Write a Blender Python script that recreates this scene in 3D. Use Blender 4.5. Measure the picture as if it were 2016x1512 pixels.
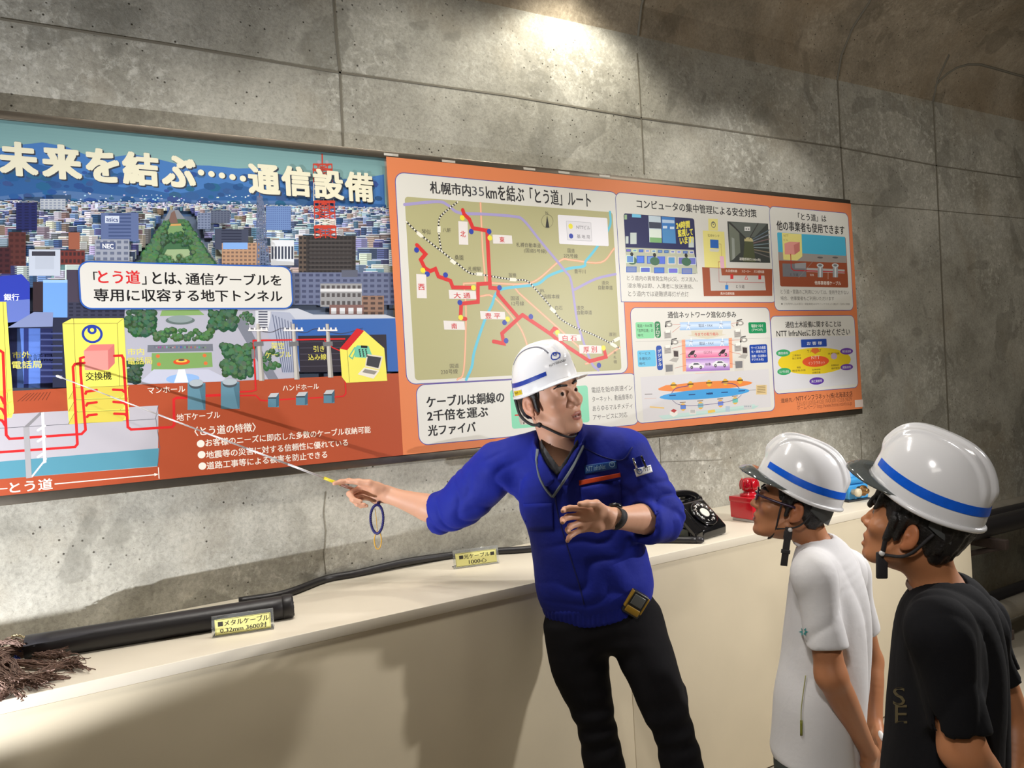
import bpy, bmesh, math, random
import numpy as np
from mathutils import Vector, Matrix

# ------------------------------------------------------------------ scene, camera, light
SC = bpy.context.scene
COL = SC.collection
for _o in list(bpy.data.objects):
    bpy.data.objects.remove(_o)
FPX, CXP, CYP = 1514.0, 1008.0, 756.0           # focal length and centre in pixels of 2016x1512
D, HC = 2.70, 1.596                              # camera distance to the wall, camera height
YAW, ROLL = math.radians(29.6), math.radians(3.27)
FWD = np.array([math.sin(YAW), math.cos(YAW), 0.0])
R0 = np.array([math.cos(YAW), -math.sin(YAW), 0.0])
ZUP = np.array([0.0, 0.0, 1.0])
CR = math.cos(ROLL) * R0 - math.sin(ROLL) * ZUP
CU = math.cos(ROLL) * ZUP + math.sin(ROLL) * R0
CAMP = np.array([0.0, -D, HC])

cam = bpy.data.cameras.new('camera')
cam.sensor_fit = 'HORIZONTAL'
cam.sensor_width = 36.0
cam.lens = 36.0 * FPX / 2016.0
cam.clip_start = 0.05
camo = bpy.data.objects.new('camera', cam)
COL.objects.link(camo)
camo.matrix_world = Matrix(((CR[0], CU[0], -FWD[0], CAMP[0]), (CR[1], CU[1], -FWD[1], CAMP[1]),
                            (CR[2], CU[2], -FWD[2], CAMP[2]), (0, 0, 0, 1)))
SC.camera = camo

w = bpy.data.worlds.new('world')
SC.world = w
w.use_nodes = True
w.node_tree.nodes['Background'].inputs[0].default_value = (1.0, 0.86, 0.7, 1)
w.node_tree.nodes['Background'].inputs[1].default_value = 0.055

SC.view_settings.view_transform = 'Standard'
SC.view_settings.look = 'None'
SC.view_settings.gamma = 1.0
SC.view_settings.use_curve_mapping = False
SC.view_settings.exposure = 0.0


def lamp(name, kind, loc, energy, color, target=None, **kw):
    l = bpy.data.lights.new(name, kind)
    l.energy = energy
    l.color = color
    for k, v in kw.items():
        setattr(l, k, v)
    o = bpy.data.objects.new(name, l)
    COL.objects.link(o)
    o.location = loc
    if target is not None:
        o.rotation_euler = (Vector(target) - Vector(loc)).to_track_quat('-Z', 'Y').to_euler()
    return o


# shaded lamps under the ceiling just above the frame: one close to the wall, two a step out over the counter
lamp('wall_wash_lamp', 'SPOT', (1.88, -0.28, 3.32), 41, (1.0, 0.95, 0.83), (1.88, -0.10, 1.7), spot_size=math.radians(122), spot_blend=0.5, shadow_soft_size=0.06)
lamp('board_lamp', 'SPOT', (1.35, -0.80, 3.40), 27, (1.0, 0.97, 0.90), (1.35, -0.1, 1.2), spot_size=math.radians(112), spot_blend=0.5, shadow_soft_size=0.06)
lamp('board_lamp', 'SPOT', (2.95, -0.90, 3.40), 45, (1.0, 0.97, 0.92), (2.80, -0.1, 1.0), spot_size=math.radians(86), spot_blend=0.4, shadow_soft_size=0.06)
# lamps of the walkway: one on the right behind the visitors, one further down the tunnel, an overhead strip; the last two are added fills
lamp('tunnel_lamp_right', 'SPOT', (3.0, -2.05, 1.95), 136, (1.0, 0.97, 0.95), (2.1, -0.7, 0.6), spot_size=math.radians(108), spot_blend=0.4, shadow_soft_size=0.03)
lamp('tunnel_lamp_far', 'AREA', (4.5, -2.6, 3.3), 25, (1.0, 0.95, 0.88), (4.5, -1.5, 0.5), shape='RECTANGLE', size=1.0, size_y=0.3)
lamp('walkway_lamp', 'AREA', (0.5, -0.90, 3.35), 17, (1.0, 0.95, 0.88), (0.5, -0.75, 0.9), shape='RECTANGLE', size=1.2, size_y=0.16, spread=math.radians(110))
lamp('boys_fill_spot', 'SPOT', (-0.5, -3.0, 2.95), 125, (1.0, 0.96, 0.92), (1.58, -1.62, 0.80), spot_size=math.radians(31), spot_blend=0.6, shadow_soft_size=0.10)  # added fill spot, coned to brighten the boys' near sides only
lamp('fill_left', 'AREA', (-1.2, -3.8, 3.0), 5.0, (1.0, 0.94, 0.86), (1.0, -0.5, 1.0), shape='RECTANGLE', size=1.0, size_y=0.3)  # added weak front fill from behind the camera, no real fitting there
# small white work lamp standing low before the left end of the counter, outside the frame, turned up to the wall
lamp('work_lamp', 'SPOT', (-1.30, -1.0, 0.862), 245, (0.92, 0.94, 1.0), (0.26, 0.0, 1.74), spot_size=math.radians(62), spot_blend=0.22, shadow_soft_size=0.010)

# ------------------------------------------------------------------ helpers
def lin(c):
    c = np.array(c[:3], float) / 255.0
    return np.where(c <= 0.04045, c / 12.92, ((c + 0.055) / 1.055) ** 2.4)


def ray(px, py):
    return FWD + CR * ((px - CXP) / FPX) - CU * ((py - CYP) / FPX)


def U(px, py, z):
    """point seen at pixel (px, py) whose depth along the camera axis is z"""
    return CAMP + ray(px, py) * z


def on_y(px, py, Y):
    r = ray(px, py)
    return CAMP + r * ((Y + D) / r[1])


def on_z(px, py, Z):
    r = ray(px, py)
    return CAMP + r * ((Z - HC) / r[2])


def proj(p):
    d = np.asarray(p, float) - CAMP
    z = d @ FWD
    return (CXP + FPX * (d @ CR) / z, CYP - FPX * (d @ CU) / z, z)


def tag(o, label=None, cat=None, group=None, kind=None):
    if label: o['label'] = label
    if cat: o['category'] = cat
    if group: o['group'] = group
    if kind: o['kind'] = kind
    return o


def link(name, me, parent=None):
    o = bpy.data.objects.new(name, me)
    COL.objects.link(o)
    if parent is not None:
        o.parent = parent
        bpy.context.view_layer.update()
        o.matrix_parent_inverse = parent.matrix_world.inverted()
    return o


def empty(name, loc, label, cat, group=None):
    o = bpy.data.objects.new(name, None)
    COL.objects.link(o)
    o.location = loc
    o.empty_display_size = 0.05
    bpy.context.view_layer.update()
    return tag(o, label, cat, group)


_mats = {}
def mat(name, col=(200, 200, 200), rough=0.5, metal=0.0, spec=0.5, bump=None, noise=None, trans=0.0, alpha=1.0, sss=0.0, coat=0.0, vcol=False):
    """procedural material; bump=(scale, strength); noise=(scale, amount) mottles the colour"""
    if name in _mats: return _mats[name]
    m = bpy.data.materials.new(name)
    m.use_nodes = True
    nt = m.node_tree
    b = nt.nodes['Principled BSDF']
    c = tuple(lin(col)) + (1,)
    b.inputs['Base Color'].default_value = c
    b.inputs['Roughness'].default_value = rough
    b.inputs['Metallic'].default_value = metal
    b.inputs['Specular IOR Level'].default_value = spec
    b.inputs['Transmission Weight'].default_value = trans
    b.inputs['Alpha'].default_value = alpha
    b.inputs['Coat Weight'].default_value = coat
    if sss:
        b.inputs['Subsurface Weight'].default_value = sss
        b.inputs['Subsurface Radius'].default_value = (0.012, 0.005, 0.003)
        b.inputs['Subsurface Scale'].default_value = 0.6
    tc = nt.nodes.new('ShaderNodeTexCoord')
    src = None
    if vcol:
        a = nt.nodes.new('ShaderNodeVertexColor'); a.layer_name = 'Col'
        src = a.outputs[0]
        nt.links.new(src, b.inputs['Base Color'])
    if noise:
        n = nt.nodes.new('ShaderNodeTexNoise'); n.inputs['Scale'].default_value = noise[0]; n.inputs['Detail'].default_value = 6
        nt.links.new(tc.outputs['Object'], n.inputs['Vector'])
        mr = nt.nodes.new('ShaderNodeMapRange'); mr.inputs[1].default_value = 0.3; mr.inputs[2].default_value = 0.7
        mr.inputs[3].default_value = 1 - noise[1]; mr.inputs[4].default_value = 1 + noise[1]
        nt.links.new(n.outputs[0], mr.inputs[0])
        hs = nt.nodes.new('ShaderNodeHueSaturation')
        if src is not None: nt.links.new(src, hs.inputs['Color'])
        else: hs.inputs['Color'].default_value = c
        nt.links.new(mr.outputs[0], hs.inputs['Value'])
        nt.links.new(hs.outputs[0], b.inputs['Base Color'])
    if bump:
        n2 = nt.nodes.new('ShaderNodeTexNoise'); n2.inputs['Scale'].default_value = bump[0]; n2.inputs['Detail'].default_value = 5
        nt.links.new(tc.outputs['Object'], n2.inputs['Vector'])
        bp = nt.nodes.new('ShaderNodeBump'); bp.inputs['Strength'].default_value = bump[1]; bp.inputs['Distance'].default_value = 0.004
        nt.links.new(n2.outputs[0], bp.inputs['Height'])
        nt.links.new(bp.outputs[0], b.inputs['Normal'])
    _mats[name] = m
    return m


class MB:
    """collects shapes into one mesh"""
    def __init__(s): s.v = []; s.f = []; s.m = []; s.sm = []
    def add(s, verts, faces, mi=0, smooth=False):
        n = len(s.v)
        s.v.extend([tuple(map(float, p)) for p in verts])
        for f in faces:
            s.f.append(tuple(i + n for i in f)); s.m.append(mi); s.sm.append(smooth)
        return s
    def box(s, lo, hi, mi=0, bevel=0.0, M=None):
        bm = bmesh.new()
        bmesh.ops.create_cube(bm, size=1.0)
        lo = np.array(lo, float); hi = np.array(hi, float)
        for v in bm.verts:
            v.co = Vector(lo + (np.array(v.co) + 0.5) * (hi - lo))
        if bevel > 0:
            bmesh.ops.bevel(bm, geom=list(bm.edges) + list(bm.verts), offset=bevel, segments=3, profile=0.5, affect='EDGES')
        return s.bm(bm, mi, M, smooth=bevel > 0)
    def bm(s, bm, mi=0, M=None, smooth=False):
        bm.verts.index_update()
        vs = [v.co.copy() for v in bm.verts]
        if M is not None: vs = [M @ v for v in vs]
        s.add(vs, [[v.index for v in f.verts] for f in bm.faces], mi, smooth)
        bm.free()
        return s
    def tube(s, pts, r, n=12, mi=0, caps=True, flat=1.0):
        """round tube through pts; r a number or one per point"""
        P = [np.array(p, float) for p in pts]
        rs = r if hasattr(r, '__len__') else [r] * len(P)
        t0 = P[1] - P[0]; t0 /= np.linalg.norm(t0)
        a = np.cross(t0, [0, 0, 1.0])
        if np.linalg.norm(a) < 1e-3: a = np.cross(t0, [1.0, 0, 0])
        a /= np.linalg.norm(a)
        vs = []; fs = []
        for i, p in enumerate(P):
            t = P[min(i + 1, len(P) - 1)] - P[max(i - 1, 0)]
            t = t / (np.linalg.norm(t) + 1e-12)
            a = a - t * (a @ t); a /= np.linalg.norm(a)
            b = np.cross(t, a)
            for k in range(n):
                th = 2 * math.pi * k / n
                vs.append(p + rs[i] * (a * math.cos(th) + b * flat * math.sin(th)))
        for i in range(len(P) - 1):
            for k in range(n):
                fs.append((i * n + k, i * n + (k + 1) % n, (i + 1) * n + (k + 1) % n, (i + 1) * n + k))
        if caps:
            fs.append(tuple(range(n - 1, -1, -1)))
            fs.append(tuple((len(P) - 1) * n + k for k in range(n)))
        return s.add(vs, fs, mi, True)
    def lathe(s, prof, M=None, n=32, mi=0):
        """prof: list of (radius, height) about local z"""
        vs = []; fs = []
        for (r, z) in prof:
            for k in range(n):
                th = 2 * math.pi * k / n
                vs.append(Vector((r * math.cos(th), r * math.sin(th), z)))
        for i in range(len(prof) - 1):
            for k in range(n):
                fs.append((i * n + k, i * n + (k + 1) % n, (i + 1) * n + (k + 1) % n, (i + 1) * n + k))
        fs.append(tuple(range(n - 1, -1, -1)))
        fs.append(tuple((len(prof) - 1) * n + k for k in range(n)))
        if M is not None: vs = [M @ v for v in vs]
        return s.add(vs, fs, mi, True)
    def ball(s, c, r, mi=0, M=None, seg=20):
        bm = bmesh.new()
        bmesh.ops.create_uvsphere(bm, u_segments=seg, v_segments=max(6, seg // 2), radius=1.0)
        r = np.array(r if hasattr(r, '__len__') else (r, r, r), float)
        for v in bm.verts: v.co = Vector(np.array(v.co) * r) + Vector(c)
        return s.bm(bm, mi, M, True)
    def build(s, name, mats, parent=None):
        me = bpy.data.meshes.new(name)
        me.from_pydata(s.v, [], s.f)
        if not isinstance(mats, (list, tuple)): mats = [mats]
        for m in mats: me.materials.append(m)
        me.polygons.foreach_set('material_index', s.m)
        me.polygons.foreach_set('use_smooth', s.sm)
        me.update()
        return link(name, me, parent)


def spline(pts, n=8):
    """Catmull-Rom through pts"""
    P = [np.array(p, float) for p in pts]
    P = [2 * P[0] - P[1]] + P + [2 * P[-1] - P[-2]]
    out = []
    for i in range(1, len(P) - 2):
        for k in range(n):
            t = k / n
            a, b, c, d = P[i - 1], P[i], P[i + 1], P[i + 2]
            out.append(0.5 * (2 * b + (c - a) * t + (2 * a - 5 * b + 4 * c - d) * t * t + (3 * b - a - 3 * c + d) * t ** 3))
    out.append(P[-2])
    return out


def text_mesh(s, bold=0.0):
    """outline of a line of lettering, scaled to the unit box: vertices (n,2), faces"""
    c = bpy.data.curves.new('lettering', 'FONT')
    c.body = s
    c.resolution_u = 3
    c.offset = bold
    o = bpy.data.objects.new('lettering', c)
    COL.objects.link(o)
    bpy.context.view_layer.update()
    me = bpy.data.meshes.new_from_object(o.evaluated_get(bpy.context.evaluated_depsgraph_get()))
    v = np.empty(len(me.vertices) * 3); me.vertices.foreach_get('co', v)
    v = v.reshape(-1, 3)[:, :2]
    f = [tuple(p.vertices) for p in me.polygons]
    bpy.data.objects.remove(o); bpy.data.curves.remove(c); bpy.data.meshes.remove(me)
    lo, hi = v.min(0), v.max(0)
    return (v - lo) / np.maximum(hi - lo, 1e-6), f
# ------------------------------------------------------------------ the tunnel
CT = 0.342 * D                    # counter top height
CD = 0.198 * D                    # counter depth
ZS = HC + 0.57 * D                # where the wall turns into the haunch
X0W, X1W = -5.0, 9.0


def concrete(name, wall=True, dark=np.ones(3)):
    m = bpy.data.materials.new(name)
    m.use_nodes = True
    nt = m.node_tree; N = nt.nodes; L = nt.links
    b = N['Principled BSDF']
    b.inputs['Roughness'].default_value = 0.75
    b.inputs['Specular IOR Level'].default_value = 0.25
    tc = N.new('ShaderNodeTexCoord')

    def noise(scale, detail=8, rough=0.6, dist=0.0, vec=None):
        n = N.new('ShaderNodeTexNoise'); n.inputs['Scale'].default_value = scale; n.inputs['Detail'].default_value = detail
        n.inputs['Roughness'].default_value = rough; n.inputs['Distortion'].default_value = dist
        L.new(vec or tc.outputs['Object'], n.inputs['Vector']); return n.outputs[0]

    def ramp(src, *st):
        r = N.new('ShaderNodeValToRGB'); e = r.color_ramp.elements
        while len(e) < len(st): e.new(0.5)
        for i, (p, c) in enumerate(st):
            e[i].position = p; e[i].color = tuple(c) + (1,) if hasattr(c, '__len__') else (c, c, c, 1)
        L.new(src, r.inputs[0]); return r.outputs[0]

    def mix(f, a, c, mode='MIX'):
        x = N.new('ShaderNodeMix'); x.data_type = 'RGBA'; x.blend_type = mode
        for sock, val in ((x.inputs[0], f), (x.inputs[6], a), (x.inputs[7], c)):
            if hasattr(val, 'is_linked') or hasattr(val, 'links'): L.new(val, sock)
            elif hasattr(val, '__len__'): sock.default_value = tuple(val) + (1,)
            else: sock.default_value = val
        return x.outputs[2]
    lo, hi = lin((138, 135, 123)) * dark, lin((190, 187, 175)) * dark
    col = ramp(noise(2.2, 10, 0.65), (0.32, lo), (0.68, hi))
    # pale laitance flecks
    fl = ramp(noise(26, 6, 0.75, 0.4), (0.5, 0.0), (0.62, 1.0))
    pat = ramp(noise(1.3, 4, 0.5), (0.42, 0.0), (0.6, 0.8))
    f2 = N.new('ShaderNodeMath'); f2.operation = 'MULTIPLY'; L.new(fl, f2.inputs[0]); L.new(pat, f2.inputs[1])
    col = mix(f2.outputs[0], col, lin((205, 203, 192)) * dark)
    fine = ramp(noise(70, 8, 0.8, 0.5), (0.34, 0.72), (0.5, 1.0), (0.66, 1.18))
    col = mix(1.0, col, fine, 'MULTIPLY')
    br = ramp(noise(1.7, 5, 0.6, 0.3), (0.52, 0.0), (0.72, 0.55))
    col = mix(br, col, lin((150, 138, 116)) * dark)
    # damp stains with their own outline
    st = ramp(noise(3.1, 3, 0.45, 0.6), (0.60, 0.0), (0.615, 0.38))
    col = mix(st, col, lin((112, 110, 100)) * dark)
    gr = ramp(noise(9, 9, 0.7), (0.3, 0.82), (0.7, 1.1))
    col = mix(1.0, col, gr, 'MULTIPLY')
    # bug holes
    vo = N.new('ShaderNodeTexVoronoi'); vo.inputs['Scale'].default_value = 34; L.new(tc.outputs['Object'], vo.inputs['Vector'])
    bh = ramp(vo.outputs['Distance'], (0.07, 1.0), (0.14, 0.0))
    sel = ramp(noise(3, 2), (0.46, 0.0), (0.56, 1.0))
    bm_ = N.new('ShaderNodeMath'); bm_.operation = 'MULTIPLY'; L.new(bh, bm_.inputs[0]); L.new(sel, bm_.inputs[1])
    col = mix(bm_.outputs[0], col, lin((70, 66, 58)) * dark)
    L.new(col, b.inputs['Base Color'])
    bp = N.new('ShaderNodeBump'); bp.inputs['Strength'].default_value = 0.35; bp.inputs['Distance'].default_value = 0.01
    h = N.new('ShaderNodeMath'); h.operation = 'SUBTRACT'; L.new(noise(14, 8, 0.7), h.inputs[0]); L.new(bm_.outputs[0], h.inputs[1])
    L.new(h.outputs[0], bp.inputs['Height']); L.new(bp.outputs[0], b.inputs['Normal'])
    return m


M_conc = concrete('board_marked_concrete')
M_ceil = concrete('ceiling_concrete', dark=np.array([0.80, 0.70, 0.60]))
M_groove = mat('formwork_joint', (118, 113, 100), 0.9)

wall = MB()
wall.box((X0W, 0, -0.1), (X1W, 0.25, ZS))
wo = tag(wall.build('wall_back', M_conc), kind='structure')
# raised fins and joints left by the formwork panels, cast with the wall
jt = MB()
def wall_line(pts, wid, dep=0.0022):
    P = [on_y(x, y, 0.0) for x, y in pts]
    for a, b_ in zip(P[:-1], P[1:]):
        d = (b_ - a); n = np.cross(d, [0, 1, 0]); n /= np.linalg.norm(n)
        q = [a - n * wid, b_ - n * wid, b_ + n * wid, a + n * wid]
        v = [p + np.array([0, 0.002, 0]) for p in q] + [p - np.array([0, dep, 0]) for p in q]
        jt.add(v, [(4, 5, 6, 7), (0, 1, 5, 4), (1, 2, 6, 5), (2, 3, 7, 6), (3, 0, 4, 7)])
wall_line([(0, 38), (330, 88), (668, 143), (1000, 188), (1262, 232), (1400, 252), (1655, 291), (1842, 326), (2010, 350)], 0.0035)
wall_line([(652, -60), (662, 80), (669, 143), (676, 298)], 0.004)
wall_line([(1254, 105), (1262, 232), (1268, 342)], 0.003)
wall_line([(1648, 148), (1655, 291), (1662, 396)], 0.005)
wall_line([(1836, 190), (1843, 326), (1870, 900)], 0.006)
wall_line([(1664, 400), (1850, 415), (2016, 430)], 0.002)
wall_line([(640, 968), (636, 1010), (640, 1045), (637, 1090), (642, 1130)], 0.0012)
wall_line([(1298, 862), (1306, 1000)], 0.0015)
wall_line([(1694, 850), (1699, 960)], 0.002)
wall_line([(1280, 910), (1420, 905)], 0.001)
jt.build('trim_1', M_groove)['kind'] = 'structure'

# haunch and ceiling
ce = MB()
hz = 0.46
HP = [(0.0, ZS), (-0.035, ZS + .12), (-0.11, ZS + .235), (-0.24, ZS + .345), (-0.42, ZS + .42), (-0.65, ZS + .455)]
prof = HP + [(-4.6, ZS + hz), (-4.6, ZS + hz + 0.3), (0.25, ZS + hz + 0.3), (0.25, ZS)]
vs = [(x, y, z) for x in (X0W, X1W) for (y, z) in prof]
n = len(prof)
ce.add(vs, [(i, (i + 1) % n, n + (i + 1) % n, n + i) for i in range(n)] + [tuple(range(n)), tuple(range(2 * n - 1, n - 1, -1))])
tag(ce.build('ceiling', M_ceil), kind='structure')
cj = MB()
for (px, py, k1) in ((1647, 148, 6), (1254, 40, 6), (1836, 190, 3)):
    x = on_y(px, py, 0.0)[0]
    cj.tube([(x, y - .001, z - .001) for y, z in HP[:k1]], .006, 6)
def on_haunch(px, py):
    r = ray(px, py)
    for (y0, z0), (y1, z1) in zip(HP[:-1], HP[1:]):
        n = np.array([0, z1 - z0, -(y1 - y0)]); t = (np.array([0, y0, z0]) - CAMP) @ n / (r @ n); p = CAMP + r * t
        if min(z0, z1) - 1e-6 <= p[2] <= max(z0, z1) + 1e-6: return p
    return None
arc = [on_haunch(*q) for q in ((1842, 168), (1850, 158), (1864, 145), (1884, 133), (1905, 127), (1930, 127), (1960, 135), (1990, 144), (2020, 152), (2060, 163))]
cj.tube([p for p in arc if p is not None], .007, 6)
tag(cj.build('trim_2', M_groove), kind='structure')

M_floor = mat('concrete_floor', (178, 170, 154), 0.55, noise=(3, 0.18), bump=(40, 0.1))
GR = 0.0115                       # the tunnel floor and the counter on it climb gently to the right
flo = MB().add([(x, y, z + GR * x) for x in (X0W, X1W) for y in (-4.6, 0.0) for z in (-0.1, 0.0)], [(0, 1, 3, 2), (4, 6, 7, 5), (0, 4, 5, 1), (2, 3, 7, 6), (1, 5, 7, 3), (0, 2, 6, 4)])
tag(flo.build('floor', M_floor), kind='structure')
tag(MB().box((X0W, -4.85, -0.1), (X1W, -4.6, ZS + hz + .3)).build('wall_front', M_conc), kind='structure')
tag(MB().box((X0W - .2, -4.85, -0.1), (X0W, 0.25, ZS + hz + .3)).build('wall_left', M_conc), kind='structure')
tag(MB().box((X1W, -4.85, -0.1), (X1W + .2, 0.25, ZS + hz + .3)).build('wall_right', M_conc), kind='structure')
# ------------------------------------------------------------------ information board
YB = -0.030
BX0, BX1, BZ0, BZ1 = -0.62, 3.640, 1.3595, 2.452
def c0(x, y): return (x, y)
def c1(x, y): return (x / 2.52, 200 + y / 2.52)
def c2(x, y): return (x / 2.52, 600 + y / 2.52)
def c3(x, y): return (760 + x / 4.032, 320 + y / 4.032)
def c4(x, y): return (760 + x / 4.032, 650 + y / 4.032)
def c5(x, y): return (1200 + x / 4.032, 360 + y / 4.032)
def c6(x, y): return (1200 + x / 4.032, 580 + y / 4.032)
VPX, VPY = 3665.0, 604.0


def W(T, x, y):
    p = on_y(*T(x, y), YB)
    return np.array([p[0], p[2]])


LEVELS = np.zeros((240, 900), np.int32)          # how many printed layers already lie on each 5 mm of the board
class Art:
    """flat printed artwork on the board: coloured shapes in thin layers, one mesh"""
    def __init__(s, T, base=0): s.T = T; s.g = []; s.n = 0
    def group(s, polys, col, layer=None):
        if layer is None:
            s.n += 1; layer = s.n
        s.g.append((layer, len(s.g), [np.array(p, float)[:, :2] for p in polys], tuple(lin(col))))
    def raw(s, pts, col, layer=None): s.group([pts], col, layer)
    def poly(s, pts, col, layer=None): s.raw([W(s.T, *p) for p in pts], col, layer)
    def rect(s, x0, y0, x1, y1, col, layer=None):
        s.poly([(x0, y0), (x1, y0), (x1, y1), (x0, y1)], col, layer)
    def mpp(s, x, y):
        a, b = W(s.T, x, y - 5), W(s.T, x, y + 5)
        return np.linalg.norm(a - b) / 10
    def circ(s, x, y, r, col, layer=None, n=20, sx=1.0):
        c = W(s.T, x, y); R = r * s.mpp(x, y)
        s.raw([c + R * np.array([sx * math.cos(2 * math.pi * k / n), math.sin(2 * math.pi * k / n)]) for k in range(n)], col, layer)
    def ell(s, x0, y0, x1, y1, col, layer=None, n=28):
        a = np.array([W(s.T, x0, (y0 + y1) / 2), W(s.T, x1, (y0 + y1) / 2)]); b = np.array([W(s.T, (x0 + x1) / 2, y0), W(s.T, (x0 + x1) / 2, y1)])
        c = a.mean(0); rx = abs(a[1][0] - a[0][0]) / 2; rz = abs(b[0][1] - b[1][1]) / 2; c[1] = b.mean(0)[1]
        s.raw([c + np.array([rx * math.cos(2 * math.pi * k / n), rz * math.sin(2 * math.pi * k / n)]) for k in range(n)], col, layer)
    def line(s, pts, wd, col, layer=None, rnd=True, curve=0, dash=None):
        """stroke of width wd (pixels of the crop) through pts; dash = (on, off) lengths"""
        if layer is None:
            s.n += 1; layer = s.n
        if curve: pts = [tuple(p) for p in spline([(a, b, 0) for a, b in pts], curve)]
        P = [W(s.T, p[0], p[1]) for p in pts]
        m = np.mean([s.mpp(p[0], p[1]) for p in pts]); h = wd * m / 2
        if dash:
            on, off = dash[0] * m, dash[1] * m
            seg = []; acc = 0.0
            for a, b in zip(P[:-1], P[1:]):
                L = np.linalg.norm(b - a)
                if L < 1e-9: continue
                t = 0.0
                while t < L:
                    ph = (acc + t) % (on + off)
                    e = min(L, t + ((on - ph) if ph < on else (on + off - ph)) + 1e-7)
                    if ph < on: seg.append(strip([a + (b - a) * t / L, a + (b - a) * e / L], h)[0])
                    t = e
                acc += L
            s.group(seg, col, layer); return
        s.group(strip(P, h), col, layer)
        if rnd and wd > 5:
            for p in (P[0], P[-1]): s.raw([p + h * np.array([math.cos(k * math.pi / 6), math.sin(k * math.pi / 6)]) for k in range(12)], col, layer + 0.01)
    def rbox(s, c, col, r=0.012, edge=None, ew=0.0022, square=(0, 0, 0, 0)):
        """rounded box from four pixel corners TL, TR, BR, BL, with an outline"""
        q = [W(s.T, *p) for p in c]
        x0 = (q[0][0] + q[3][0]) / 2; x1 = (q[1][0] + q[2][0]) / 2; z1 = (q[0][1] + q[1][1]) / 2; z0 = (q[2][1] + q[3][1]) / 2
        def ring(g, r):
            out = []
            for (cx, cz, a0, sq) in ((x1, z1, 0, square[1]), (x0, z1, 90, square[0]), (x0, z0, 180, square[3]), (x1, z0, 270, square[2])):
                sx = 1 if cx == x1 else -1; sz = 1 if cz == z1 else -1
                rr = 0.0005 if sq else r
                ox, oz = cx + sx * (g - rr), cz + sz * (g - rr)
                out += [np.array([ox + rr * math.cos(math.radians(a0 + t)), oz + rr * math.sin(math.radians(a0 + t))]) for t in range(0, 91, 15)]
            return out
        if edge is not None: s.raw(ring(ew, r + ew), edge)
        s.raw(ring(0, r), col)
        return (x0, z0, x1, z1)
    def text(s, t, xL, xR, yT, yB, col, bold=0.0, layer=None, slope=None):
        """lettering whose ink spans xL..xR, with top yT and bottom yB at its middle"""
        xm = (xL + xR) / 2
        top = W(s.T, xm, yT); bot = W(s.T, xm, yB)
        pm = s.T(xm, (yT + yB) / 2)
        sl = (VPY - pm[1]) / (VPX - pm[0])
        ym = (yT + yB) / 2
        a = W(s.T, xL, ym + sl * (xL - xm)); b = W(s.T, xR, ym + sl * (xR - xm))
        v, f = text_mesh(t)
        if layer is None:
            s.n += 1; layer = s.n
        Hh = top[1] - bot[1]
        e = bold * Hh * 1.1
        X = a[0] + e + v[:, 0] * (b[0] - a[0] - 2 * e); Z = bot[1] + e + v[:, 1] * (Hh - 2 * e)
        if slope: Z = Z + (v[:, 0] - 0.5) * slope * Hh
        P = np.stack([X, Z], 1)
        for k, (ox, oz) in enumerate([(0, 0)] if not bold else [(-1, -.6), (1, -.6), (-1, .6), (1, .6), (0, 0)] + ([(-.5, -.8), (.5, .8), (-.5, .8), (.5, -.8), (1, 0), (-1, 0), (.5, 0), (-.5, 0)] if bold > .028 else [])):
            Q = P + np.array([ox * e, oz * e])
            s.group([Q[list(q)] for q in f], col, layer + k * 0.001)
    def ring(s, x, y, r, wd, col, layer=None, sx=1.0):
        """the ring emblem with its small inner loop"""
        if layer is None:
            s.n += 1; layer = s.n
        c = W(s.T, x, y); m = s.mpp(x, y); R = r * m; h = wd * m / 2
        C = [(math.cos(2 * math.pi * k / 40), math.sin(2 * math.pi * k / 40)) for k in range(41)]
        s.group(strip([c + R * np.array([sx * a, b]) for a, b in C], h), col, layer)
        s.group(strip([c + R * np.array([sx * 0.36 * a, 0.48 + 0.38 * b]) for a, b in C], h), col, layer + .01)
    def build(s, name, parent, material=None):
        V = []; F = []; Cc = []
        s.g.sort(key=lambda t: (t[0], t[1]))
        for _, _, polys, col in s.g:
            A = np.concatenate(polys)
            i0 = max(0, int((A[:, 0].min() - BX0) / .005)); i1 = max(i0 + 1, int((A[:, 0].max() - BX0) / .005) + 1)
            k0 = max(0, int((A[:, 1].min() - BZ0) / .005)); k1 = max(k0 + 1, int((A[:, 1].max() - BZ0) / .005) + 1)
            if i1 <= 0 or len(A) == 0: continue
            sub = LEVELS[k0:k1, i0:i1]
            lv = (sub.max() if sub.size else 0) + 1
            LEVELS[k0:k1, i0:i1] = lv
            y = YB - 0.0002 - 0.000015 * lv
            for p in polys:
                k = len(V)
                V.extend([(float(q[0]), y, float(q[1])) for q in p]); F.append(tuple(range(k, k + len(p)))); Cc.append(col)
        me = bpy.data.meshes.new(name)
        me.from_pydata(V, [], F)
        me.materials.append(material or M_print)
        nr = np.empty(len(F) * 3, np.float32); me.polygons.foreach_get('normal', nr)
        flip = np.nonzero(nr.reshape(-1, 3)[:, 1] > 0)[0]       # every printed face looks out of the wall, towards -Y
        for i in flip: F[i] = F[i][::-1]
        me.clear_geometry()
        me.from_pydata(V, [], F)
        at = me.color_attributes.new('Col', 'FLOAT_COLOR', 'CORNER')
        cnt = [len(f) for f in F]
        arr = np.ones((sum(cnt), 4), np.float32)
        arr[:, :3] = np.repeat(np.array(Cc, np.float32), cnt, axis=0)
        at.data.foreach_set('color', arr.ravel())
        me.update()
        return link(name, me, parent)


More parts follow.
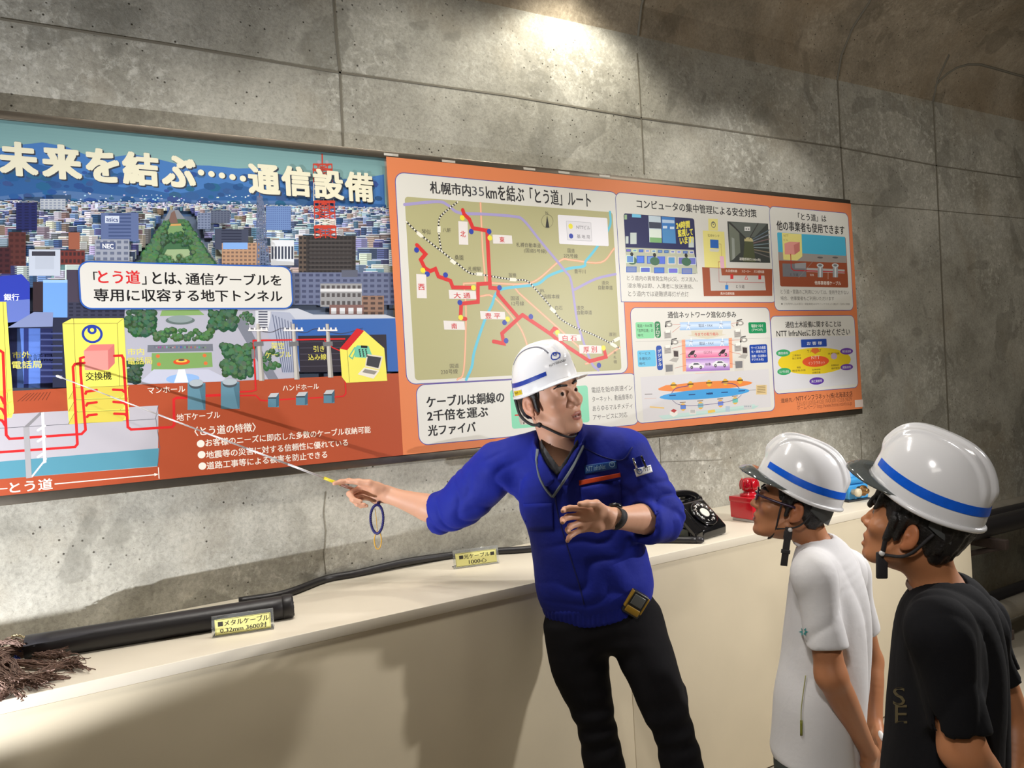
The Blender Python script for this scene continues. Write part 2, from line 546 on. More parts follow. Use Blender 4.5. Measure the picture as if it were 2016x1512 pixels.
def strip(P, h):
    """quads of a stroke of half width h with mitred joints"""
    Q = [P[0]]
    for p in P[1:]:
        if np.linalg.norm(p - Q[-1]) > 1e-7: Q.append(p)
    if len(Q) < 2: return []
    closed = np.linalg.norm(Q[0] - Q[-1]) < 1e-5 and len(Q) > 3
    D_ = [(b - a) / np.linalg.norm(b - a) for a, b in zip(Q[:-1], Q[1:])]
    nm = [np.array([-d[1], d[0]]) for d in D_]
    off = []
    for i in range(len(Q)):
        a = nm[i - 1] if i > 0 else (nm[-1] if closed else nm[0]); b = nm[i] if i < len(nm) else (nm[0] if closed else nm[-1])
        m = a + b; L = np.linalg.norm(m)
        m = m / L if L > 1e-3 else a
        off.append(m * h / max(0.45, m @ a))
    return [[Q[i] - off[i], Q[i + 1] - off[i + 1], Q[i + 1] + off[i + 1], Q[i] + off[i]] for i in range(len(Q) - 1)]


M_print = mat('printed_sheet', rough=0.42, spec=0.4, vcol=True)
M_frame = mat('brushed_aluminium', (124, 116, 104), 0.32, metal=0.85, noise=(30, 0.06))
M_back = mat('board_core', (150, 145, 135), 0.6)

board = empty('information_board', (1.5, 0.0, 1.9), 'long printed information board in an aluminium frame on the concrete wall', 'information board')
fr = MB()
fw = 0.030
for lo, hi in (((BX0 - fw, -0.040, BZ1), (BX1 + fw * .6, -0.001, BZ1 + fw * .85)), ((BX0 - fw, -0.040, BZ0 - fw), (BX1 + fw * .6, -0.001, BZ0)),
               ((BX1, -0.040, BZ0), (BX1 + fw * .6, -0.001, BZ1)), ((BX0 - fw, -0.040, BZ0), (BX0, -0.001, BZ1))):
    fr.box(lo, hi, 0, 0.002)
fr.build('frame', M_frame, board)
for px, py in ((770, 305), (883, 318), (1042, 333), (1190, 347), (1110, 340)):
    p = on_y(px, py, -0.040)
    MB().box((p[0] - .028, -0.0412, p[2] - .004), (p[0] + .028, -0.040, p[2] + .005)).build('clear_tape', mat('tape', (205, 200, 190), 0.3), board)
MB().box((BX0, YB, BZ0), (BX1, -0.001, BZ1)).build('backing_panel', M_back, board)

rnd = random.Random(7)
def jit(c, a): return tuple(max(0, min(255, v + rnd.uniform(-a, a))) for v in c)

# ---- printed photograph of the city, left half
ph = Art(c1)
XB = W(c1, 1905, 290)[0]
def photo_band(y0, y1, ca, cb, n):
    for i in range(n):
        t0, t1 = i / n, (i + 1) / n
        col = [a + (b - a) * (i + .5) / n for a, b in zip(ca, cb)]
        z0 = BZ1 + (BZ0 - BZ1) * (y0 + (y1 - y0) * t0); z1 = BZ1 + (BZ0 - BZ1) * (y0 + (y1 - y0) * t1)
        ph.raw([(BX0, z0), (XB + .002, z0), (XB + .002, z1), (BX0, z1)], col, 1)
photo_band(0, .22, (112, 150, 152), (150, 192, 190), 24)
photo_band(.22, 1.0, (120, 140, 170), (96, 106, 128), 3)
LF = -1600                                           # the print runs on beyond the frame edge
ph.poly([(LF, 190), (-500, 230), (-200, 200), (0, 232), (100, 215), (210, 203), (330, 225), (420, 262), (560, 275), (660, 262), (780, 285), (900, 315), (1040, 318), (1180, 332), (1280, 330), (1400, 370), (1560, 400), (1700, 385), (1800, 380), (1905, 362), (1910, 520), (1500, 545), (900, 560), (0, 520), (LF, 480)], (66, 116, 178), 2)
ph.poly([(LF, 300), (0, 318), (150, 300), (260, 330), (420, 380), (520, 400), (600, 425), (760, 440), (860, 460), (960, 445), (1120, 400), (1260, 430), (1420, 460), (1600, 480), (1800, 500), (1915, 512), (1918, 560), (1500, 560), (900, 570), (0, 540), (LF, 500)], (46, 92, 148), 3)
ph.poly([(LF, 452), (0, 470), (300, 440), (700, 478), (1000, 490), (1400, 492), (1915, 530), (1918, 565), (900, 570), (LF, 520)], (78, 112, 160), 3.5)
for _ in range(150):
    x = rnd.uniform(-60, 1880); y = 330 + rnd.random() * 160 + x * 0.03
    ph.circ(x, y, rnd.uniform(8, 22), jit((44, 86, 136), 12), 4, 7, 1.6)
for _ in range(90):
    x = rnd.uniform(300, 1250); y = rnd.uniform(440, 500) + x * 0.02
    ph.rect(x, y, x + rnd.uniform(4, 12), y + rnd.uniform(3, 7), jit((190, 205, 220), 25), 5)
# the sea of buildings, small far away and larger near
base = [(150, 172, 205), (105, 132, 178), (192, 202, 216), (88, 110, 150), (62, 86, 130), (218, 220, 224), (128, 152, 196), (130, 112, 112), (226, 226, 224), (74, 92, 128), (168, 150, 138)]
def building(x, y, wd, ht, col, layer, win=True):
    ph.rect(x, y - ht, x + wd, y, col, layer)
    ph.rect(x + wd * .62, y - ht, x + wd, y, tuple(v * 0.72 for v in col), layer + .1)
    ph.rect(x, y - ht - 3, x + wd, y - ht, jit((205, 212, 222), 14), layer + .1)
    if win and ht > 16:
        ny = max(2, int(ht / 9))
        for j in range(ny):
            yy = y - ht + (j + .35) * ht / ny
            ph.rect(x + wd * .06, yy, x + wd * .92, yy + ht / ny * .42, tuple(v * 0.66 for v in col), layer + .2)
for row in range(26):
    t = row / 25
    y = 505 + 420 * t ** 1.35
    sz = 10 + 74 * t
    x = -1500 if row % 2 else -1520
    while x < 1960:
        wd = sz * rnd.uniform(.6, 1.5); ht = sz * rnd.uniform(.5, 1.5)
        cx = x + wd / 2
        half = 30 + 190 * t                          # the park avenue stays clear
        if not (875 - half * 0.85 - wd * .5 < cx < 880 + half + wd * .35 and t > 0.12):
            building(x, y + 0.018 * x, wd, ht, jit(rnd.choice(base), 16), 6 + row * 0.5, t > 0.15)
        x += wd * rnd.uniform(.75, 1.15)
# park avenue
ph.poly([(838, 545), (880, 545), (1080, 810), (1100, 860), (640, 860), (700, 790)], (128, 132, 140), 20)
ph.poly([(832, 590), (915, 590), (960, 700), (1040, 850), (690, 850), (770, 700)], (64, 104, 72), 21)
ph.poly([(825, 740), (930, 738), (950, 770), (955, 800), (790, 804)], (150, 172, 130), 22)
ph.poly([(820, 615), (920, 612), (922, 625), (820, 628)], (196, 150, 90), 22)
ph.poly([(832, 625), (912, 622), (914, 660), (826, 664)], (116, 150, 100), 22)
ph.poly([(800, 800), (965, 795), (1000, 850), (760, 855)], (84, 124, 82), 22)
ph.poly([(845, 560), (862, 548), (880, 610), (830, 612)], (118, 92, 84), 22)
def trees(n, fx, fy, r0, r1, layer, col=(44, 78, 52)):
    for _ in range(int(n * 1.7)):
        x, y = fx(), fy()
        r = rnd.uniform(r0 * .6, r1 * .8)
        ph.circ(x, y, r, jit(col, 12), layer, 8)
        ph.circ(x - r * .2, y - r * .35, r * .55, jit(tuple(v + 26 for v in col), 10), layer + .2, 7)
for i in range(150):
    t = rnd.random() ** 0.8
    y = 600 + 220 * t
    for side in (-1, 1):
        x = 868 + side * (42 + 105 * t) + rnd.uniform(-26, 26) * (0.5 + t)
        ph.circ(x, y, 9 + 13 * t, jit((46, 82, 56), 14), 23 + t, 8)
        ph.circ(x - 3, y - 5, 5 + 6 * t, jit((78, 116, 78), 12), 23.2 + t, 7)
trees(24, lambda: rnd.uniform(800, 940), lambda: rnd.uniform(660, 720), 10, 18, 24)
trees(20, lambda: rnd.uniform(790, 960), lambda: rnd.uniform(775, 805), 10, 18, 24, (60, 96, 58))
# landmark buildings
def tower_block(x0, y0, x1, y1, col, layer, rows=0, cols=0, wc=None, side=None):
    ph.rect(x0, y0, x1, y1, col, layer)
    if side: ph.rect(x0, y0, x0 + (x1 - x0) * side[0], y1, side[1], layer + .1)
    for j in range(rows):
        for i in range(cols):
            a = x0 + (x1 - x0) * (i + .2) / cols; b = x0 + (x1 - x0) * (i + .8) / cols
            c = y0 + (y1 - y0) * (j + .25) / rows; d = y0 + (y1 - y0) * (j + .75) / rows
            ph.rect(a, c, b, d, wc, layer + .2)
tower_block(82, 508, 185, 645, (34, 40, 92), 26, 10, 3, (26, 30, 70))
tower_block(200, 488, 325, 540, (176, 182, 190), 26, 4, 6, (130, 140, 160))
tower_block(1316, 522, 1440, 640, (108, 136, 186), 26, 11, 12, (84, 108, 160))
tower_block(1040, 548, 1135, 610, (92, 100, 120), 26, 6, 6, (66, 74, 96))
tower_block(975, 560, 1040, 640, (120, 132, 158), 26, 6, 4, (84, 96, 124))
tower_block(1060, 640, 1225, 740, (66, 72, 92), 26, 7, 1, (44, 50, 70), (.0, (60, 60, 70)))
tower_block(1095, 708, 1285, 820, (176, 140, 112), 27, 6, 9, (120, 96, 84))
ph.rect(1100, 706, 1222, 738, (126, 166, 222), 27.5)
tower_block(1340, 690, 1455, 815, (216, 220, 226), 27, 1, 7, (60, 66, 84))
tower_block(500, 560, 685, 700, (92, 108, 150), 26, 8, 1, (66, 82, 124))
ph.rect(520, 575, 590, 610, (200, 210, 225), 26.6); ph.text('asics', 526, 584, 582, 604, (40, 60, 120), .02, 26.7)
tower_block(470, 690, 640, 800, (150, 156, 170), 26.8, 4, 5, (100, 108, 130))
ph.rect(495, 705, 572, 740, (80, 92, 128), 27.2); ph.text('NEC', 507, 562, 712, 736, (240, 242, 246), .03, 27.3)
tower_block(340, 655, 395, 740, (150, 90, 70), 26.7)
tower_block(45, 655, 130, 820, (84, 46, 44), 27, 6, 3, (66, 36, 36))
tower_block(300, 745, 420, 815, (110, 52, 48), 27, 2, 6, (60, 40, 44))
tower_block(145, 740, 300, 870, (188, 196, 210), 27.5, 1, 1, (178, 186, 200))
ph.rect(160, 750, 275, 772, (60, 60, 70), 27.9)
tower_block(-80, 730, 55, 860, (66, 34, 40), 27.2, 5, 4, (48, 26, 34))
# dark office block and its lattice mast
tower_block(1478, 668, 1760, 860, (58, 54, 54), 28, 8, 14, (42, 40, 42), (.13, (92, 80, 72)))
for k in range(8): ph.rect(1530, 692 + k * 20, 1740, 696 + k * 20, (84, 80, 80), 28.6)
def mast(xc, ytop, ybot, w0, w1, cols, layer, n):
    for i in range(n):
        a = i / n; b = (i + 1) / n
        ya = ytop + (ybot - ytop) * a; yb = ytop + (ybot - ytop) * b
        wa = w0 + (w1 - w0) * a; wb = w0 + (w1 - w0) * b
        xa = xc + (ya - ytop) * .03; xb = xc + (yb - ytop) * .03
        col = cols[i % len(cols)]
        for pts in (((xa - wa, ya), (xb - wb, yb)), ((xa + wa, ya), (xb + wb, yb)), ((xa - wa, ya), (xb + wb, yb)), ((xa + wa, ya), (xb - wb, yb)),
                    ((xa - wa, ya), (xa + wa, ya)), ((xa, ya), (xb, yb)), ((xa - wa * .5, ya), (xb - wb * .5, yb)), ((xa + wa * .5, ya), (xb + wb * .5, yb))):
            ph.line(pts, 5, col, layer, rnd=False)
red_, wht = (190, 62, 46), (222, 218, 212)
mast(1600, 310, 680, 46, 52, [red_, red_, red_, wht, wht, wht, red_, red_, red_, wht, red_, red_], 29, 12)
ph.line([(1598, 262), (1599, 312)], 7, red_, 29)
for dx in (-18, 22): ph.circ(1600 + dx, 300, 9, (150, 160, 170), 29.2)
ph.rect(1552, 308, 1648, 316, red_, 29.3); ph.rect(1550, 332, 1650, 340, red_, 29.3)
ph.rect(1553, 620, 1665, 632, red_, 29.3); ph.rect(1557, 494, 1660, 506, red_, 29.3)
mast(1288, 470, 815, 12, 30, [(100, 112, 140)], 29, 12)
ph.line([(1288, 440), (1288, 475)], 5, (120, 90, 100), 29)
# right-hand foreground buildings
tower_block(1420, 850, 1960, 1010, (104, 112, 140), 30, 6, 16, (70, 76, 104))
ph.rect(1690, 838, 1770, 872, (92, 96, 112), 30.4)
tower_block(1585, 905, 1790, 1020, (150, 150, 152), 30.8, 3, 8, (84, 80, 82)); ph.rect(1585, 930, 1790, 945, (214, 214, 216), 31.1)
tower_block(1790, 965, 1900, 1065, (142, 112, 96), 31, 4, 3, (80, 64, 60))
tower_block(1630, 1010, 1800, 1070, (128, 96, 92), 31.4, 1, 4, (216, 218, 222))
ph.poly([(1270, 1035), (1470, 1030), (1545, 1060), (1900, 1060), (1950, 1075), (1955, 1110), (1480, 1110), (1430, 1060)], (190, 194, 204), 31.6)
tower_block(1260, 1040, 1335, 1130, (204, 206, 212), 31.2, 7, 1, (70, 74, 90))
ph.poly([(1340, 1045), (1430, 1050), (1480, 1110), (1480, 1340), (1400, 1350), (1320, 1150)], (166, 172, 190), 32)
for k in range(9): ph.line([(1345 + k * 15, 1060 + k * 6), (1395 + k * 9, 1345)], 4, (96, 104, 130), 32.2, rnd=False)
ph.poly([(1440, 1085), (1950, 1078), (1965, 1340), (1480, 1345)], (54, 98, 168), 32.1)
ph.poly([(1470, 1165), (1905, 1158), (1912, 1340), (1480, 1345)], (46, 42, 52), 32.3)
for k in range(5): ph.line([(1480, 1195 + k * 30), (1690, 1192 + k * 30)], 3, (76, 72, 84), 32.4, rnd=False)
# left-hand foreground buildings
ph.rect(330, 840, 400, 1080, (70, 62, 78), 30)
tower_block(215, 890, 335, 1080, (110, 158, 222), 30.4); ph.rect(215, 890, 335, 904, (150, 190, 232), 30.7)
ph.rect(165, 900, 215, 1045, (52, 40, 46), 30.5)
ph.rect(-1500, 1040, 400, 1420, (60, 66, 92), 29.5)
tower_block(335, 1000, 620, 1090, (58, 60, 80), 30, 5, 8, (40, 42, 60))
ph.poly([(-60, 880), (110, 862), (150, 905), (150, 1000), (-60, 1010)], (46, 62, 170), 31)
ph.poly([(-60, 1000), (150, 985), (150, 1090), (-60, 1110)], (100, 118, 190), 31)
ph.text('銀行', 22, 98, 958, 992, (235, 238, 250), .02, 31.5)
ph.rect(40, 1125, 265, 1420, (46, 52, 98), 31.6)
ph.rect(85, 1125, 200, 1420, (96, 130, 210), 31.7); ph.rect(118, 1125, 142, 1420, (46, 58, 120), 31.8)
ph.poly([(40, 1125), (170, 1048), (265, 1050), (262, 1120)], (128, 140, 180), 31.9)
ph.rect(262, 1075, 340, 1420, (40, 44, 66), 31.6)
for k in range(8): ph.rect(200, 1150 + k * 30, 310, 1158 + k * 30, (70, 80, 130), 32)
# lower park with fountain and flower bed
ph.poly([(618, 1030), (1400, 1030), (1470, 1390), (600, 1410)], (172, 172, 184), 30)
ph.poly([(800, 1040), (980, 1036), (1010, 1062), (790, 1068)], (128, 162, 98), 30.6)
ph.ell(818, 1068, 962, 1110, (96, 110, 108), 30.8); ph.ell(830, 1064, 950, 1100, (136, 150, 150), 31)
ph.poly([(750, 1250), (1045, 1246), (1050, 1318), (748, 1338)], (122, 158, 92), 31.2)
ph.ell(855, 1278, 938, 1308, (210, 78, 40), 31.6); ph.ell(868, 1280, 925, 1296, (220, 190, 80), 31.8); ph.ell(880, 1279, 912, 1290, (90, 84, 66), 32)
ph.poly([(690, 1395), (760, 1330), (1030, 1330), (1110, 1370), (1110, 1392), (690, 1398)], (188, 190, 206), 31.3)
ph.ell(820, 1352, 985, 1400, (140, 176, 222), 31.9)
ph.poly([(882, 1330), (912, 1330), (930, 1394), (860, 1396)], (226, 238, 250), 32.1)
for k in range(26): ph.rect(760 + k * 10, 1218 + rnd.uniform(-4, 4), 767 + k * 10, 1226, jit((120, 110, 120), 50), 31.5)
ph.poly([(730, 1210), (1050, 1205), (1052, 1240), (728, 1246)], (112, 116, 126), 31.1)
trees(46, lambda: rnd.uniform(625, 765), lambda: rnd.uniform(1040, 1160), 14, 28, 32)
trees(46, lambda: rnd.uniform(1035, 1165), lambda: rnd.uniform(1040, 1130), 14, 28, 32)
trees(34, lambda: rnd.uniform(765, 1045), lambda: rnd.uniform(1135, 1185), 13, 24, 32, (56, 92, 52))
trees(56, lambda: rnd.uniform(1100, 1240), lambda: rnd.uniform(1210, 1370), 18, 32, 32, (50, 84, 54))
trees(22, lambda: rnd.uniform(630, 700), lambda: rnd.uniform(1300, 1390), 12, 22, 32, (40, 66, 48))
trees(14, lambda: rnd.uniform(1290, 1380), lambda: rnd.uniform(1240, 1330), 14, 22, 32, (56, 90, 56))
trees(16, lambda: rnd.uniform(1190, 1250), lambda: rnd.uniform(1050, 1110), 10, 18, 31, (50, 84, 54))
ph.poly([(1165, 1110), (1200, 1060), (1270, 1200), (1380, 1390), (1330, 1390)], (120, 124, 136), 31)
for c_ in ((780, 1265), (785, 1305), (1010, 1262), (1015, 1300)): ph.circ(*c_, 9, (210, 110, 60), 31.8)
# ground cut away below the street
gz = [W(c2, *p) for p in ((0, 432), (640, 398), (1100, 382), (1980, 340))]
ph.raw([(BX0, gz[0][1] - .004)] + [tuple(p) for p in gz[:3]] + [(XB + .018, gz[3][1]), (XB + .02, BZ0), (BX0, BZ0)], (168, 76, 46), 40)
photo_obj = ph.build('city_photo_print', board)
photo_obj['label'] = 'printed aerial photograph of a city with a park avenue'

# ---- title and boxed caption on the photograph
ti = Art(c1, 60)
for dx, col, ly in ((7, (50, 58, 74), 1), (0, (226, 222, 196), 2)):
    ti.text('未', -6 + dx, 188 + dx, 198 + dx, 372 + dx, col, .045, ly)
    ti.text('来', 206 + dx, 405 + dx, 212 + dx, 388 + dx, col, .045, ly)
    ti.text('を', 424 + dx, 592 + dx, 232 + dx, 402 + dx, col, .045, ly)
    ti.text('結', 606 + dx, 788 + dx, 250 + dx, 418 + dx, col, .04, ly)
    ti.text('ぶ', 800 + dx, 972 + dx, 268 + dx, 428 + dx, col, .045, ly)
    for k in range(5): ti.circ(997 + k * 52 + dx, 352 + k * 7.5 + dx * .5, 15, col, ly, 16)
    ti.text('通', 1230 + dx, 1388 + dx, 310 + dx, 462 + dx, col, .04, ly)
    ti.text('信', 1394 + dx, 1540 + dx, 322 + dx, 474 + dx, col, .04, ly)
    ti.text('設', 1552 + dx, 1702 + dx, 338 + dx, 488 + dx, col, .035, ly)
    ti.text('備', 1708 + dx, 1850 + dx, 352 + dx, 500 + dx, col, .03, ly)
ti.build('title_lettering', photo_obj)
cb = Art(c1, 60)
cb.rbox([(390, 806), (1432, 826), (1440, 1030), (408, 1026)], (212, 210, 203), 0.028, (44, 92, 176), 0.0045)
K = (24, 22, 24)
cb.text('「', 462, 484, 850, 892, K, .015); cb.text('とう道', 484, 692, 842, 910, (206, 40, 44), .02); cb.text('」', 700, 724, 872, 914, K, .015)
cb.text('とは、', 752, 896, 852, 914, K, .02); cb.text('通信ケーブルを', 916, 1388, 858, 918, K, .018)
cb.text('専用に収容する地下トンネル', 464, 1392, 936, 998, K, .018)
cb.build('caption_box', photo_obj)

# ---- exchange and tunnel diagram, in the second crop's pixels
dg = Art(c2, 60)
Y1, Y2, RD, OL = (230, 222, 96), (214, 200, 74), (206, 38, 40), (120, 110, 60)
dg.poly([(-1300, 560), (0, 545), (780, 500), (782, 565), (780, 800), (0, 862), (-1300, 930)], (178, 174, 180), 1)      # tunnel shell
dg.poly([(-1300, 850), (0, 776), (785, 710), (778, 798), (0, 862), (-1300, 940)], (84, 142, 160), 2)
dg.line([(0, 612), (770, 566)], 2.5, (90, 90, 96), 3); dg.line([(768, 566), (782, 500)], 2.5, (90, 90, 96), 3); dg.line([(770, 566), (790, 708), (778, 800)], 2.5, (90, 90, 96), 3)
# left (long-distance) and local exchange buildings
for x0, x1, ya in ((-140, 40, 0), (310, 612, 72)):
    if x0 < 0:
        dg.poly([(-420, -10), (34, -10), (72, 530), (60, 560), (-400, 590)], Y1, 4)
        dg.line([(18, -10), (44, 545)], 2, OL, 4.2)
    else:
        dg.poly([(x0, 96), (x0 + 45, 72), (612, 70), (640, 566), (628, 572), (345, 592), (340, 560)], Y1, 4)
        dg.line([(x0, 98), (580, 96), (612, 70)], 2, OL, 4.2); dg.line([(580, 96), (598, 575)], 2, OL, 4.2); dg.line([(365, 72), (385, 560)], 2, OL, 4.2)
for y in (410, 470, 530):
    dg.poly([(340, y + 60), (372, y + 2), (638, y - 8), (606, y + 48)], (206, 190, 80), 4.6)
    dg.line([(340, y + 60), (372, y + 2), (638, y - 8)], 2, OL, 4.8)
    dg.poly([(-60, y + 62), (0, y + 52), (68, y + 8), (-20, y + 20)], (206, 190, 80), 4.6)
dg.poly([(70, 428), (330, 416), (335, 525), (72, 540)], (168, 76, 46), 4.3)
for k in range(8): dg.line([(90 + k * 20, 480 - k), (140 + k * 16, 440 - k)], 3, (110, 52, 34), 4.4, rnd=False)
dg.ring(457, 148, 40, 11, (40, 62, 158), 6, 1.0)
dg.poly([(415, 232), (450, 200), (566, 198), (568, 292), (536, 326), (420, 326)], (226, 146, 138), 6)
dg.poly([(415, 232), (450, 200), (566, 198), (534, 228)], (214, 122, 116), 6.2); dg.poly([(534, 228), (566, 198), (568, 292), (536, 326)], (200, 112, 108), 6.2)
dg.text('交換機', 424, 552, 334, 376, K, .012, 7)
# red cables
for p in ([(415, 262), (398, 268), (400, 340), (424, 620), (405, 640), (50, 664), (34, 645), (18, 240), (4, 230), (-200, 236)],
          [(418, 290), (372, 296), (362, 310), (384, 690), (372, 704), (0, 730), (-500, 760)],
          [(566, 256), (602, 254), (610, 268), (632, 606), (648, 618), (850, 606), (860, 595), (858, 470), (872, 462), (925, 462)],
          [(424, 442), (428, 432), (478, 424)], [(428, 500), (434, 490), (478, 484)], [(432, 556), (438, 548), (478, 544)],
          [(560, 422), (604, 424), (616, 434)], [(562, 482), (612, 486), (622, 494)], [(566, 540), (618, 542), (628, 552)],
          [(-20, 450), (10, 460), (24, 490)], [(-20, 508), (14, 518), (28, 545)], [(-20, 566), (14, 574), (30, 600)]):
    dg.line(p, 12, RD, 8)
dg.line([(1016, 452), (1090, 448)], 13, RD, 8)
dg.line([(1180, 434), (1240, 430), (1262, 424), (1250, 180), (1700, 172)], 8, RD, 8)
dg.line([(1180, 452), (1262, 450), (1285, 474), (1330, 478)], 7, RD, 8)
dg.line([(1375, 472), (1462, 466)], 7, RD, 8); dg.line([(1518, 464), (1596, 460)], 7, RD, 8); dg.line([(1650, 458), (1694, 454), (1706, 440), (1694, 236)], 7, RD, 8)
dg.line([(1600, 180), (1640, 215), (1690, 236)], 5, RD, 8)
# cable rack in the tunnel
dg.poly([(118, 608), (198, 534), (218, 532), (142, 606)], (132, 130, 132), 9)
dg.poly([(118, 608), (146, 606), (160, 855), (132, 858)], (160, 158, 160), 9.2)
dg.poly([(205, 534), (220, 532), (232, 780), (216, 786)], (206, 206, 210), 9)
for y in (614, 668, 745): dg.line([(190, y + 8), (224, y - 14)], 11, (224, 222, 224), 9.4)
dg.line([(160, 850), (230, 762)], 8, (206, 206, 210), 9.1)
# manholes and handholes
for x0, x1, y0, y1 in ((926, 1014, 388, 522), (1090, 1182, 382, 516)):
    dg.rect(x0, y0, x1, y1, (94, 134, 150), 9); dg.poly([(x1 - 30, y0 + 30), (x1, y0), (x1, y1 - 6), (x1 - 8, y1)], (76, 112, 128), 9.2)
    dg.ell(x0 + 8, y0 - 12, x1 - 12, y0 + 30, (70, 78, 84), 9.4); dg.ell(x0 + 8, y0 - 16, x1 - 12, y0 + 18, (168, 178, 184), 9.6)
for x0, x1, y0, y1 in ((1322, 1376, 440, 508), (1460, 1518, 434, 498), (1596, 1650, 424, 488)):
    dg.rect(x0, y0 + 16, x1, y1, (88, 128, 146), 9); dg.poly([(x0, y0 + 20), (x0 + 14, y0), (x1, y0 - 2), (x1 - 14, y0 + 18)], (186, 188, 190), 9.4)
    dg.poly([(x1 - 14, y0 + 18), (x1, y0 - 2), (x1, y1 - 8), (x1 - 14, y1)], (62, 98, 116), 9.2)
    dg.rect(x0, y0 + 20, x1 - 14, y0 + 26, (50, 54, 58), 9.5)
# poles and wires
for xt, xb, yb in ((1272, 1290, 378), (1446, 1464, 372), (1614, 1630, 362)):
    dg.poly([(xt - 8, 98), (xt + 8, 98), (xb + 14, yb), (xb - 12, yb)], (190, 186, 178), 10)
    dg.poly([(xt + 2, 98), (xt + 8, 98), (xb + 14, yb), (xb + 4, yb)], (150, 146, 140), 10.1)
    dg.rect(xt - 48, 126, xt + 50, 134, (226, 224, 222), 10.3)
    for k in (-40, -16, 18, 42): dg.rect(xt + k - 4, 116, xt + k + 4, 127, (232, 230, 228), 10.3)
    dg.poly([(xt - 22, 188), (xt + 26, 184), (xt + 28, 206), (xt - 20, 210)], (112, 112, 114), 10.4)
dg.poly([(1240, 222), (1254, 222), (1256, 270), (1242, 272)], (120, 120, 122), 10.4)
dg.line([(1230, 118), (1330, 140), (1400, 118), (1500, 142), (1560, 122), (1680, 146), (1790, 118)], 2.5, (70, 66, 72), 10.2, curve=4)
# house
dg.poly([(1676, 220), (1792, 128), (1895, 218), (1910, 378), (1708, 388), (1686, 360)], Y1, 11)
dg.poly([(1676, 220), (1760, 120), (1796, 132), (1712, 228)], (200, 34, 40), 11.4)
dg.line([(1712, 228), (1724, 385)], 2, OL, 11.2)
dg.poly([(1748, 218), (1762, 204), (1818, 208), (1834, 250), (1812, 266), (1750, 262)], (110, 190, 160), 11.6)
dg.poly([(1780, 204), (1812, 206), (1812, 218), (1780, 216)], (30, 34, 34), 11.8)
dg.line([(1750, 214), (1722, 258), (1738, 270), (1754, 232)], 6, (100, 180, 150), 11.7)
for j in range(4):
    for i in range(3): dg.circ(1772 + i * 16 + j * 2, 226 + j * 10, 4.5, (40, 50, 50), 11.9, 8)
dg.poly([(1808, 246), (1888, 258), (1872, 324), (1800, 308)], (216, 208, 190), 11.8); dg.poly([(1814, 254), (1880, 264), (1866, 316), (1806, 302)], (60, 60, 66), 12)
dg.poly([(1796, 312), (1872, 328), (1842, 368), (1764, 346)], (224, 218, 204), 11.8); dg.poly([(1800, 320), (1860, 332), (1846, 348), (1786, 336)], (140, 136, 128), 12)
# lettering
Wt, Ylw = (236, 228, 214), (222, 214, 96)
dg.text('市外', 62, 152, 232, 266, Ylw, .012); dg.text('電話局', 62, 208, 280, 318, Ylw, .012)
dg.text('市内', 630, 712, 218, 252, Ylw, .008); dg.text('電話局', 630, 752, 262, 298, Ylw, .008)
dg.text('架空', 1338, 1402, 188, 222, Ylw, .008); dg.text('ケーブル', 1308, 1436, 234, 264, Ylw, .008)
dg.text('引き', 1546, 1600, 206, 236, Ylw, .008); dg.text('込み線', 1520, 1610, 246, 276, Ylw, .008)
dg.text('マンホール', 730, 914, 406, 438, Wt, .01); dg.text('ハンドホール', 1394, 1572, 396, 424, Wt, .01); dg.text('地下ケーブル', 872, 1086, 534, 570, Wt, .01)
dg.text('〈とう道の特徴〉', 960, 1262, 594, 640, Wt, .014)
for i, (t, x1, ym) in enumerate((('お客様のニーズに即応した多数のケーブル収納可能', 1828, 650), ('地震等の災害に対する信頼性に優れている', 1716, 712), ('道路工事等による被害を防止できる', 1614, 768))):
    yb = (688, 742, 798)[i]
    dg.circ(991 + i * 4, yb, 18, Wt)
    dg.text(t, 1014 + i * 3, x1, ym - 18, ym + 19, Wt, .014)
dg.text('とう道', 50, 262, 866, 922, Wt, .018)
dg.line([(-100, 916), (40, 908)], 5, Wt); dg.line([(272, 886), (770, 840)], 5, Wt); dg.line([(782, 804), (786, 860)], 4, Wt)
dg.poly([(782, 838), (762, 832), (764, 848)], Wt)
dg.build('exchange_diagram', photo_obj)

# ---- orange sheet, right half
og = Art(c0)
OR = (214, 126, 80)
og.raw([(XB, BZ1), (BX1, BZ1), (BX1, BZ0), (XB, BZ0)], OR, 1)
orange = og.build('orange_sheet', board)
orange['label'] = 'orange printed sheet with white topic boxes'
PW, BL = (213, 211, 203), (66, 72, 150)
# box under the map
bx = Art(c4, 5)
bx.rbox([(225, 470), (1960, 318), (1978, 745), (245, 910)], PW, 0.035, BL, .0028)
for i, (t, x1, y0, y1) in enumerate((('ケーブルは銅線の', 916, 505, 598), ('2千倍を運ぶ', 788, 618, 708), ('光ファイバ', 690, 738, 826))):
    bx.text(t, 300 + i * 6, x1, y0, y1, K, .026)
for i, t in enumerate(('電話を始め高速イン', 'ターネット、動画像等の', 'あらゆるマルチメディ', 'アサービスに対応')):
    bx.text(t, 1606 + i * 4, 1928 if i < 3 else 1888, 444 + i * 72, 490 + i * 71, (70, 66, 64))
bx.rbox([(958, 476), (1575, 440), (1590, 730), (980, 782)], (128, 204, 168), 0.012)
bx.poly([(1000, 508), (1100, 496), (1110, 545), (1010, 552)], (140, 100, 82)); bx.ell(985, 502, 1030, 552, (140, 100, 82))
bx.poly([(1040, 592), (1240, 580), (1250, 738), (1046, 750)], (196, 188, 176)); bx.ell(1028, 592, 1062, 750, (176, 168, 156))
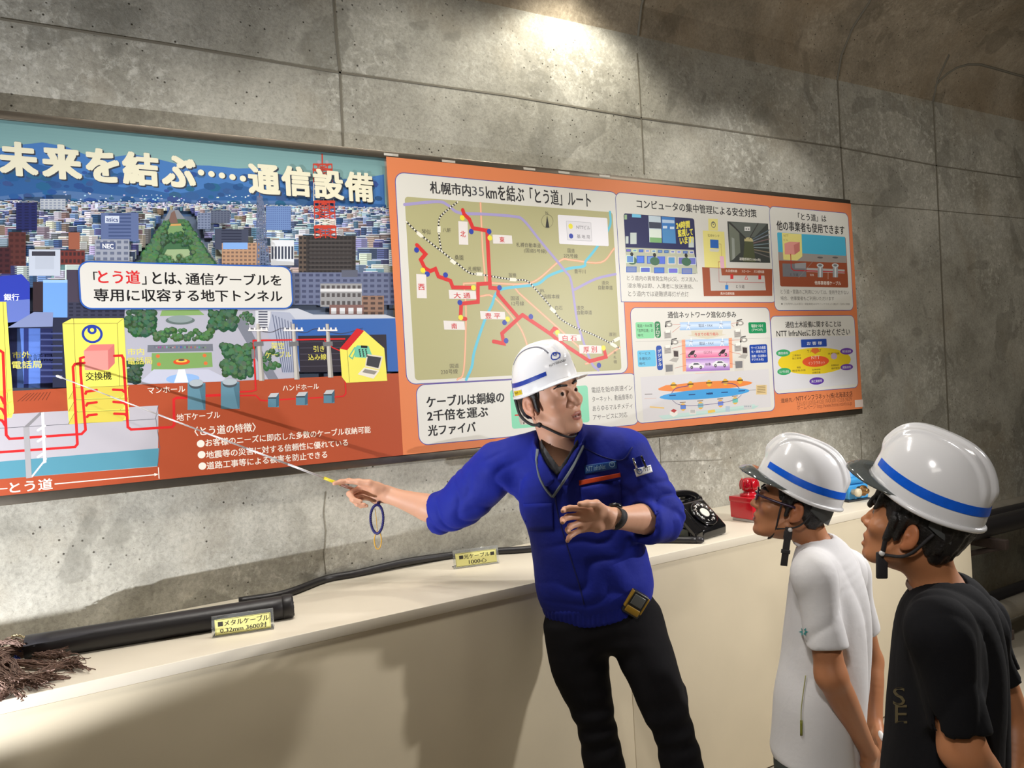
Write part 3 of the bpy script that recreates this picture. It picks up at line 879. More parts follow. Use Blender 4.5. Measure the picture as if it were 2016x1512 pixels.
bx.line([(1003, 675), (1034, 673)], 12, (196, 60, 50)); bx.text('約0.4', 1058, 1140, 660, 686, (80, 74, 70)); bx.line([(1066, 604), (1070, 744)], 3, K)
bx.poly([(1066, 596), (1058, 612), (1074, 612)], K); bx.poly([(1070, 748), (1062, 732), (1078, 732)], K)
bx.build('optical_fibre_box', orange)
# contact line printed straight on the orange
ct = Art(c6, 5)
BK = (96, 58, 40)
ct.text('連絡先／', 1330, 1450, 820, 856, (84, 56, 46), .004); ct.text('NTTインフラネット(株)北海道支店', 1452, 1898, 784, 836, (84, 50, 40), .008)
ct.text('TEL(011)233-4123  FAX(011)233-9839', 1456, 1892, 832, 872, (150, 90, 60)); ct.text('ホームページ http://www.home.nttinf.co.jp', 1460, 1892, 860, 906, (140, 80, 56))
ct.rbox([(1915, 838), (1980, 832), (1984, 888), (1920, 896)], (216, 200, 190), 0.001)
ct.build('contact_lettering', orange)

# ---- route map
mp = Art(c3, 20)
mp.rbox([(48, 98), (1812, 245), (1890, 1638), (158, 1795)], PW, 0.035, BL, .0028)
mp.rbox([(122, 283), (1772, 403), (1843, 1648), (218, 1731)], (172, 168, 124), 0.014)
mapo = mp.build('route_map_box', orange)
ml = Art(c3, 26)
PK, PI, RV = (226, 158, 124), (160, 150, 196), (96, 186, 208)
def dbl(pts, wd, curve=0):
    ml.line(pts, wd, PK, 1, curve=curve); ml.line(pts, wd * .35, (238, 190, 160), 1.5, curve=curve)
dbl([(728, 332), (745, 700), (768, 960)], 16); dbl([(595, 968), (770, 962), (1050, 972), (1180, 935), (1360, 785), (1450, 782), (1680, 800), (1785, 690)], 16, 5)
dbl([(595, 968), (614, 1200), (596, 1650), (545, 1725)], 15, 5); dbl([(730, 1068), (830, 1072), (1010, 1270), (1080, 1400), (1120, 1560)], 16, 4)
dbl([(988, 985), (1030, 1040), (1400, 1370), (1560, 1520)], 16); dbl([(1560, 1600), (1700, 1560), (1830, 1470)], 16)
ml.line([(1752, 402), (1748, 520), (1640, 690), (1560, 790), (1545, 830), (1420, 850), (1270, 905), (1180, 970), (1040, 990), (900, 1010), (845, 1055), (820, 1130), (760, 1260), (680, 1500), (660, 1620), (615, 1725)], 22, RV, 2, curve=5)
ml.line([(128, 345), (390, 322), (470, 350), (560, 410), (760, 420), (990, 438), (1070, 470), (1200, 630), (1390, 860), (1445, 950), (1490, 1250), (1550, 1450), (1610, 1600), (1660, 1650)], 22, PI, 3, curve=5)
ml.line([(1470, 1015), (1640, 930), (1796, 892)], 20, PI, 3, curve=4)
def rail(pts, curve=5):
    ml.line(pts, 14, (40, 38, 36), 4, rnd=False, curve=curve); ml.line(pts, 11, (232, 228, 214), 5, rnd=False, curve=curve, dash=(13, 13))
rail([(140, 478), (250, 580), (520, 790), (640, 882), (720, 895), (980, 936), (1090, 945), (1180, 1030), (1300, 1170), (1360, 1245), (1480, 1315), (1620, 1370), (1780, 1450), (1828, 1480)])
rail([(550, 322), (440, 410), (400, 470), (402, 600), (420, 712)]); rail([(1750, 1438), (1830, 1390)], 0)
for x, y, a in ((248, 582, 40), (400, 540, 90), (512, 796, 38), (720, 893, 2), (984, 936, 4), (1300, 1176, 42), (1780, 1452, 30), (1805, 1408, -28)):
    ca, sa = math.cos(math.radians(a)), math.sin(math.radians(a))
    ml.poly([(x + ca * u - sa * v_, y + sa * u + ca * v_) for u, v_ in ((-25, -13), (25, -13), (25, 13), (-25, 13))], (228, 226, 210), 6)
mapl = ml.build('map_roads', mapo)
rl = Art(c3, 34)
RR = (206, 44, 42)
for p in ([(588, 388), (598, 420), (640, 460), (668, 530), (780, 550)], [(780, 548), (804, 1000), (870, 1006), (866, 1050), (1030, 1240), (1060, 1215), (1290, 1370), (1360, 1430), (1590, 1580), (1720, 1545), (1705, 1488)],
          [(1030, 1240), (898, 1360), (912, 1440), (832, 1424)], [(1280, 1360), (1310, 1322), (1330, 1330)],
          [(802, 966), (708, 972), (708, 1112), (576, 1126), (570, 1240), (610, 1246)],
          [(226, 664), (294, 735), (256, 780), (288, 845), (330, 870), (372, 852), (396, 912), (490, 945), (510, 998), (672, 1000)]):
    rl.line(p, 31, RR, 1)
YE, BU = (226, 214, 62), (40, 62, 160)
for x, y in ((584, 450), (802, 608), (272, 863), (672, 1000), (572, 1235), (942, 1248), (1336, 1352), (1700, 1475)): rl.circ(x, y, 21, YE, 3)
for x, y in ((655, 557), (796, 557), (223, 703), (308, 893), (452, 900), (878, 1000), (565, 1117), (1126, 1228), (918, 1275), (930, 1418), (1664, 1612)): rl.circ(x, y, 21, BU, 2)
rl.build('tunnel_route_lines', mapo)
mt = Art(c3, 40)
mt.text('札幌市内', 328, 652, 172, 270, (44, 42, 44), .02); mt.text('35', 660, 756, 205, 275, (60, 60, 70)); mt.text('kmを結ぶ「とう道」ルート', 770, 1600, 215, 338, (44, 42, 44), .014)
for c_, t, bx4, tb in (((552, 478, 626, 660), '北', None, (568, 610, 552, 602)), ((822, 584, 975, 652), '東', None, (878, 918, 598, 644)), ((220, 895, 298, 1082), '西', None, (236, 286, 970, 1020)),
                  ((476, 1020, 690, 1088), '大 通', None, (516, 648, 1038, 1084)), ((435, 1262, 600, 1330), '南', None, (498, 542, 1280, 1326)), ((724, 1186, 920, 1248), '豊 平', None, (764, 884, 1198, 1244)),
                  ((1340, 1364, 1518, 1418), '白 石', None, (1376, 1488, 1374, 1420)), ((1505, 1460, 1682, 1510), '厚 別', None, (1540, 1648, 1462, 1512))):
    x0, y0, x1, y1 = c_
    if t == '厚 別': y0, y1 = 1452, 1518
    sl = 0.03
    mt.poly([(x0, y0 - 3), (x1, y0 + (x1 - x0) * sl), (x1 + 6, y1 + 2), (x0 + 6, y1)], (222, 216, 212), 5)
    mt.text(t, *tb, (196, 40, 44), .018, 6)
GT = (92, 88, 70)
for t, x0, x1, y0, y1 in (('琴似', 264, 336, 540, 580), ('八軒', 430, 494, 528, 564), ('桑園', 524, 592, 744, 782), ('札幌駅', 630, 732, 834, 872), ('苗穂', 950, 1010, 884, 918), ('札樽自動車道', 1010, 1204, 646, 682),
                          ('(国道5号線)', 1072, 1248, 692, 730), ('国道', 1416, 1472, 690, 724), ('275号線', 1386, 1496, 732, 766), ('豊平川', 1470, 1558, 854, 888), ('道央', 1686, 1742, 944, 976), ('自動車道', 1660, 1772, 982, 1016),
                          ('JR', 1192, 1234, 1012, 1042), ('函館本線', 1226, 1352, 1052, 1086), ('国道', 968, 1034, 1066, 1100), ('12号線', 974, 1072, 1106, 1142), ('白石', 1318, 1376, 1142, 1176), ('道央', 1488, 1546, 1142, 1174), ('自動車道', 1492, 1608, 1178, 1212),
                          ('厚別', 1744, 1800, 1354, 1384), ('新', 1780, 1802, 1500, 1524), ('札', 1780, 1802, 1535, 1560), ('幌', 1782, 1806, 1570, 1598), ('国道', 486, 556, 1598, 1634), ('230号線', 414, 548, 1642, 1682)):
    mt.text(t, x0, x1, y0, y1, GT, 0, 6)
mt.rbox([(1338, 424), (1730, 450), (1742, 672), (1350, 655)], (224, 222, 226), 0.006)
mt.rbox([(1408, 474), (1602, 488), (1606, 630), (1414, 622)], (214, 212, 216), 0.002, (150, 148, 156), .0012)
mt.circ(1440, 515, 21, YE); mt.circ(1444, 592, 20, BU); mt.text('NTTビル', 1486, 1594, 508, 538, (90, 88, 96)); mt.text('基 地 局', 1490, 1592, 582, 612, (90, 88, 96))
n0 = mt.n + 1
for k in range(24):
    a, b = 2 * math.pi * k / 24, 2 * math.pi * (k + 1) / 24
    mt.line([(1256 + 46 * math.cos(a), 474 + 52 * math.sin(a)), (1256 + 46 * math.cos(b), 474 + 52 * math.sin(b))], 2.5, (120, 116, 90), n0, rnd=False)
mt.poly([(1254, 428), (1242, 526), (1272, 527)], (36, 36, 34)); mt.text('N', 1242, 1260, 398, 422, (110, 106, 84))
mt.build('map_lettering', mapo)

# ---- safety box
sf = Art(c5, 5)
sf.rbox([(5, 88), (1245, 195), (1300, 948), (85, 950)], PW, 0.03, BL, .0028, (0, 0, 0, 1))
sf.text('コンピュータの集中管理による安全対策', 188, 1138, 178, 248, K, .016)
sf.text('とう道内の異常発生時(火災、ガス流入、', 112, 672, 748, 792, (84, 80, 76)); sf.text('浸水等)は即、入溝者に放送連絡、', 116, 636, 806, 850, (84, 80, 76)); sf.text('とう道内では避難誘導灯が点灯', 122, 600, 866, 908, (84, 80, 76))
sbox = sf.build('safety_box', orange)
sp = Art(c5, 14)
sp.rbox([(88, 252), (640, 290), (672, 728), (108, 714)], (30, 34, 84), 0.012)
sp.rect(92, 262, 112, 300, (150, 180, 140)); sp.poly([(152, 256), (222, 262), (224, 286), (152, 282)], (110, 190, 224))
sp.poly([(282, 268), (378, 276), (388, 484), (290, 480)], (190, 206, 216)); sp.poly([(286, 318), (380, 324), (382, 372), (288, 368)], (54, 62, 84)); sp.poly([(290, 376), (384, 380), (388, 484), (292, 480)], (216, 226, 214)); sp.poly([(292, 440), (386, 444), (388, 484), (294, 480)], (120, 170, 110))
sp.poly([(384, 276), (490, 284), (500, 490), (394, 484)], (52, 120, 190)); sp.poly([(390, 300), (486, 306), (488, 330), (392, 326)], (176, 200, 226)); sp.poly([(394, 376), (492, 382), (500, 488), (398, 484)], (72, 136, 190))
for q in ((396, 350), (452, 356)): sp.rect(q[0], q[1], q[0] + 34, q[1] + 20, (200, 216, 232))
for q in ((102, 432, 124, 490), (138, 404, 188, 494), (600, 440, 642, 520)): sp.rect(*q, (190, 200, 196))
sp.poly([(102, 520), (640, 540), (672, 726), (108, 714)], (176, 180, 160))
n0 = sp.n + 1
for r_, (ya, hh) in enumerate(((530, 22), (580, 60), (668, 46))):
    for i in range(7 + (r_ == 0) * 4):
        wd = (36, 62, 82)[r_]; x = 106 + i * (wd + (14, 20, 28)[r_])
        if x + wd < 668:
            sp.rect(x, ya + x * .03, x + wd, ya + hh + x * .03, jit((70, 104, 176) if rnd.random() < .6 else (208, 210, 200), 20), n0 + r_); sp.rect(x + 6, ya + 5 + x * .03, x + wd - 6, ya + hh - 6 + x * .03, jit((96, 124, 196), 26), n0 + r_ + .3)
for x, y in ((150, 590), (330, 596), (580, 600)): sp.ell(x - 36, y, x + 40, y + 66, (64, 104, 80)); sp.circ(x, y - 16, 16, (36, 36, 38))
for i, t in enumerate(('24時間', '監視して', 'います!')): sp.text(t, 500 + i * 14, (610, 634, 638)[i], 312 + i * 60, 372 + i * 60, (232, 220, 80), .03, slope=.35)
sp.build('control_room_picture', sbox)
sd = Art(c5, 14)
YL = (226, 216, 130)
sd.poly([(755, 292), (830, 294), (832, 388), (757, 386)], YL); sd.poly([(712, 386), (882, 396), (898, 690), (728, 690)], YL)
sd.ring(796, 340, 22, 5, (60, 66, 90)); sd.text('監視センタ', 752, 842, 416, 438, (110, 100, 60)); sd.poly([(770, 456), (836, 460), (838, 528), (772, 524)], (34, 96, 180)); sd.poly([(766, 530), (846, 534), (834, 556), (770, 552)], (206, 204, 190))
sd.poly([(706, 676), (1262, 690), (1262, 902), (720, 904)], (152, 78, 50)); sd.poly([(766, 680), (856, 684), (862, 740), (1200, 742), (1212, 858), (776, 862)], (190, 186, 180))
sd.line([(838, 492), (856, 494), (868, 690)], 3, (150, 110, 80)); sd.line([(866, 632), (836, 634), (842, 792), (1200, 798)], 3.5, (170, 66, 60))
sd.poly([(846, 588), (878, 590), (884, 684), (852, 682)], (226, 176, 196)); sd.rect(930, 732, 954, 768, (196, 48, 48)); sd.rect(1152, 738, 1174, 772, (196, 48, 48)); sd.poly([(1056, 738), (1042, 772), (1070, 774)], (206, 84, 76)); sd.poly([(1056, 748), (1049, 768), (1063, 769)], (200, 190, 184))
sd.rect(890, 816, 914, 852, (40, 120, 196)); sd.line([(902, 796), (902, 818)], 4, (80, 90, 120))
for t, x0, x1, y0, y1, cc in (('火災感知器', 892, 984, 694, 716, (226, 212, 200)), ('スピーカー', 1020, 1090, 698, 718, (226, 212, 200)), ('ガス感知器', 1116, 1198, 700, 722, (226, 212, 200)), ('とう道', 974, 1042, 814, 842, (80, 76, 74)), ('高水位感知器', 852, 962, 872, 894, (226, 212, 200))): sd.text(t, x0, x1, y0, y1, cc, .01)
sd.poly([(906, 314), (1228, 332), (1246, 642), (926, 634)], (58, 62, 58)); n0 = sd.n + 1
for k in range(7): sd.line([(1240, 380 + k * 36), (1080, 470 + k * 12)], 8, jit((120, 122, 126), 26), n0, rnd=False)
sd.poly([(918, 330), (1000, 400), (1010, 560), (930, 630)], (112, 118, 104), n0); sd.poly([(940, 440), (962, 450), (968, 600), (946, 620)], (150, 156, 148), n0 + 1)
sd.poly([(930, 318), (1220, 334), (1120, 440), (1050, 440)], (92, 98, 92), n0 + 1); sd.line([(930, 330), (1050, 450)], 9, (44, 42, 40), n0 + 2); sd.line([(1150, 330), (1080, 450)], 8, (50, 46, 44), n0 + 2)
sd.ell(1040, 440, 1110, 490, (190, 180, 130), n0 + 2); sd.poly([(1044, 470), (1110, 474), (1130, 634), (1030, 630)], (78, 84, 56), n0 + 2); sd.rect(1042, 356, 1088, 390, (214, 214, 210), n0 + 3); sd.circ(1056, 374, 6, (50, 50, 50), n0 + 4); sd.circ(1075, 375, 6, (50, 50, 50), n0 + 4)
sd.text('避難誘導灯(100m毎)', 1002, 1170, 602, 628, (226, 224, 214), .01, n0 + 5)
sd.build('sensor_diagram', sbox)

# ---- shared use box
su = Art(c5, 5)
su.rbox([(1262, 200), (1860, 250), (1905, 1015), (1262, 1014)], PW, 0.03, BL, .0028)
su.text('「とう道」は', 1466, 1690, 254, 312, K, .016); su.text('他の事業者も使用できます', 1296, 1834, 326, 402, K, .016)
su.text('とう道・管路のご利用については、使用予定がない', 1328, 1868, 854, 888, (96, 92, 86)); su.text('場合、他事業者もご利用いただけます', 1328, 1752, 906, 938, (96, 92, 86)); su.text('● ご利用申し込み窓口・調査業務はNTTインフラネット(株)が一元的に実施', 1332, 1876, 958, 976, (96, 92, 86))
sbx = su.build('shared_use_box', orange)
sv = Art(c5, 14)
sv.rbox([(1300, 400), (1842, 436), (1866, 836), (1326, 828)], (150, 76, 48), 0.01)
sv.rbox([(1300, 400), (1842, 436), (1846, 590), (1310, 560)], (72, 172, 204), 0.008)
sv.poly([(1312, 556), (1848, 586), (1850, 642), (1316, 622)], (152, 146, 140)); sv.poly([(1338, 404), (1494, 414), (1500, 590), (1460, 622), (1350, 616)], YL)
sv.poly([(1342, 646), (1530, 650), (1532, 752), (1346, 750)], (116, 116, 120)); sv.poly([(1440, 646), (1530, 640), (1528, 686), (1442, 684)], (150, 150, 152))
sv.poly([(1358, 488), (1400, 474), (1480, 478), (1480, 548), (1440, 576), (1362, 574)], (222, 150, 140)); sv.poly([(1432, 500), (1480, 478), (1480, 548), (1440, 576)], (196, 118, 110)); sv.poly([(1534, 680), (1836, 694), (1836, 724), (1534, 712)], (176, 172, 168))
sv.line([(1408, 574), (1412, 680), (1430, 700), (1836, 714)], 9, (180, 44, 52)); sv.line([(1610, 600), (1470, 760)], 3, (150, 140, 136))
for x in (1642, 1762):
    sv.rect(x - 20, 670, x + 20, 755, (150, 154, 156)); sv.rect(x - 6, 670, x + 6, 755, (206, 208, 208)); sv.ell(x - 28, 645, x + 26, 678, (196, 200, 200)); sv.ell(x - 16, 652, x + 14, 670, (110, 116, 118)); sv.ell(x - 24, 592, x + 22, 606, (96, 92, 92))
sv.text('NTT', 1352, 1390, 418, 436, (140, 130, 80)); sv.text('ビル', 1352, 1388, 452, 468, (140, 130, 80)); sv.text('とう道', 1404, 1468, 722, 746, (66, 66, 72)); sv.text('管路', 1560, 1592, 728, 746, (216, 200, 190)); sv.text('他事業者様ケーブル', 1598, 1806, 784, 816, (226, 216, 206), .02)
sv.line([(1704, 770), (1704, 716)], 3, (226, 216, 206))
sv.build('duct_diagram', sbx)

# ---- network history box
nb = Art(c6, 5)
nb.rbox([(130, 112), (1240, 108), (1280, 920), (200, 1018)], PW, 0.03, BL, .0028)
nb.text('通信ネットワーク進化の歩み', 434, 976, 138, 190, K, .014)
nbo = nb.build('network_history_box', orange)
nd = Art(c6, 14)
def pill(x0, y0, x1, y1, col, r=.008): nd.rbox([(x0, y0), (x1, y0 - (x1 - x0) * .02), (x1 + 4, y1 - (x1 - x0) * .03), (x0 + 4, y1)], col, r)
pill(180, 224, 326, 354, (128, 204, 150)); pill(330, 218, 376, 348, (24, 120, 70), .012); pill(1072, 224, 1212, 312, (24, 136, 84)); pill(194, 446, 338, 576, (96, 184, 220)); pill(344, 408, 390, 602, (28, 72, 160), .012); pill(1082, 400, 1222, 546, (26, 66, 156))
for t, x0, x1, y0, y1, cc in (('電話・FAX等', 194, 312, 238, 264, (50, 80, 60)), ('「音声伝達」の', 194, 318, 276, 302, (50, 80, 60)), ('時代', 198, 240, 314, 338, (50, 80, 60)), ('電話をつなぐ', 1096, 1190, 238, 264, (226, 226, 216)), ('(アナログ)', 1100, 1186, 272, 296, (226, 226, 216)),
                          ('サービス', 206, 296, 458, 480, (40, 70, 96)), ('多様化の', 208, 298, 498, 522, (40, 70, 96)), ('時代', 210, 256, 538, 562, (40, 70, 96)), ('サービスの高度', 1094, 1210, 412, 436, (222, 224, 226)), ('化・高速化(交', 1096, 1212, 444, 468, (222, 224, 226)), ('換機・伝送路の', 1098, 1214, 478, 500, (222, 224, 226)), ('デジタル化)', 1098, 1194, 506, 530, (222, 224, 226))):
    nd.text(t, x0, x1, y0, y1, cc, .008)
for i, ch in enumerate('アナログ'): nd.text(ch, 340 + i * 1, 366 + i * 1, 236 + i * 28, 258 + i * 28, (226, 226, 216), .02)
for i, ch in enumerate('デジタル'): nd.text(ch, 354 + i * 2, 382 + i * 2, 438 + i * 34, 466 + i * 34, (226, 226, 216), .02)
nd.line([(180, 376), (1240, 348)], 2.5, (176, 172, 166))
for y0, y1, x0, x1, ca, cb_ in ((218, 280, 530, 934, (150, 184, 222), (204, 218, 234)), (356, 412, 572, 916, (150, 184, 222), (204, 218, 234)), (414, 502, 574, 920, (214, 110, 150), (232, 176, 196)), (506, 606, 578, 926, (158, 116, 190), (216, 196, 226))):
    n0 = nd.n + 1; nd.n += 1
    for k in range(8):
        t = abs((k + .5) / 8 - .45) * 2
        c_ = [b + (a - b) * min(1, t) for a, b in zip(ca, cb_)]
        nd.poly([(x0, y0 + 6 + (y1 - y0) * k / 8), (x1, y0 - 4 + (y1 - y0) * k / 8), (x1, y0 - 4 + (y1 - y0) * (k + 1) / 8), (x0, y0 + 6 + (y1 - y0) * (k + 1) / 8)], c_, n0)
nd.poly([(545, 362), (572, 360), (580, 608), (554, 612)], (232, 160, 124)); nd.poly([(916, 350), (942, 346), (948, 582), (926, 586)], (232, 160, 124))
nd.text('電話・FAX', 678, 790, 236, 262, (70, 80, 110)); nd.text('電話・FAX', 684, 798, 378, 402, (70, 80, 110)); nd.text('ISDN', 720, 782, 450, 472, (150, 90, 110)); nd.text('映像', 732, 776, 544, 566, (80, 60, 90), .02)
nd.poly([(620, 292), (870, 284), (866, 318), (900, 320), (750, 356), (590, 326), (624, 322)], (206, 198, 176)); nd.text('今までの取り組み', 646, 836, 304, 330, (196, 70, 66), .012)
nd.poly([(660, 624), (940, 612), (760, 654), (600, 646)], (232, 176, 150)); nd.text('現在の取り組み', 700, 816, 622, 640, (206, 84, 70), .01)
# small telephones, documents, computers, vehicles
for x, y in ((446, 240), (1010, 228), (494, 378), (1040, 360)):
    nd.ell(x - 28, y - 16, x + 26, y + 22, (150, 146, 140)); nd.ell(x - 16, y - 8, x + 14, y + 12, (222, 220, 212)); nd.line([(x - 30, y + 16), (x - 26, y - 18), (x + 10, y - 26)], 9, (76, 74, 72)); nd.circ(x - 28, y + 16, 9, (50, 48, 48))
for x, y in ((432, 318), (986, 310), (432, 438), (988, 420)):
    nd.poly([(x - 28, y - 20), (x + 26, y - 30), (x + 32, y + 30), (x - 24, y + 36)], (176, 172, 166)); nd.poly([(x - 16, y - 34), (x + 20, y - 38), (x + 22, y - 14), (x - 14, y - 10)], (226, 224, 216)); n0 = nd.n + 1
    for k in range(4): nd.line([(x - 20, y - 4 + k * 10), (x + 24, y - 8 + k * 10)], 3, (96, 92, 90), n0, rnd=False)
for x, y in ((494, 480), (1040, 452)): nd.poly([(x - 22, y - 40), (x + 28, y - 36), (x + 30, y + 24), (x - 16, y + 22)], (196, 192, 184)); nd.poly([(x - 14, y - 32), (x + 22, y - 28), (x + 24, y + 16), (x - 10, y + 14)], (66, 56, 56)); nd.poly([(x - 16, y + 24), (x + 30, y + 26), (x + 10, y + 60), (x - 50, y + 48)], (170, 166, 160))
for x, y in ((446, 590), (998, 562)): nd.poly([(x - 38, y - 40), (x + 40, y - 44), (x + 38, y + 46), (x - 34, y + 48)], (206, 202, 192)); nd.poly([(x - 30, y - 30), (x + 28, y - 32), (x + 28, y + 20), (x - 26, y + 26)], (120, 120, 122))
for p in ([(474, 242), (536, 240)], [(470, 304), (536, 252)], [(934, 234), (990, 226)], [(934, 240), (960, 262)], [(522, 380), (574, 376)], [(466, 430), (576, 402)], [(530, 478), (580, 466)], [(490, 586), (584, 562)], [(916, 368), (1016, 362)], [(916, 388), (960, 404)], [(918, 454), (1016, 476)], [(924, 548), (968, 556)]): nd.line(p, 3, (196, 116, 100))
for x, y in ((600, 250), (858, 240), (620, 380), (868, 380)):
    nd.circ(x, y - 28, 7, (226, 226, 226)); nd.line([(x, y - 20), (x - 4, y + 6), (x - 16, y + 28)], 6, (232, 232, 232)); nd.line([(x - 4, y + 6), (x + 10, y + 28)], 6, (232, 232, 232)); nd.line([(x - 14, y - 6), (x + 14, y - 2)], 5, (120, 130, 160))
for x, y in ((628, 468), (870, 458)):
    for dx in (-24, 24): nd.circ(x + dx, y + 20, 13, (50, 40, 44)); nd.circ(x + dx, y + 20, 6, (190, 180, 184))
    nd.poly([(x - 26, y + 6), (x - 6, y - 18), (x + 24, y - 24), (x + 12, y + 10), (x - 8, y + 16)], (50, 40, 44))
for x, y in ((660, 566), (848, 552)):
    nd.poly([(x - 62, y + 14), (x - 58, y - 6), (x - 30, y - 24), (x + 18, y - 26), (x + 40, y - 8), (x + 62, y - 2), (x + 62, y + 16)], (222, 222, 224)); nd.poly([(x - 26, y - 6), (x - 18, y - 20), (x + 14, y - 20), (x + 28, y - 8)], (80, 80, 92))
    for dx in (-36, 36): nd.circ(x + dx, y + 14, 13, (44, 42, 44)); nd.circ(x + dx, y + 14, 6, (176, 176, 176))
nd.build('service_diagram', nbo)
ng = Art(c6, 14)
ng.poly([(218, 656), (1234, 592), (1252, 890), (242, 1006)], (206, 204, 206), 1)
ng.poly([(360, 962), (1160, 880), (1120, 905), (400, 990)], (176, 206, 200), 2); ng.poly([(360, 962), (640, 930), (1120, 870), (1130, 884), (400, 985)], (186, 212, 206), 2.5)
ng.ell(356, 692, 1104, 762, (226, 134, 70), 3); ng.poly([(356, 748), (420, 720), (1050, 690), (1110, 700), (1000, 716), (500, 762)], (226, 134, 70), 3.2)
ng.ell(368, 752, 1084, 828, (70, 156, 216), 3.5)
for x, y in ((480, 722), (614, 715), (762, 705), (890, 694), (1006, 684)): ng.circ(x, y, 26, (226, 178, 60), 4, 20); ng.line([(x - 24, y - 2), (x + 24, y - 4)], 10, (90, 66, 30), 5, rnd=False)
for x, y in ((556, 892), (694, 880), (852, 864), (968, 842)): ng.circ(x, y, 30, (222, 176, 84), 4, 20); ng.poly([(x - 22, y - 14), (x + 22, y - 18), (x + 22, y + 14), (x - 20, y + 18)], jit((120, 150, 190), 40), 5); ng.line([(x - 26, y - 34), (x + 20, y - 38)], 7, (130, 110, 90), 5, rnd=False)
ng.line([(600, 724), (500, 745), (466, 782)], 6, (96, 64, 130), 6, curve=4); ng.line([(860, 700), (960, 712), (1000, 744)], 6, (90, 70, 120), 6, curve=4); ng.line([(470, 838), (520, 872), (640, 882), (880, 856), (980, 826), (1018, 796)], 4, (96, 84, 130), 6, curve=5)
for x, y in ((472, 802), (626, 796), (766, 788), (884, 778), (1020, 766)): ng.line([(x - 26, y), (x + 26, y - 3)], 9, (40, 76, 130), 6, rnd=False)
ng.rect(1134, 718, 1218, 794, (214, 190, 140), 4); [ng.line([(1142, 730 + k * 13), (1208, 726 + k * 13)], 4, (120, 100, 66), 5, rnd=False) for k in range(5)]
ng.line([(1080, 760), (1132, 757)], 3, (120, 120, 120), 4); ng.line([(292, 892), (406, 900)], 12, (224, 190, 120), 4, rnd=False); ng.line([(250, 826), (344, 822)], 5, (206, 180, 170), 4, rnd=False); ng.line([(252, 792), (312, 790)], 6, (120, 116, 116), 4, rnd=False)
ng.poly([(450, 930), (480, 906), (512, 924), (512, 952), (480, 970), (450, 952)], (226, 222, 214), 6); ng.poly([(456, 924), (480, 906), (506, 920), (486, 938)], (176, 60, 60), 7)
ng.rect(606, 908, 658, 950, (214, 212, 206), 6); ng.rect(614, 914, 650, 938, (180, 180, 178), 7); ng.rect(892, 886, 926, 930, (170, 190, 204), 6); ng.rect(1036, 876, 1100, 908, (196, 198, 200), 6); [ng.rect(1042 + k * 14, 882, 1050 + k * 14, 892, (150, 160, 170), 7) for k in range(4)]
ng.poly([(750, 920), (806, 912), (812, 932), (754, 942)], (222, 190, 90), 6); ng.text('NGN', 742, 792, 776, 796, (30, 60, 110), .02, 7)
ng.build('pasted_network_sheet', nbo)

# ---- contact box
cbx = Art(c6, 5)
cbx.rbox([(1252, 176), (1912, 172), (1940, 738), (1278, 786)], PW, 0.03, BL, .0028)
cbx.text('通信土木設備に関することは', 1366, 1808, 214, 264, K, .014); cbx.text('NTT InfraNetにおまかせください', 1296, 1878, 278, 332, K, .014)
co = cbx.build('contact_box', orange)
cd = Art(c6, 14)
cd.poly([(1262, 346), (1916, 330), (1934, 710), (1290, 764)], (208, 208, 212))
cd.rbox([(1488, 358), (1692, 354), (1694, 416), (1492, 420)], (40, 74, 160), 0.004); cd.text('お 客 様', 1536, 1656, 374, 402, (214, 218, 226), .02)
cd.ell(1306, 424, 1886, 634, (222, 196, 40)); cd.ell(1500, 488, 1712, 576, (216, 84, 48))
cd.text('ワンストップ', 1540, 1650, 436, 462, (110, 80, 30), .01); cd.poly([(1580, 428), (1624, 428), (1640, 452), (1602, 474), (1566, 452)], (214, 110, 50)); cd.text('NTT', 1572, 1638, 488, 514, (232, 206, 180)); cd.text('インフラネット', 1548, 1680, 530, 556, (232, 206, 180))
for x0, y0, x1, y1, cc, t in ((1292, 438, 1404, 494, (60, 156, 100), '通信会社'), (1302, 584, 1410, 640, (60, 156, 100), 'コンサル会社'), (1800, 426, 1902, 478, (108, 66, 160), '地方自治体'), (1802, 552, 1902, 602, (108, 66, 160), '建設会社'), (1556, 658, 1672, 716, (92, 56, 160), '施工業者等')):
    cd.ell(x0, y0, x1, y1, cc); cd.text(t, x0 + 16, x1 - 16, (y0 + y1) / 2 - 10, (y0 + y1) / 2 + 11, (214, 214, 220), .01)
for t, x0, x1, y0, y1 in (('工事設計', 1420, 1488, 476, 492), ('施工管理', 1420, 1490, 500, 516), ('検査', 1456, 1488, 572, 588), ('構造物点検', 1420, 1526, 596, 612), ('各種調査', 1702, 1796, 462, 478), ('設備設計', 1728, 1790, 554, 570), ('維持管理', 1730, 1796, 578, 594), ('支障移転', 1576, 1644, 590, 604), ('点検作業', 1578, 1644, 612, 628)): cd.text(t, x0, x1, y0, y1, (96, 80, 40), .01)
cd.ell(1726, 466, 1776, 516, (188, 166, 190))
cd.build('company_diagram', co)
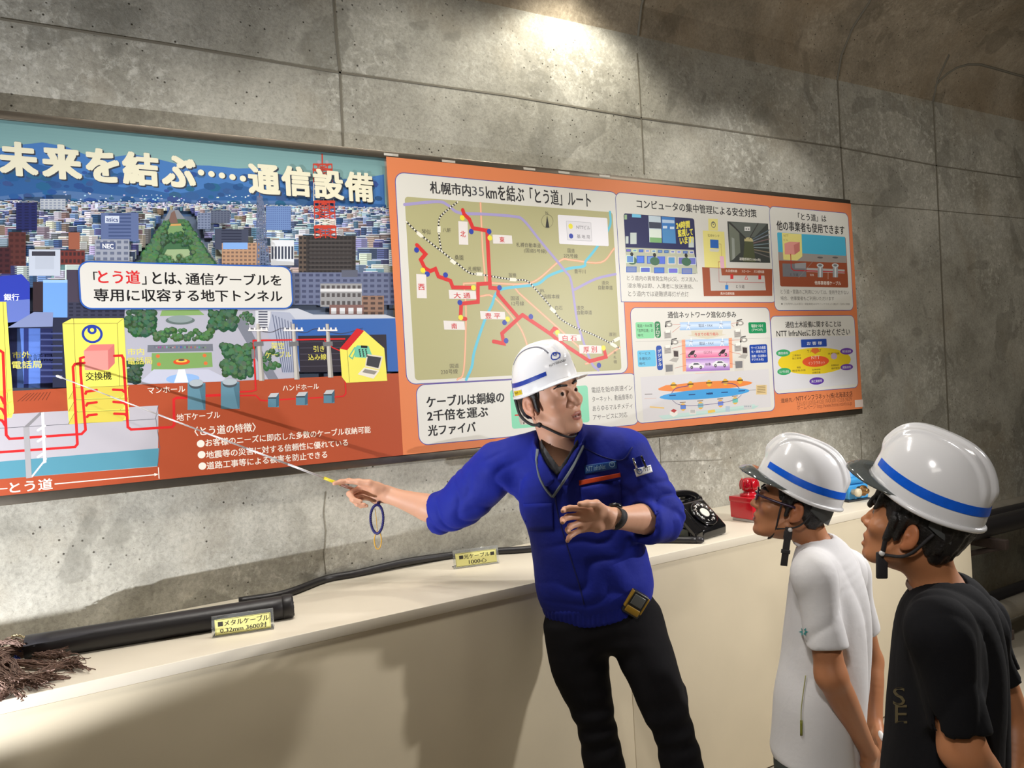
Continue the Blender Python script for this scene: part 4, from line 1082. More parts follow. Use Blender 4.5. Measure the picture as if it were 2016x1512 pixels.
# ------------------------------------------------------------------ counter along the wall
def zc(x): return 0.9295 + GR * x
def shear(mb, x0=0.0):
    mb.v = [(x, y, z + GR * (x - x0)) for x, y, z in mb.v]; return mb
def on_c(px, py, h=0.0):
    x = 1.0
    for _ in range(20):
        p = on_z(px, py, zc(x) + h); x = p[0]
    return p
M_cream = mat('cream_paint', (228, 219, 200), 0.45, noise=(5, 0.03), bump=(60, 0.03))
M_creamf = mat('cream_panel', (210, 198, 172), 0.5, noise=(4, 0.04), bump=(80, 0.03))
M_gap = mat('panel_gap', (120, 110, 90), 0.8)
CX0, CX1 = -2.6, 3.735
counter = empty('display_counter', (0.5, -CD / 2, GR * .5), 'long cream painted display counter standing along the wall under the board', 'counter')
shear(MB().box((CX0, -CD, zc(0) - 0.032), (CX1, -0.001, zc(0)), 0, 0.0015)).build('worktop', M_cream, counter)
seams = [CX0, -0.62, 1.73, CX1]
seams[2] = on_y(1250, 1440, -CD)[0]
for a, b in zip(seams[:-1], seams[1:]):
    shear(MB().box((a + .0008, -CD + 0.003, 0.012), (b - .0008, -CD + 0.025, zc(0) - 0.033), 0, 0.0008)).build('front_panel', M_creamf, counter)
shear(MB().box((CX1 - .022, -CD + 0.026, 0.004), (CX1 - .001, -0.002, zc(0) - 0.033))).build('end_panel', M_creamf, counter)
shear(MB().box((CX0 + .01, -CD + .028, 0.003), (CX1 - .026, -CD + .05, zc(0) - .034))).build('carcass', M_gap, counter)

# ------------------------------------------------------------------ thick metal cable with its stripped wires
M_blackcable = mat('black_sheath', (34, 32, 34), 0.42, bump=(90, 0.1))
M_wire = mat('frayed_wire', (134, 108, 96), 0.7, noise=(60, 0.25))
M_wireg = mat('green_wire', (60, 96, 84), 0.6); M_wireb = mat('blue_wire', (40, 62, 140), 0.5); M_pale = mat('pale_wire', (206, 190, 150), 0.6)
rc = 0.034
pR = on_c(576, 1192, rc); pL = on_c(52, 1276, rc)
cable = empty('metal_cable', tuple(pL - [0, 0, rc]), 'thick black cable end with brown frayed wires lying on the left of the counter', 'cable')
cm = MB()
cm.tube([pL + (pR - pL) * t for t in np.linspace(0, 1, 12)], rc, 28)
ax = (pR - pL) / np.linalg.norm(pR - pL)
cm.tube([pR - ax * .03, pR - ax * .028, pR - ax * .004, pR - ax * .002], [rc, rc + .0015, rc + .0015, rc], 28)
cm.build('cable_sheath', M_blackcable, cable)
ends = MB()
rr = random.Random(3)
sd_ = np.cross(ax, ZUP); sd_ /= np.linalg.norm(sd_); up_ = np.cross(sd_, ax)
for k in range(60):
    a, r = rr.uniform(0, 6.28), rc * .86 * math.sqrt(rr.random())
    c = pR + sd_ * r * math.cos(a) + up_ * r * math.sin(a)
    ends.tube([c - ax * .003, c + ax * .0025], .0034, 6)
ends.build('wire_core', mat('core_ends', (60, 56, 56), 0.5), cable)
def bundle(name, pts, n, r, material, fray=0.0, rad=.0011, seed=1):
    g = random.Random(seed); mb = MB()
    P = spline(pts, 6)
    for k in range(n):
        a = g.uniform(0, 6.28); q = math.sqrt(g.random()); tw = g.uniform(-1.2, 1.2)
        L = int(len(P) * g.uniform(.86, 1.0)); Q = []
        for i in range(max(3, L)):
            t = i / (len(P) - 1); rr_ = r * q * (1 + fray * 2.2 * max(0, t - .72) / .28 + .2 * math.sin(9 * t + a))
            off = np.array([math.cos(a + tw * t), math.sin(a + tw * t), .8 * math.sin(a * 1.7 + tw * t * 2)]) * rr_ + np.array([g.gauss(0, 1), g.gauss(0, 1), g.gauss(0, 1)]) * .0014
            p = P[i] + off
            p[2] = max(p[2], zc(p[0]) + .0015)
            Q.append(p)
        mb.tube(Q, rad, 4, caps=False)
    return mb.build(name, material, cable)
def cp(px, py, h=.012): return on_c(px, py, h)
bundle('wire_bundle', [cp(48, 1272, .03), cp(14, 1282, .03), cp(30, 1288, .022), cp(75, 1288, .02), cp(112, 1292, .02), cp(138, 1292, .022)], 60, .011, M_wire, 1.1, seed=2)
bundle('wire_bundle', [cp(46, 1276, .028), cp(4, 1292, .03), cp(10, 1304, .018), cp(60, 1307, .014), cp(110, 1312, .012), cp(140, 1308, .012), cp(164, 1318, .012)], 70, .011, M_wire, .9, seed=4)
bundle('wire_bundle', [cp(40, 1280, .03), cp(-20, 1300, .03), cp(0, 1322, .02), cp(40, 1342, .016), cp(84, 1332, .014), cp(120, 1330, .012)], 90, .015, M_wire, .8, seed=5)
bundle('wire_bundle', [cp(30, 1284, .03), cp(-40, 1300, .03), cp(-30, 1330, .02), cp(0, 1345, .02), cp(20, 1362, .015), cp(4, 1376, .012)], 90, .016, M_wire, 1.0, seed=6)
bundle('wire_bundle', [cp(-50, 1292, .03), cp(-20, 1312, .025), cp(20, 1305, .02), cp(36, 1330, .02), cp(70, 1344, .015), cp(90, 1350, .01)], 60, .013, M_wire, .8, seed=9)
bundle('wire_bundle', [cp(46, 1270, .05), cp(20, 1262, .055), cp(0, 1268, .045), cp(-20, 1285, .03)], 40, .010, M_wire, .5, seed=10)
bundle('green_wire', [cp(40, 1278, .03), cp(10, 1288, .024), cp(20, 1293, .02), cp(34, 1296, .016)], 10, .005, M_wireg, seed=7)
bundle('blue_wire', [cp(42, 1282, .03), cp(18, 1292, .022), cp(28, 1298, .016), cp(38, 1300, .012)], 10, .005, M_wireb, seed=8)
bundle('pale_wire', [cp(20, 1262, .05), cp(26, 1252, .062), cp(40, 1252, .062), cp(56, 1262, .05), cp(65, 1276, .03)], 3, .002, M_pale, rad=.0013, seed=11)

# ------------------------------------------------------------------ thin optical cable
ro = 0.0130
opts = [on_c(470, 1184, ro), on_c(560, 1169, ro)] + [on_y(x, y, -0.016) for x, y in ((640, 1144), (700, 1129), (800, 1106), (890, 1093))] + \
       [on_c(960, 1086, ro), on_c(1040, 1081, ro), on_c(1150, 1070, ro), on_c(1275, 1063, ro), on_c(1381, 1063, ro)]
opts = [np.array([p[0], min(p[1], -0.016), max(p[2], zc(p[0]) + ro)]) for p in opts]
optical = empty('optical_cable', tuple(opts[5] - [0, 0, ro]), 'thin black cable curving along the wall and behind the blue-jacketed person', 'cable')
op = spline(opts, 10)
MB().tube(op[:-1], ro, 18).build('cable_sheath', M_blackcable, optical)
e_ = op[-1] - op[-3]; e_ /= np.linalg.norm(e_)
MB().tube([op[-2], op[-2] + e_ * .02, op[-2] + e_ * .03], [ro * .97, ro * .97, ro * .5], 18).build('end_cap', mat('cable_end', (52, 50, 54), 0.35), optical)

# ------------------------------------------------------------------ label holders
M_acr = mat('clear_acrylic', (235, 238, 236), 0.08, trans=0.9, alpha=1.0)
M_card = mat('yellow_card', (214, 208, 132), 0.6); M_ink = mat('black_ink', (44, 40, 34), 0.6)
def label_holder(pl, pr, hh, lean, lines, lab):
    A = on_c(*pl); B = on_c(*pr)
    ex = B - A; wd = np.linalg.norm(ex); ex /= wd
    nrm = np.cross(ex, ZUP); nrm /= np.linalg.norm(nrm)          # towards the viewer
    ez = math.cos(lean) * ZUP - math.sin(lean) * nrm; ez -= ex * (ez @ ex); ez /= np.linalg.norm(ez)
    fw_ = np.cross(ex, ez)
    root = empty('label_holder', tuple((A + B) / 2), lab, 'label holder', 'label holders on the counter')
    def M(off=0.0):
        o = A + fw_ * off
        return Matrix(((ex[0], fw_[0], ez[0], o[0]), (ex[1], fw_[1], ez[1], o[1]), (ex[2], fw_[2], ez[2], o[2]), (0, 0, 0, 1)))
    MB().box((0, -.0015, 0.001), (wd, .0015, hh), 0, .0005, M()).box((0, -.04, 0.0), (wd, 0, 0.0024), 0, .0004, Matrix(((ex[0], nrm[0], 0, A[0]), (ex[1], nrm[1], 0, A[1]), (ex[2], nrm[2], 1, A[2]), (0, 0, 0, 1)))).build('acrylic_stand', M_acr, root)
    cd_ = MB().box((wd * .05, .0018, hh * .1), (wd * .95, .0024, hh * .82), 0, 0, M()).build('card', M_card, root)
    ink = MB()
    for t, x0, x1, z0, z1 in lines:
        v, f = text_mesh(t)
        for ox in (0, .0006):
            ink.add([A + ex * (wd * (x0 + (x1 - x0) * p[0]) + ox) + ez * hh * (z0 + (z1 - z0) * p[1]) + fw_ * (.0027 + ox * .05) for p in v], f)
    bl = [(wd * .065, hh * .125), (wd * .935, hh * .125), (wd * .935, hh * .795), (wd * .065, hh * .795)]
    for (x0, z0), (x1, z1) in zip(bl, bl[1:] + bl[:1]):
        t_ = .0005
        ink.add([A + ex * (x0 + a) + ez * (z0 + b) + fw_ * .0026 for a, b in ((-t_, -t_), (x1 - x0 + t_, -t_ if z1 == z0 else z1 - z0 - t_), (x1 - x0 + t_, z1 - z0 + t_), (-t_, t_ if z1 == z0 else z1 - z0 + t_))], [(0, 1, 2, 3)])
    ink.build('lettering', M_ink, cd_)
    return root
label_holder((418, 1257), (540, 1239), .060, .15, [('■メタルケーブル', .1, .92, .48, .74), ('0.32mm 3600対', .13, .88, .18, .42)], 'yellow card holder leaning against the thick black cable')
label_holder((894, 1121), (983, 1109), .066, .12, [('■光ケーブル■', .13, .9, .48, .72), ('1000心', .33, .72, .17, .42)], 'yellow card holder standing before the thin optical cable')

# ------------------------------------------------------------------ rotary telephone, cut open on its left side
M_bake = mat('black_bakelite', (20, 20, 22), 0.12, coat=0.3); M_chas = mat('green_grey_chassis', (92, 96, 84), 0.5); M_dialw = mat('dial_white', (226, 222, 212), 0.4)
M_chrome = mat('chrome', (200, 200, 200), 0.18, metal=1.0)
pc = np.array([2.09, -0.335, 0]); pc[2] = zc(pc[0])
ang = math.radians(9)
TM = Matrix.Translation(Vector(pc)) @ Matrix.Rotation(ang, 4, 'Z') @ Matrix.Rotation(math.radians(-.66), 4, 'Y') @ Matrix.Scale(1.12, 4)
phone = empty('rotary_telephone', tuple(pc), 'black rotary dial telephone cut open at its side on the counter', 'telephone')
def prism(prof, x0, x1, mb, mi=0, bev=.008, M=TM):
    bm = bmesh.new()
    a = [bm.verts.new((x0, y, z)) for y, z in prof]; b = [bm.verts.new((x1, y, z)) for y, z in prof]
    bm.faces.new(a); bm.faces.new(b[::-1])
    for i in range(len(prof)): bm.faces.new((a[i], b[i], b[(i + 1) % len(prof)], a[(i + 1) % len(prof)]))
    bmesh.ops.recalc_face_normals(bm, faces=bm.faces)
    if bev: bmesh.ops.bevel(bm, geom=list(bm.edges), offset=bev, segments=3, profile=.6, affect='EDGES')
    mb.bm(bm, mi, M, bev > 0)
prf = [(-.125, .003), (-.128, .034), (-.035, .118), (.055, .118), (.085, .10), (.10, .003)]
b_ = MB(); prism(prf, -.045, .088, b_)
b_.build('case', M_bake, phone)
b_ = MB(); prism([(-.125, .003), (-.128, .034), (-.035, .118), (.05, .118), (.05, .100), (-.03, .098), (-.105, .030), (-.105, .012), (.10, .012), (.10, .003)], -.088, -.0455, b_, 0, .003)
b_.build('cutaway_side', M_bake, phone)
b_ = MB()
b_.box((-.078, -.09, .014), (-.048, .06, .04), 0, .002, TM); b_.box((-.08, -.02, .042), (-.05, .05, .085), 0, .003, TM)
b_.tube([TM @ Vector((-.064, -.07, .045)), TM @ Vector((-.064, -.07, .062))], .017, 18)
b_.build('chassis', M_chas, phone)
b_ = MB()
for y0, y1 in ((.015, .07), (.07, .075), (.12, .07)):
    b_.tube([TM @ Vector((-.10, y0, .004)), TM @ Vector((-.092, y1, .075))], .006, 8)
b_.tube([TM @ Vector((-.103, -.0, .006)), TM @ Vector((-.103, .13, .006))], .005, 8)
b_.build('inner_bracket', M_chas, phone)
# dial on the sloping face
sl = math.atan2(.084, .093)
fc = Vector((.018, -.0815 - .004, .076 + .004))
DM = TM @ Matrix.Translation(fc) @ Matrix.Rotation(math.pi / 2 - (math.pi / 2 - sl), 4, 'X')
dial = MB().lathe([(.052, -.002), (.052, .004), (.048, .006), (.002, .006)], DM, 40).build('dial_plate', M_bake, phone)
MB().lathe([(.019, .0062), (.019, .0085), (.017, .0095), (.001, .0095)], DM, 28).build('dial_centre', M_dialw, dial)
hl = MB()
for k in range(10):
    a = math.radians(-60 + k * 30)
    hl.lathe([(.0068, .0062), (.0068, .0072), (.0052, .0072), (.0048, .0063)], DM @ Matrix.Translation((.036 * math.cos(a), .036 * math.sin(a), 0)), 14)
hl.build('finger_wheel', M_chrome, dial)
tx = MB()
for k, ch in enumerate('1234567890'):
    a = math.radians(60 + k * 27); v, f = text_mesh(ch)
    tx.add([DM @ Vector((.036 * math.cos(a) + (p[0] - .5) * .005, .036 * math.sin(a) + (p[1] - .5) * .007, .0076)) for p in v], f)
tx.build('dial_numbers', M_dialw, dial)
# handset across the top
hs = spline([TM @ Vector(p) for p in ((-.120, .012, .098), (-.112, .015, .118), (-.072, .018, .136), (-.01, .018, .143), (.055, .018, .138), (.098, .015, .122), (.108, .012, .102))], 6)
n_ = len(hs); rads = [.026 if (i < 4 or i > n_ - 5) else .0145 + .008 * abs(2 * i / (n_ - 1) - 1) ** 2 for i in range(n_)]
MB().tube(hs, rads, 18).build('handset', M_bake, phone)
for sx in (-.05, .05): pass
MB().box((-.06, -.004, .108), (-.04, .04, .124), 0, .004, TM).build('cradle', M_bake, phone)
MB().box((.045, -.004, .108), (.065, .04, .124), 0, .004, TM).build('cradle', M_bake, phone)

# ------------------------------------------------------------------ red alarm box with a lamp dome
M_red = mat('red_enamel', (196, 24, 40), 0.2, coat=0.4); M_redl = mat('red_lens', (176, 14, 30), 0.12, coat=0.6); M_silver = mat('silver_base', (190, 188, 190), 0.35, metal=0.6)
rp = np.array([2.488, -0.325, 0]); rp[2] = zc(rp[0])
RM = Matrix.Translation(Vector(rp)) @ Matrix.Rotation(math.radians(4), 4, 'Z') @ Matrix.Diagonal((.92, .92, .86, 1))
alarm = empty('alarm_box', tuple(rp), 'red box with a round red lamp on top behind the telephone', 'alarm')
MB().box((-.058, -.062, 0), (.058, .06, .014), 0, .002, RM).build('base_plate', M_silver, alarm)
MB().box((-.066, -.066, .014), (.066, .066, .113), 0, .006, RM).build('box_body', M_red, alarm)
MB().box((-.068, -.0685, .094), (.068, .068, .120), 0, .004, RM).build('lid', M_red, alarm)
MB().lathe([(.046, .119), (.046, .130), (.030, .134), (.027, .146), (.036, .150)], RM, 32).build('lamp_collar', M_red, alarm)
MB().lathe([(.034, .148), (.040, .156), (.041, .172), (.039, .188), (.033, .200), (.020, .208), (.002, .210)], RM, 32).build('lamp_dome', M_redl, alarm)
gb = MB()
for k in range(6):
    a = k * math.pi / 3
    gb.tube([RM @ Vector((r * math.cos(a), r * math.sin(a), z)) for r, z in ((.042, .150), (.0435, .172), (.041, .190), (.030, .206))], .0022, 6)
gb.build('lamp_guard', M_red, alarm)
MB().lathe([(.014, 0), (.014, .012), (.011, .018), (.004, .02)], RM @ Matrix.Translation((.022, -.067, .062)) @ Matrix.Rotation(math.pi / 2, 4, 'X'), 20).build('push_button', mat('white_knob', (222, 216, 206), 0.35), alarm)
MB().lathe([(.009, 0), (.009, .010), (.004, .012)], RM @ Matrix.Translation((.024, -.067, .036)) @ Matrix.Rotation(math.pi / 2, 4, 'X'), 20).build('push_button', M_chrome, alarm)

# ------------------------------------------------------------------ blue sensor block further along
M_blue = mat('light_blue_casting', (60, 148, 208), 0.4); M_brass = mat('brass', (150, 112, 70), 0.35, metal=0.8)
bp_ = np.array([3.13, -0.33, 0]); bp_[2] = zc(bp_[0])
BM = Matrix.Translation(Vector(bp_)) @ Matrix.Rotation(math.radians(-6), 4, 'Z')
blu = empty('blue_device', tuple(bp_), 'light blue cast metal device with brass fitting at the counter end', 'device')
MB().box((-.07, -.06, 0), (.07, .06, .008), 0, .002, BM).build('base_plate', mat('dark_base', (44, 48, 54), 0.5), blu)
MB().box((-.062, -.055, .008), (.062, .055, .075), 0, .008, BM).build('lower_body', M_blue, blu)
MB().box((-.055, -.05, .076), (.055, .05, .108), 0, .012, BM).build('upper_body', M_blue, blu)
MB().lathe([(.030, .106), (.030, .112), (.024, .116), (.024, .140), (.018, .148), (.002, .150)], BM, 28).build('cap', M_blue, blu)
MB().lathe([(.018, 0), (.018, .016), (.024, .018), (.024, .030), (.012, .032), (.012, .05)], BM @ Matrix.Translation((.0, -.055, .05)) @ Matrix.Rotation(math.pi / 2, 4, 'X'), 22).build('outlet', M_brass, blu)
MB().lathe([(.013, 0), (.013, .02), (.019, .024), (.019, .036), (.004, .038)], BM @ Matrix.Translation((-.038, -.055, .045)) @ Matrix.Rotation(math.pi / 2, 4, 'X'), 20).build('plug', mat('ivory_fitting', (206, 196, 168), 0.5), blu)
MB().lathe([(.012, .108), (.012, .128), (.016, .132), (.016, .140), (.002, .142)], BM @ Matrix.Translation((.042, 0, 0)), 20).build('plug', mat('ivory_fitting'), blu)

# ------------------------------------------------------------------ cable rack on the wall beyond the counter
M_rack = mat('rusty_rack', (70, 58, 54), 0.7, noise=(20, 0.25)); M_pipe = mat('grey_duct', (128, 122, 110), 0.6, noise=(8, 0.12))
rack = empty('cable_rack', (4.6, -0.2, GR * 4.6), 'dark steel cable rack on the wall beyond the counter end', 'rack')
for x in (4.05, 5.3, 6.6, 7.9):
    MB().box((x, -.05, .06), (x + .05, -.001, 0.82), 0, .003).build('upright', M_rack, rack)
    for z in (.20, .66):
        MB().box((x + .006, -.52, z - .05), (x + .044, -.05, z), 0, .003).build('bracket_arm', M_rack, rack)
        MB().tube([(x + .025, -.5, z - .04), (x + .025, -.03, z - .20)], .014, 8).build('brace', M_rack, rack)
def run(name, y, z, r, m, lab, amp=.012, x0=3.8):
    P = [(x, y + amp * math.sin(x * 2.3 + z * 9), z + r + amp * .3 * math.sin(x * 3.1)) for x in np.linspace(x0, 8.8, 40)]
    P = [(a, b, max(c, z + r)) for a, b, c in P]
    o = MB().tube(P, r, 20).build(name, m); o['label'] = lab; o['category'] = 'cable'; o['group'] = 'trunk cables on the rack'; return o
run('trunk_cable', -.42, .66, .050, M_blackcable, 'thick black trunk cable nearest the walkway on the upper rack arms')
run('trunk_cable', -.30, .66, .046, M_blackcable, 'black trunk cable in the middle of the upper rack arms')
run('trunk_cable', -.18, .66, .046, M_pipe, 'grey trunk cable nearest the wall on the upper rack arms')
run('trunk_cable', -.40, .20, .050, M_pipe, 'grey duct lying on the lower rack arms in front')
run('trunk_cable', -.26, .20, .044, M_blackcable, 'black cable on the lower rack arms behind the grey duct')
# ------------------------------------------------------------------ smooth implicit surfaces for bodies and cloth
def unit(v):
    v = np.asarray(v, float); return v / (np.linalg.norm(v) + 1e-12)


class Sdf:
    def __init__(s): s.p = []
    def _add(s, op, fn, lo, hi, k, M=None):
        lo = np.asarray(lo, float); hi = np.asarray(hi, float)
        if M is not None:
            R = M[:3, :3]; t = M[:3, 3]; Ri = np.linalg.inv(R); sc = abs(np.linalg.det(R)) ** (1 / 3)
            c = np.array([[x, y, z] for x in (lo[0], hi[0]) for y in (lo[1], hi[1]) for z in (lo[2], hi[2])]) @ R.T + t
            lo, hi = c.min(0), c.max(0)
            f0 = fn
            fn = lambda P, f0=f0, Ri=Ri, t=t, sc=sc: f0((P - t) @ Ri.T) * sc
            k = k * sc
        s.p.append((op, fn, lo, hi, k))
        return s
    def ell(s, c, r, k=.01, op='u', M=None, R=None):
        c = np.asarray(c, float); r = np.asarray(r if hasattr(r, '__len__') else (r, r, r), float)
        Ri = None if R is None else np.asarray(R, float).T
        def fn(P):
            q = P - c
            if Ri is not None: q = q @ Ri.T
            k0 = np.sqrt(((q / r) ** 2).sum(-1)); k1 = np.sqrt(((q / r ** 2) ** 2).sum(-1))
            return np.where(k1 > 1e-6, k0 * (k0 - 1) / np.maximum(k1, 1e-6), -r.min())
        m = r.max() if R is not None else r
        return s._add(op, fn, c - m, c + m, k, M)
    def cap(s, a, b, ra, rb=None, k=.01, op='u', M=None):
        a = np.asarray(a, float); b = np.asarray(b, float); rb = ra if rb is None else rb
        d = b - a; L2 = max(d @ d, 1e-12)
        def fn(P):
            q = P - a; t = np.clip((q @ d) / L2, 0, 1)
            return np.linalg.norm(q - t[..., None] * d, axis=-1) - (ra + (rb - ra) * t)
        m = max(ra, rb)
        return s._add(op, fn, np.minimum(a, b) - m, np.maximum(a, b) + m, k, M)
    def chain(s, pts, rs, k=.01, op='u', M=None):
        for i in range(len(pts) - 1): s.cap(pts[i], pts[i + 1], rs[i], rs[i + 1], k if i == 0 else .004 + k * .3, op, M)
        return s
    def limb(s, nodes, side, k=.012, op='u', M=None, cap=1.0, dense=4):
        """nodes (p, a, b): elliptical sections, a along side and b across"""
        N = [np.concatenate([np.asarray(p, float), [a, b]]) for p, a, b in nodes]
        if dense > 1 and len(N) > 2:
            pts = [2 * N[0] - N[1]] + N + [2 * N[-1] - N[-2]]; out = []
            for i in range(1, len(pts) - 2):
                for j in range(dense):
                    t = j / dense; a, b, c, d = pts[i - 1:i + 3]
                    out.append(.5 * (2 * b + (c - a) * t + (2 * a - 5 * b + 4 * c - d) * t * t + (3 * b - a - 3 * c + d) * t ** 3))
            N = out + [N[-1]]
        N = np.array(N); side = np.asarray(side, float)
        def fn(P):
            best = np.full(P.shape[:-1], 9.0)
            for i in range(len(N) - 1):
                a, b = N[i, :3], N[i + 1, :3]; d = b - a; L = np.linalg.norm(d); d = d / max(L, 1e-9)
                sd = side if side.ndim == 1 else side[min(i, len(side) - 1)]
                e1 = unit(sd - d * (sd @ d)); e2 = np.cross(d, e1)
                q = P - a; w = q @ d; t = np.clip(w / max(L, 1e-9), 0, 1); r = N[i, 3:] + t[..., None] * (N[i + 1, 3:] - N[i, 3:])
                w = (w - t * L); c = cap * np.minimum(r[..., 0], r[..., 1])
                x, y = q @ e1, q @ e2
                k0 = np.sqrt((x / r[..., 0]) ** 2 + (y / r[..., 1]) ** 2 + (w / c) ** 2)
                k1 = np.sqrt((x / r[..., 0] ** 2) ** 2 + (y / r[..., 1] ** 2) ** 2 + (w / c ** 2) ** 2)
                best = np.minimum(best, np.where(k1 > 1e-6, k0 * (k0 - 1) / np.maximum(k1, 1e-6), -r.min(-1)))
            return best
        m = N[:, 3:].max()
        return s._add(op, fn, N[:, :3].min(0) - m, N[:, :3].max(0) + m, k, M)
    def box(s, c, h, r=.004, k=.005, op='u', M=None):
        c = np.asarray(c, float); h = np.asarray(h, float)
        def fn(P):
            q = np.abs(P - c) - (h - r)
            return np.linalg.norm(np.maximum(q, 0), axis=-1) + np.minimum(q.max(-1), 0) - r
        return s._add(op, fn, c - h, c + h, k, M)
    def plane(s, p, n, lo, hi, k=.002):
        """cut away everything on the side n points to"""
        p = np.asarray(p, float); n = unit(n)
        return s._add('s', lambda P: -((P - p) @ n), lo, hi, k)
    def disp(s, fn, lo, hi): return s._add('d', fn, lo, hi, 0)
    def field(s, P, lo, hi, pad):
        d = np.full(P.shape[:-1], 1.0)
        first = True
        for op, fn, l, h, k in s.p:
            if np.any(l - k - pad > hi) or np.any(h + k + pad < lo): continue
            v = fn(P)
            if op == 'u':
                t = np.clip(.5 + .5 * (d - v) / max(k, 1e-6), 0, 1)
                d = d * (1 - t) + v * t - k * t * (1 - t)
            elif op == 's':
                v = -v; t = np.clip(.5 - .5 * (d - v) / max(k, 1e-6), 0, 1)
                d = d * (1 - t) + v * t + k * t * (1 - t)
            else: d = d + v
        return d
    def mesh(s, h, B=20):
        U_ = [q for q in s.p if q[0] == 'u']
        lo = np.min([q[2] for q in U_], 0) - .03; hi = np.max([q[3] for q in U_], 0) + .03
        nb = np.ceil((hi - lo) / (h * B)).astype(int)
        half = h * B * .5
        cen = np.stack(np.meshgrid(*[lo[i] + (np.arange(nb[i]) + .5) * h * B for i in range(3)], indexing='ij'), -1)
        fl = np.full(cen.shape[:3], 9.0)
        for q in U_: fl = np.minimum(fl, q[1](cen))
        act = np.argwhere(fl < half * 1.75 * 1.25 + .03)
        NN = nb * B + 3
        o3 = np.array([(0, 0, 0), (1, 0, 0), (0, 1, 0), (1, 1, 0), (0, 0, 1), (1, 0, 1), (0, 1, 1), (1, 1, 1)])
        edges = [(0, 1), (2, 3), (4, 5), (6, 7), (0, 2), (1, 3), (4, 6), (5, 7), (0, 4), (1, 5), (2, 6), (3, 7)]
        ids = []; pos = []; quads = []
        ar = np.arange(B + 1)
        G = np.stack(np.meshgrid(ar, ar, ar, indexing='ij'), -1)
        gid = lambda c: ((c[:, 0] + 1) * NN[1] + c[:, 1] + 1) * NN[2] + c[:, 2] + 1
        for b in act:
            base = b * B
            P = lo + (G + base) * h
            F = s.field(P, P[0, 0, 0], P[-1, -1, -1], .02)
            if F.min() > 0 or F.max() < 0: continue
            S = F < 0
            cnt = sum(S[o[0]:B + o[0], o[1]:B + o[1], o[2]:B + o[2]].astype(int) for o in o3)
            cells = np.argwhere((cnt > 0) & (cnt < 8))
            if len(cells) == 0: continue
            cv = np.stack([F[cells[:, 0] + o[0], cells[:, 1] + o[1], cells[:, 2] + o[2]] for o in o3], 1)
            acc = np.zeros((len(cells), 3)); num = np.zeros(len(cells))
            for i, j in edges:
                a, c = cv[:, i], cv[:, j]; m = (a < 0) != (c < 0)
                t = np.where(m, a / np.where(m, a - c, 1), 0)
                acc += m[:, None] * (o3[i] + t[:, None] * (o3[j] - o3[i])); num += m
            ids.append(gid(cells + base)); pos.append(lo + (cells + base + acc / num[:, None]) * h)
            for ax in range(3):
                e = np.zeros(3, int); e[ax] = 1
                A = S[:B, :B, :B]; C = S[e[0]:B + e[0], e[1]:B + e[1], e[2]:B + e[2]]
                idx = np.argwhere(A != C)
                if len(idx) == 0: continue
                fl_ = A[idx[:, 0], idx[:, 1], idx[:, 2]]
                u = np.zeros(3, int); v = np.zeros(3, int); u[(ax + 1) % 3] = 1; v[(ax + 2) % 3] = 1
                g = idx + base
                q = np.stack([gid(g), gid(g - u), gid(g - u - v), gid(g - v)], 1)
                quads.append(np.where(fl_[:, None], q, q[:, ::-1]))
        ids = np.concatenate(ids); pos = np.concatenate(pos); quads = np.concatenate(quads)
        od = np.argsort(ids); ids = ids[od]; pos = pos[od]
        k = np.clip(np.searchsorted(ids, quads), 0, len(ids) - 1)
        ok = (ids[k] == quads).all(1)
        return pos, k[ok]
    def build(s, name, h, m, parent=None, colf=None, smooth=1):
        v, f = s.mesh(h)
        if smooth:                                   # one light Laplacian pass to take out the grid
            for _ in range(smooth):
                n = np.zeros(len(v)); a = np.zeros_like(v)
                for i, j in ((0, 1), (1, 2), (2, 3), (3, 0)):
                    np.add.at(a, f[:, i], v[f[:, j]]); np.add.at(a, f[:, j], v[f[:, i]]); np.add.at(n, f[:, i], 1); np.add.at(n, f[:, j], 1)
                v = v + .45 * (a / np.maximum(n, 1)[:, None] - v)
        me = bpy.data.meshes.new(name)
        me.vertices.add(len(v)); me.vertices.foreach_set('co', v.astype(np.float32).ravel())
        me.loops.add(len(f) * 4); me.loops.foreach_set('vertex_index', f.astype(np.int32).ravel())
        me.polygons.add(len(f)); me.polygons.foreach_set('loop_start', np.arange(0, len(f) * 4, 4, dtype=np.int32))
        me.update(calc_edges=True); me.validate()
        me.polygons.foreach_set('use_smooth', np.ones(len(me.polygons), bool))
        me.materials.append(m)
        if colf is not None:
            at = me.color_attributes.new('Col', 'FLOAT_COLOR', 'POINT')
            vv = np.empty(len(me.vertices) * 3, np.float32); me.vertices.foreach_get('co', vv)
            c = np.ones((len(me.vertices), 4), np.float32); c[:, :3] = colf(vv.reshape(-1, 3))
            at.data.foreach_set('color', c.ravel())
        me.update()
        return link(name, me, parent)


def wav(seed, freq, n=7):
    """smooth pseudo-random field built from sine waves"""
    g = np.random.RandomState(seed)
    K = g.normal(size=(n, 3)); K = K / np.linalg.norm(K, axis=1)[:, None] * freq * g.uniform(.6, 1.5, size=(n, 1)); ph = g.uniform(0, 6.28, n)
    return lambda P: np.sin(P @ K.T + ph).mean(-1) * math.sqrt(n) * .7


def frame(origin, fwd, up):
    """4x4 with columns right, forward, up"""
    up = unit(up); fwd = unit(np.asarray(fwd) - up * (np.asarray(fwd) @ up)); r = np.cross(fwd, up)
    M = np.eye(4); M[:3, 0] = r; M[:3, 1] = fwd; M[:3, 2] = up; M[:3, 3] = origin
    return M


def tp(M, p): return M[:3, :3] @ np.asarray(p, float) + M[:3, 3]
def nm(M): return Matrix([list(map(float, r)) for r in M])
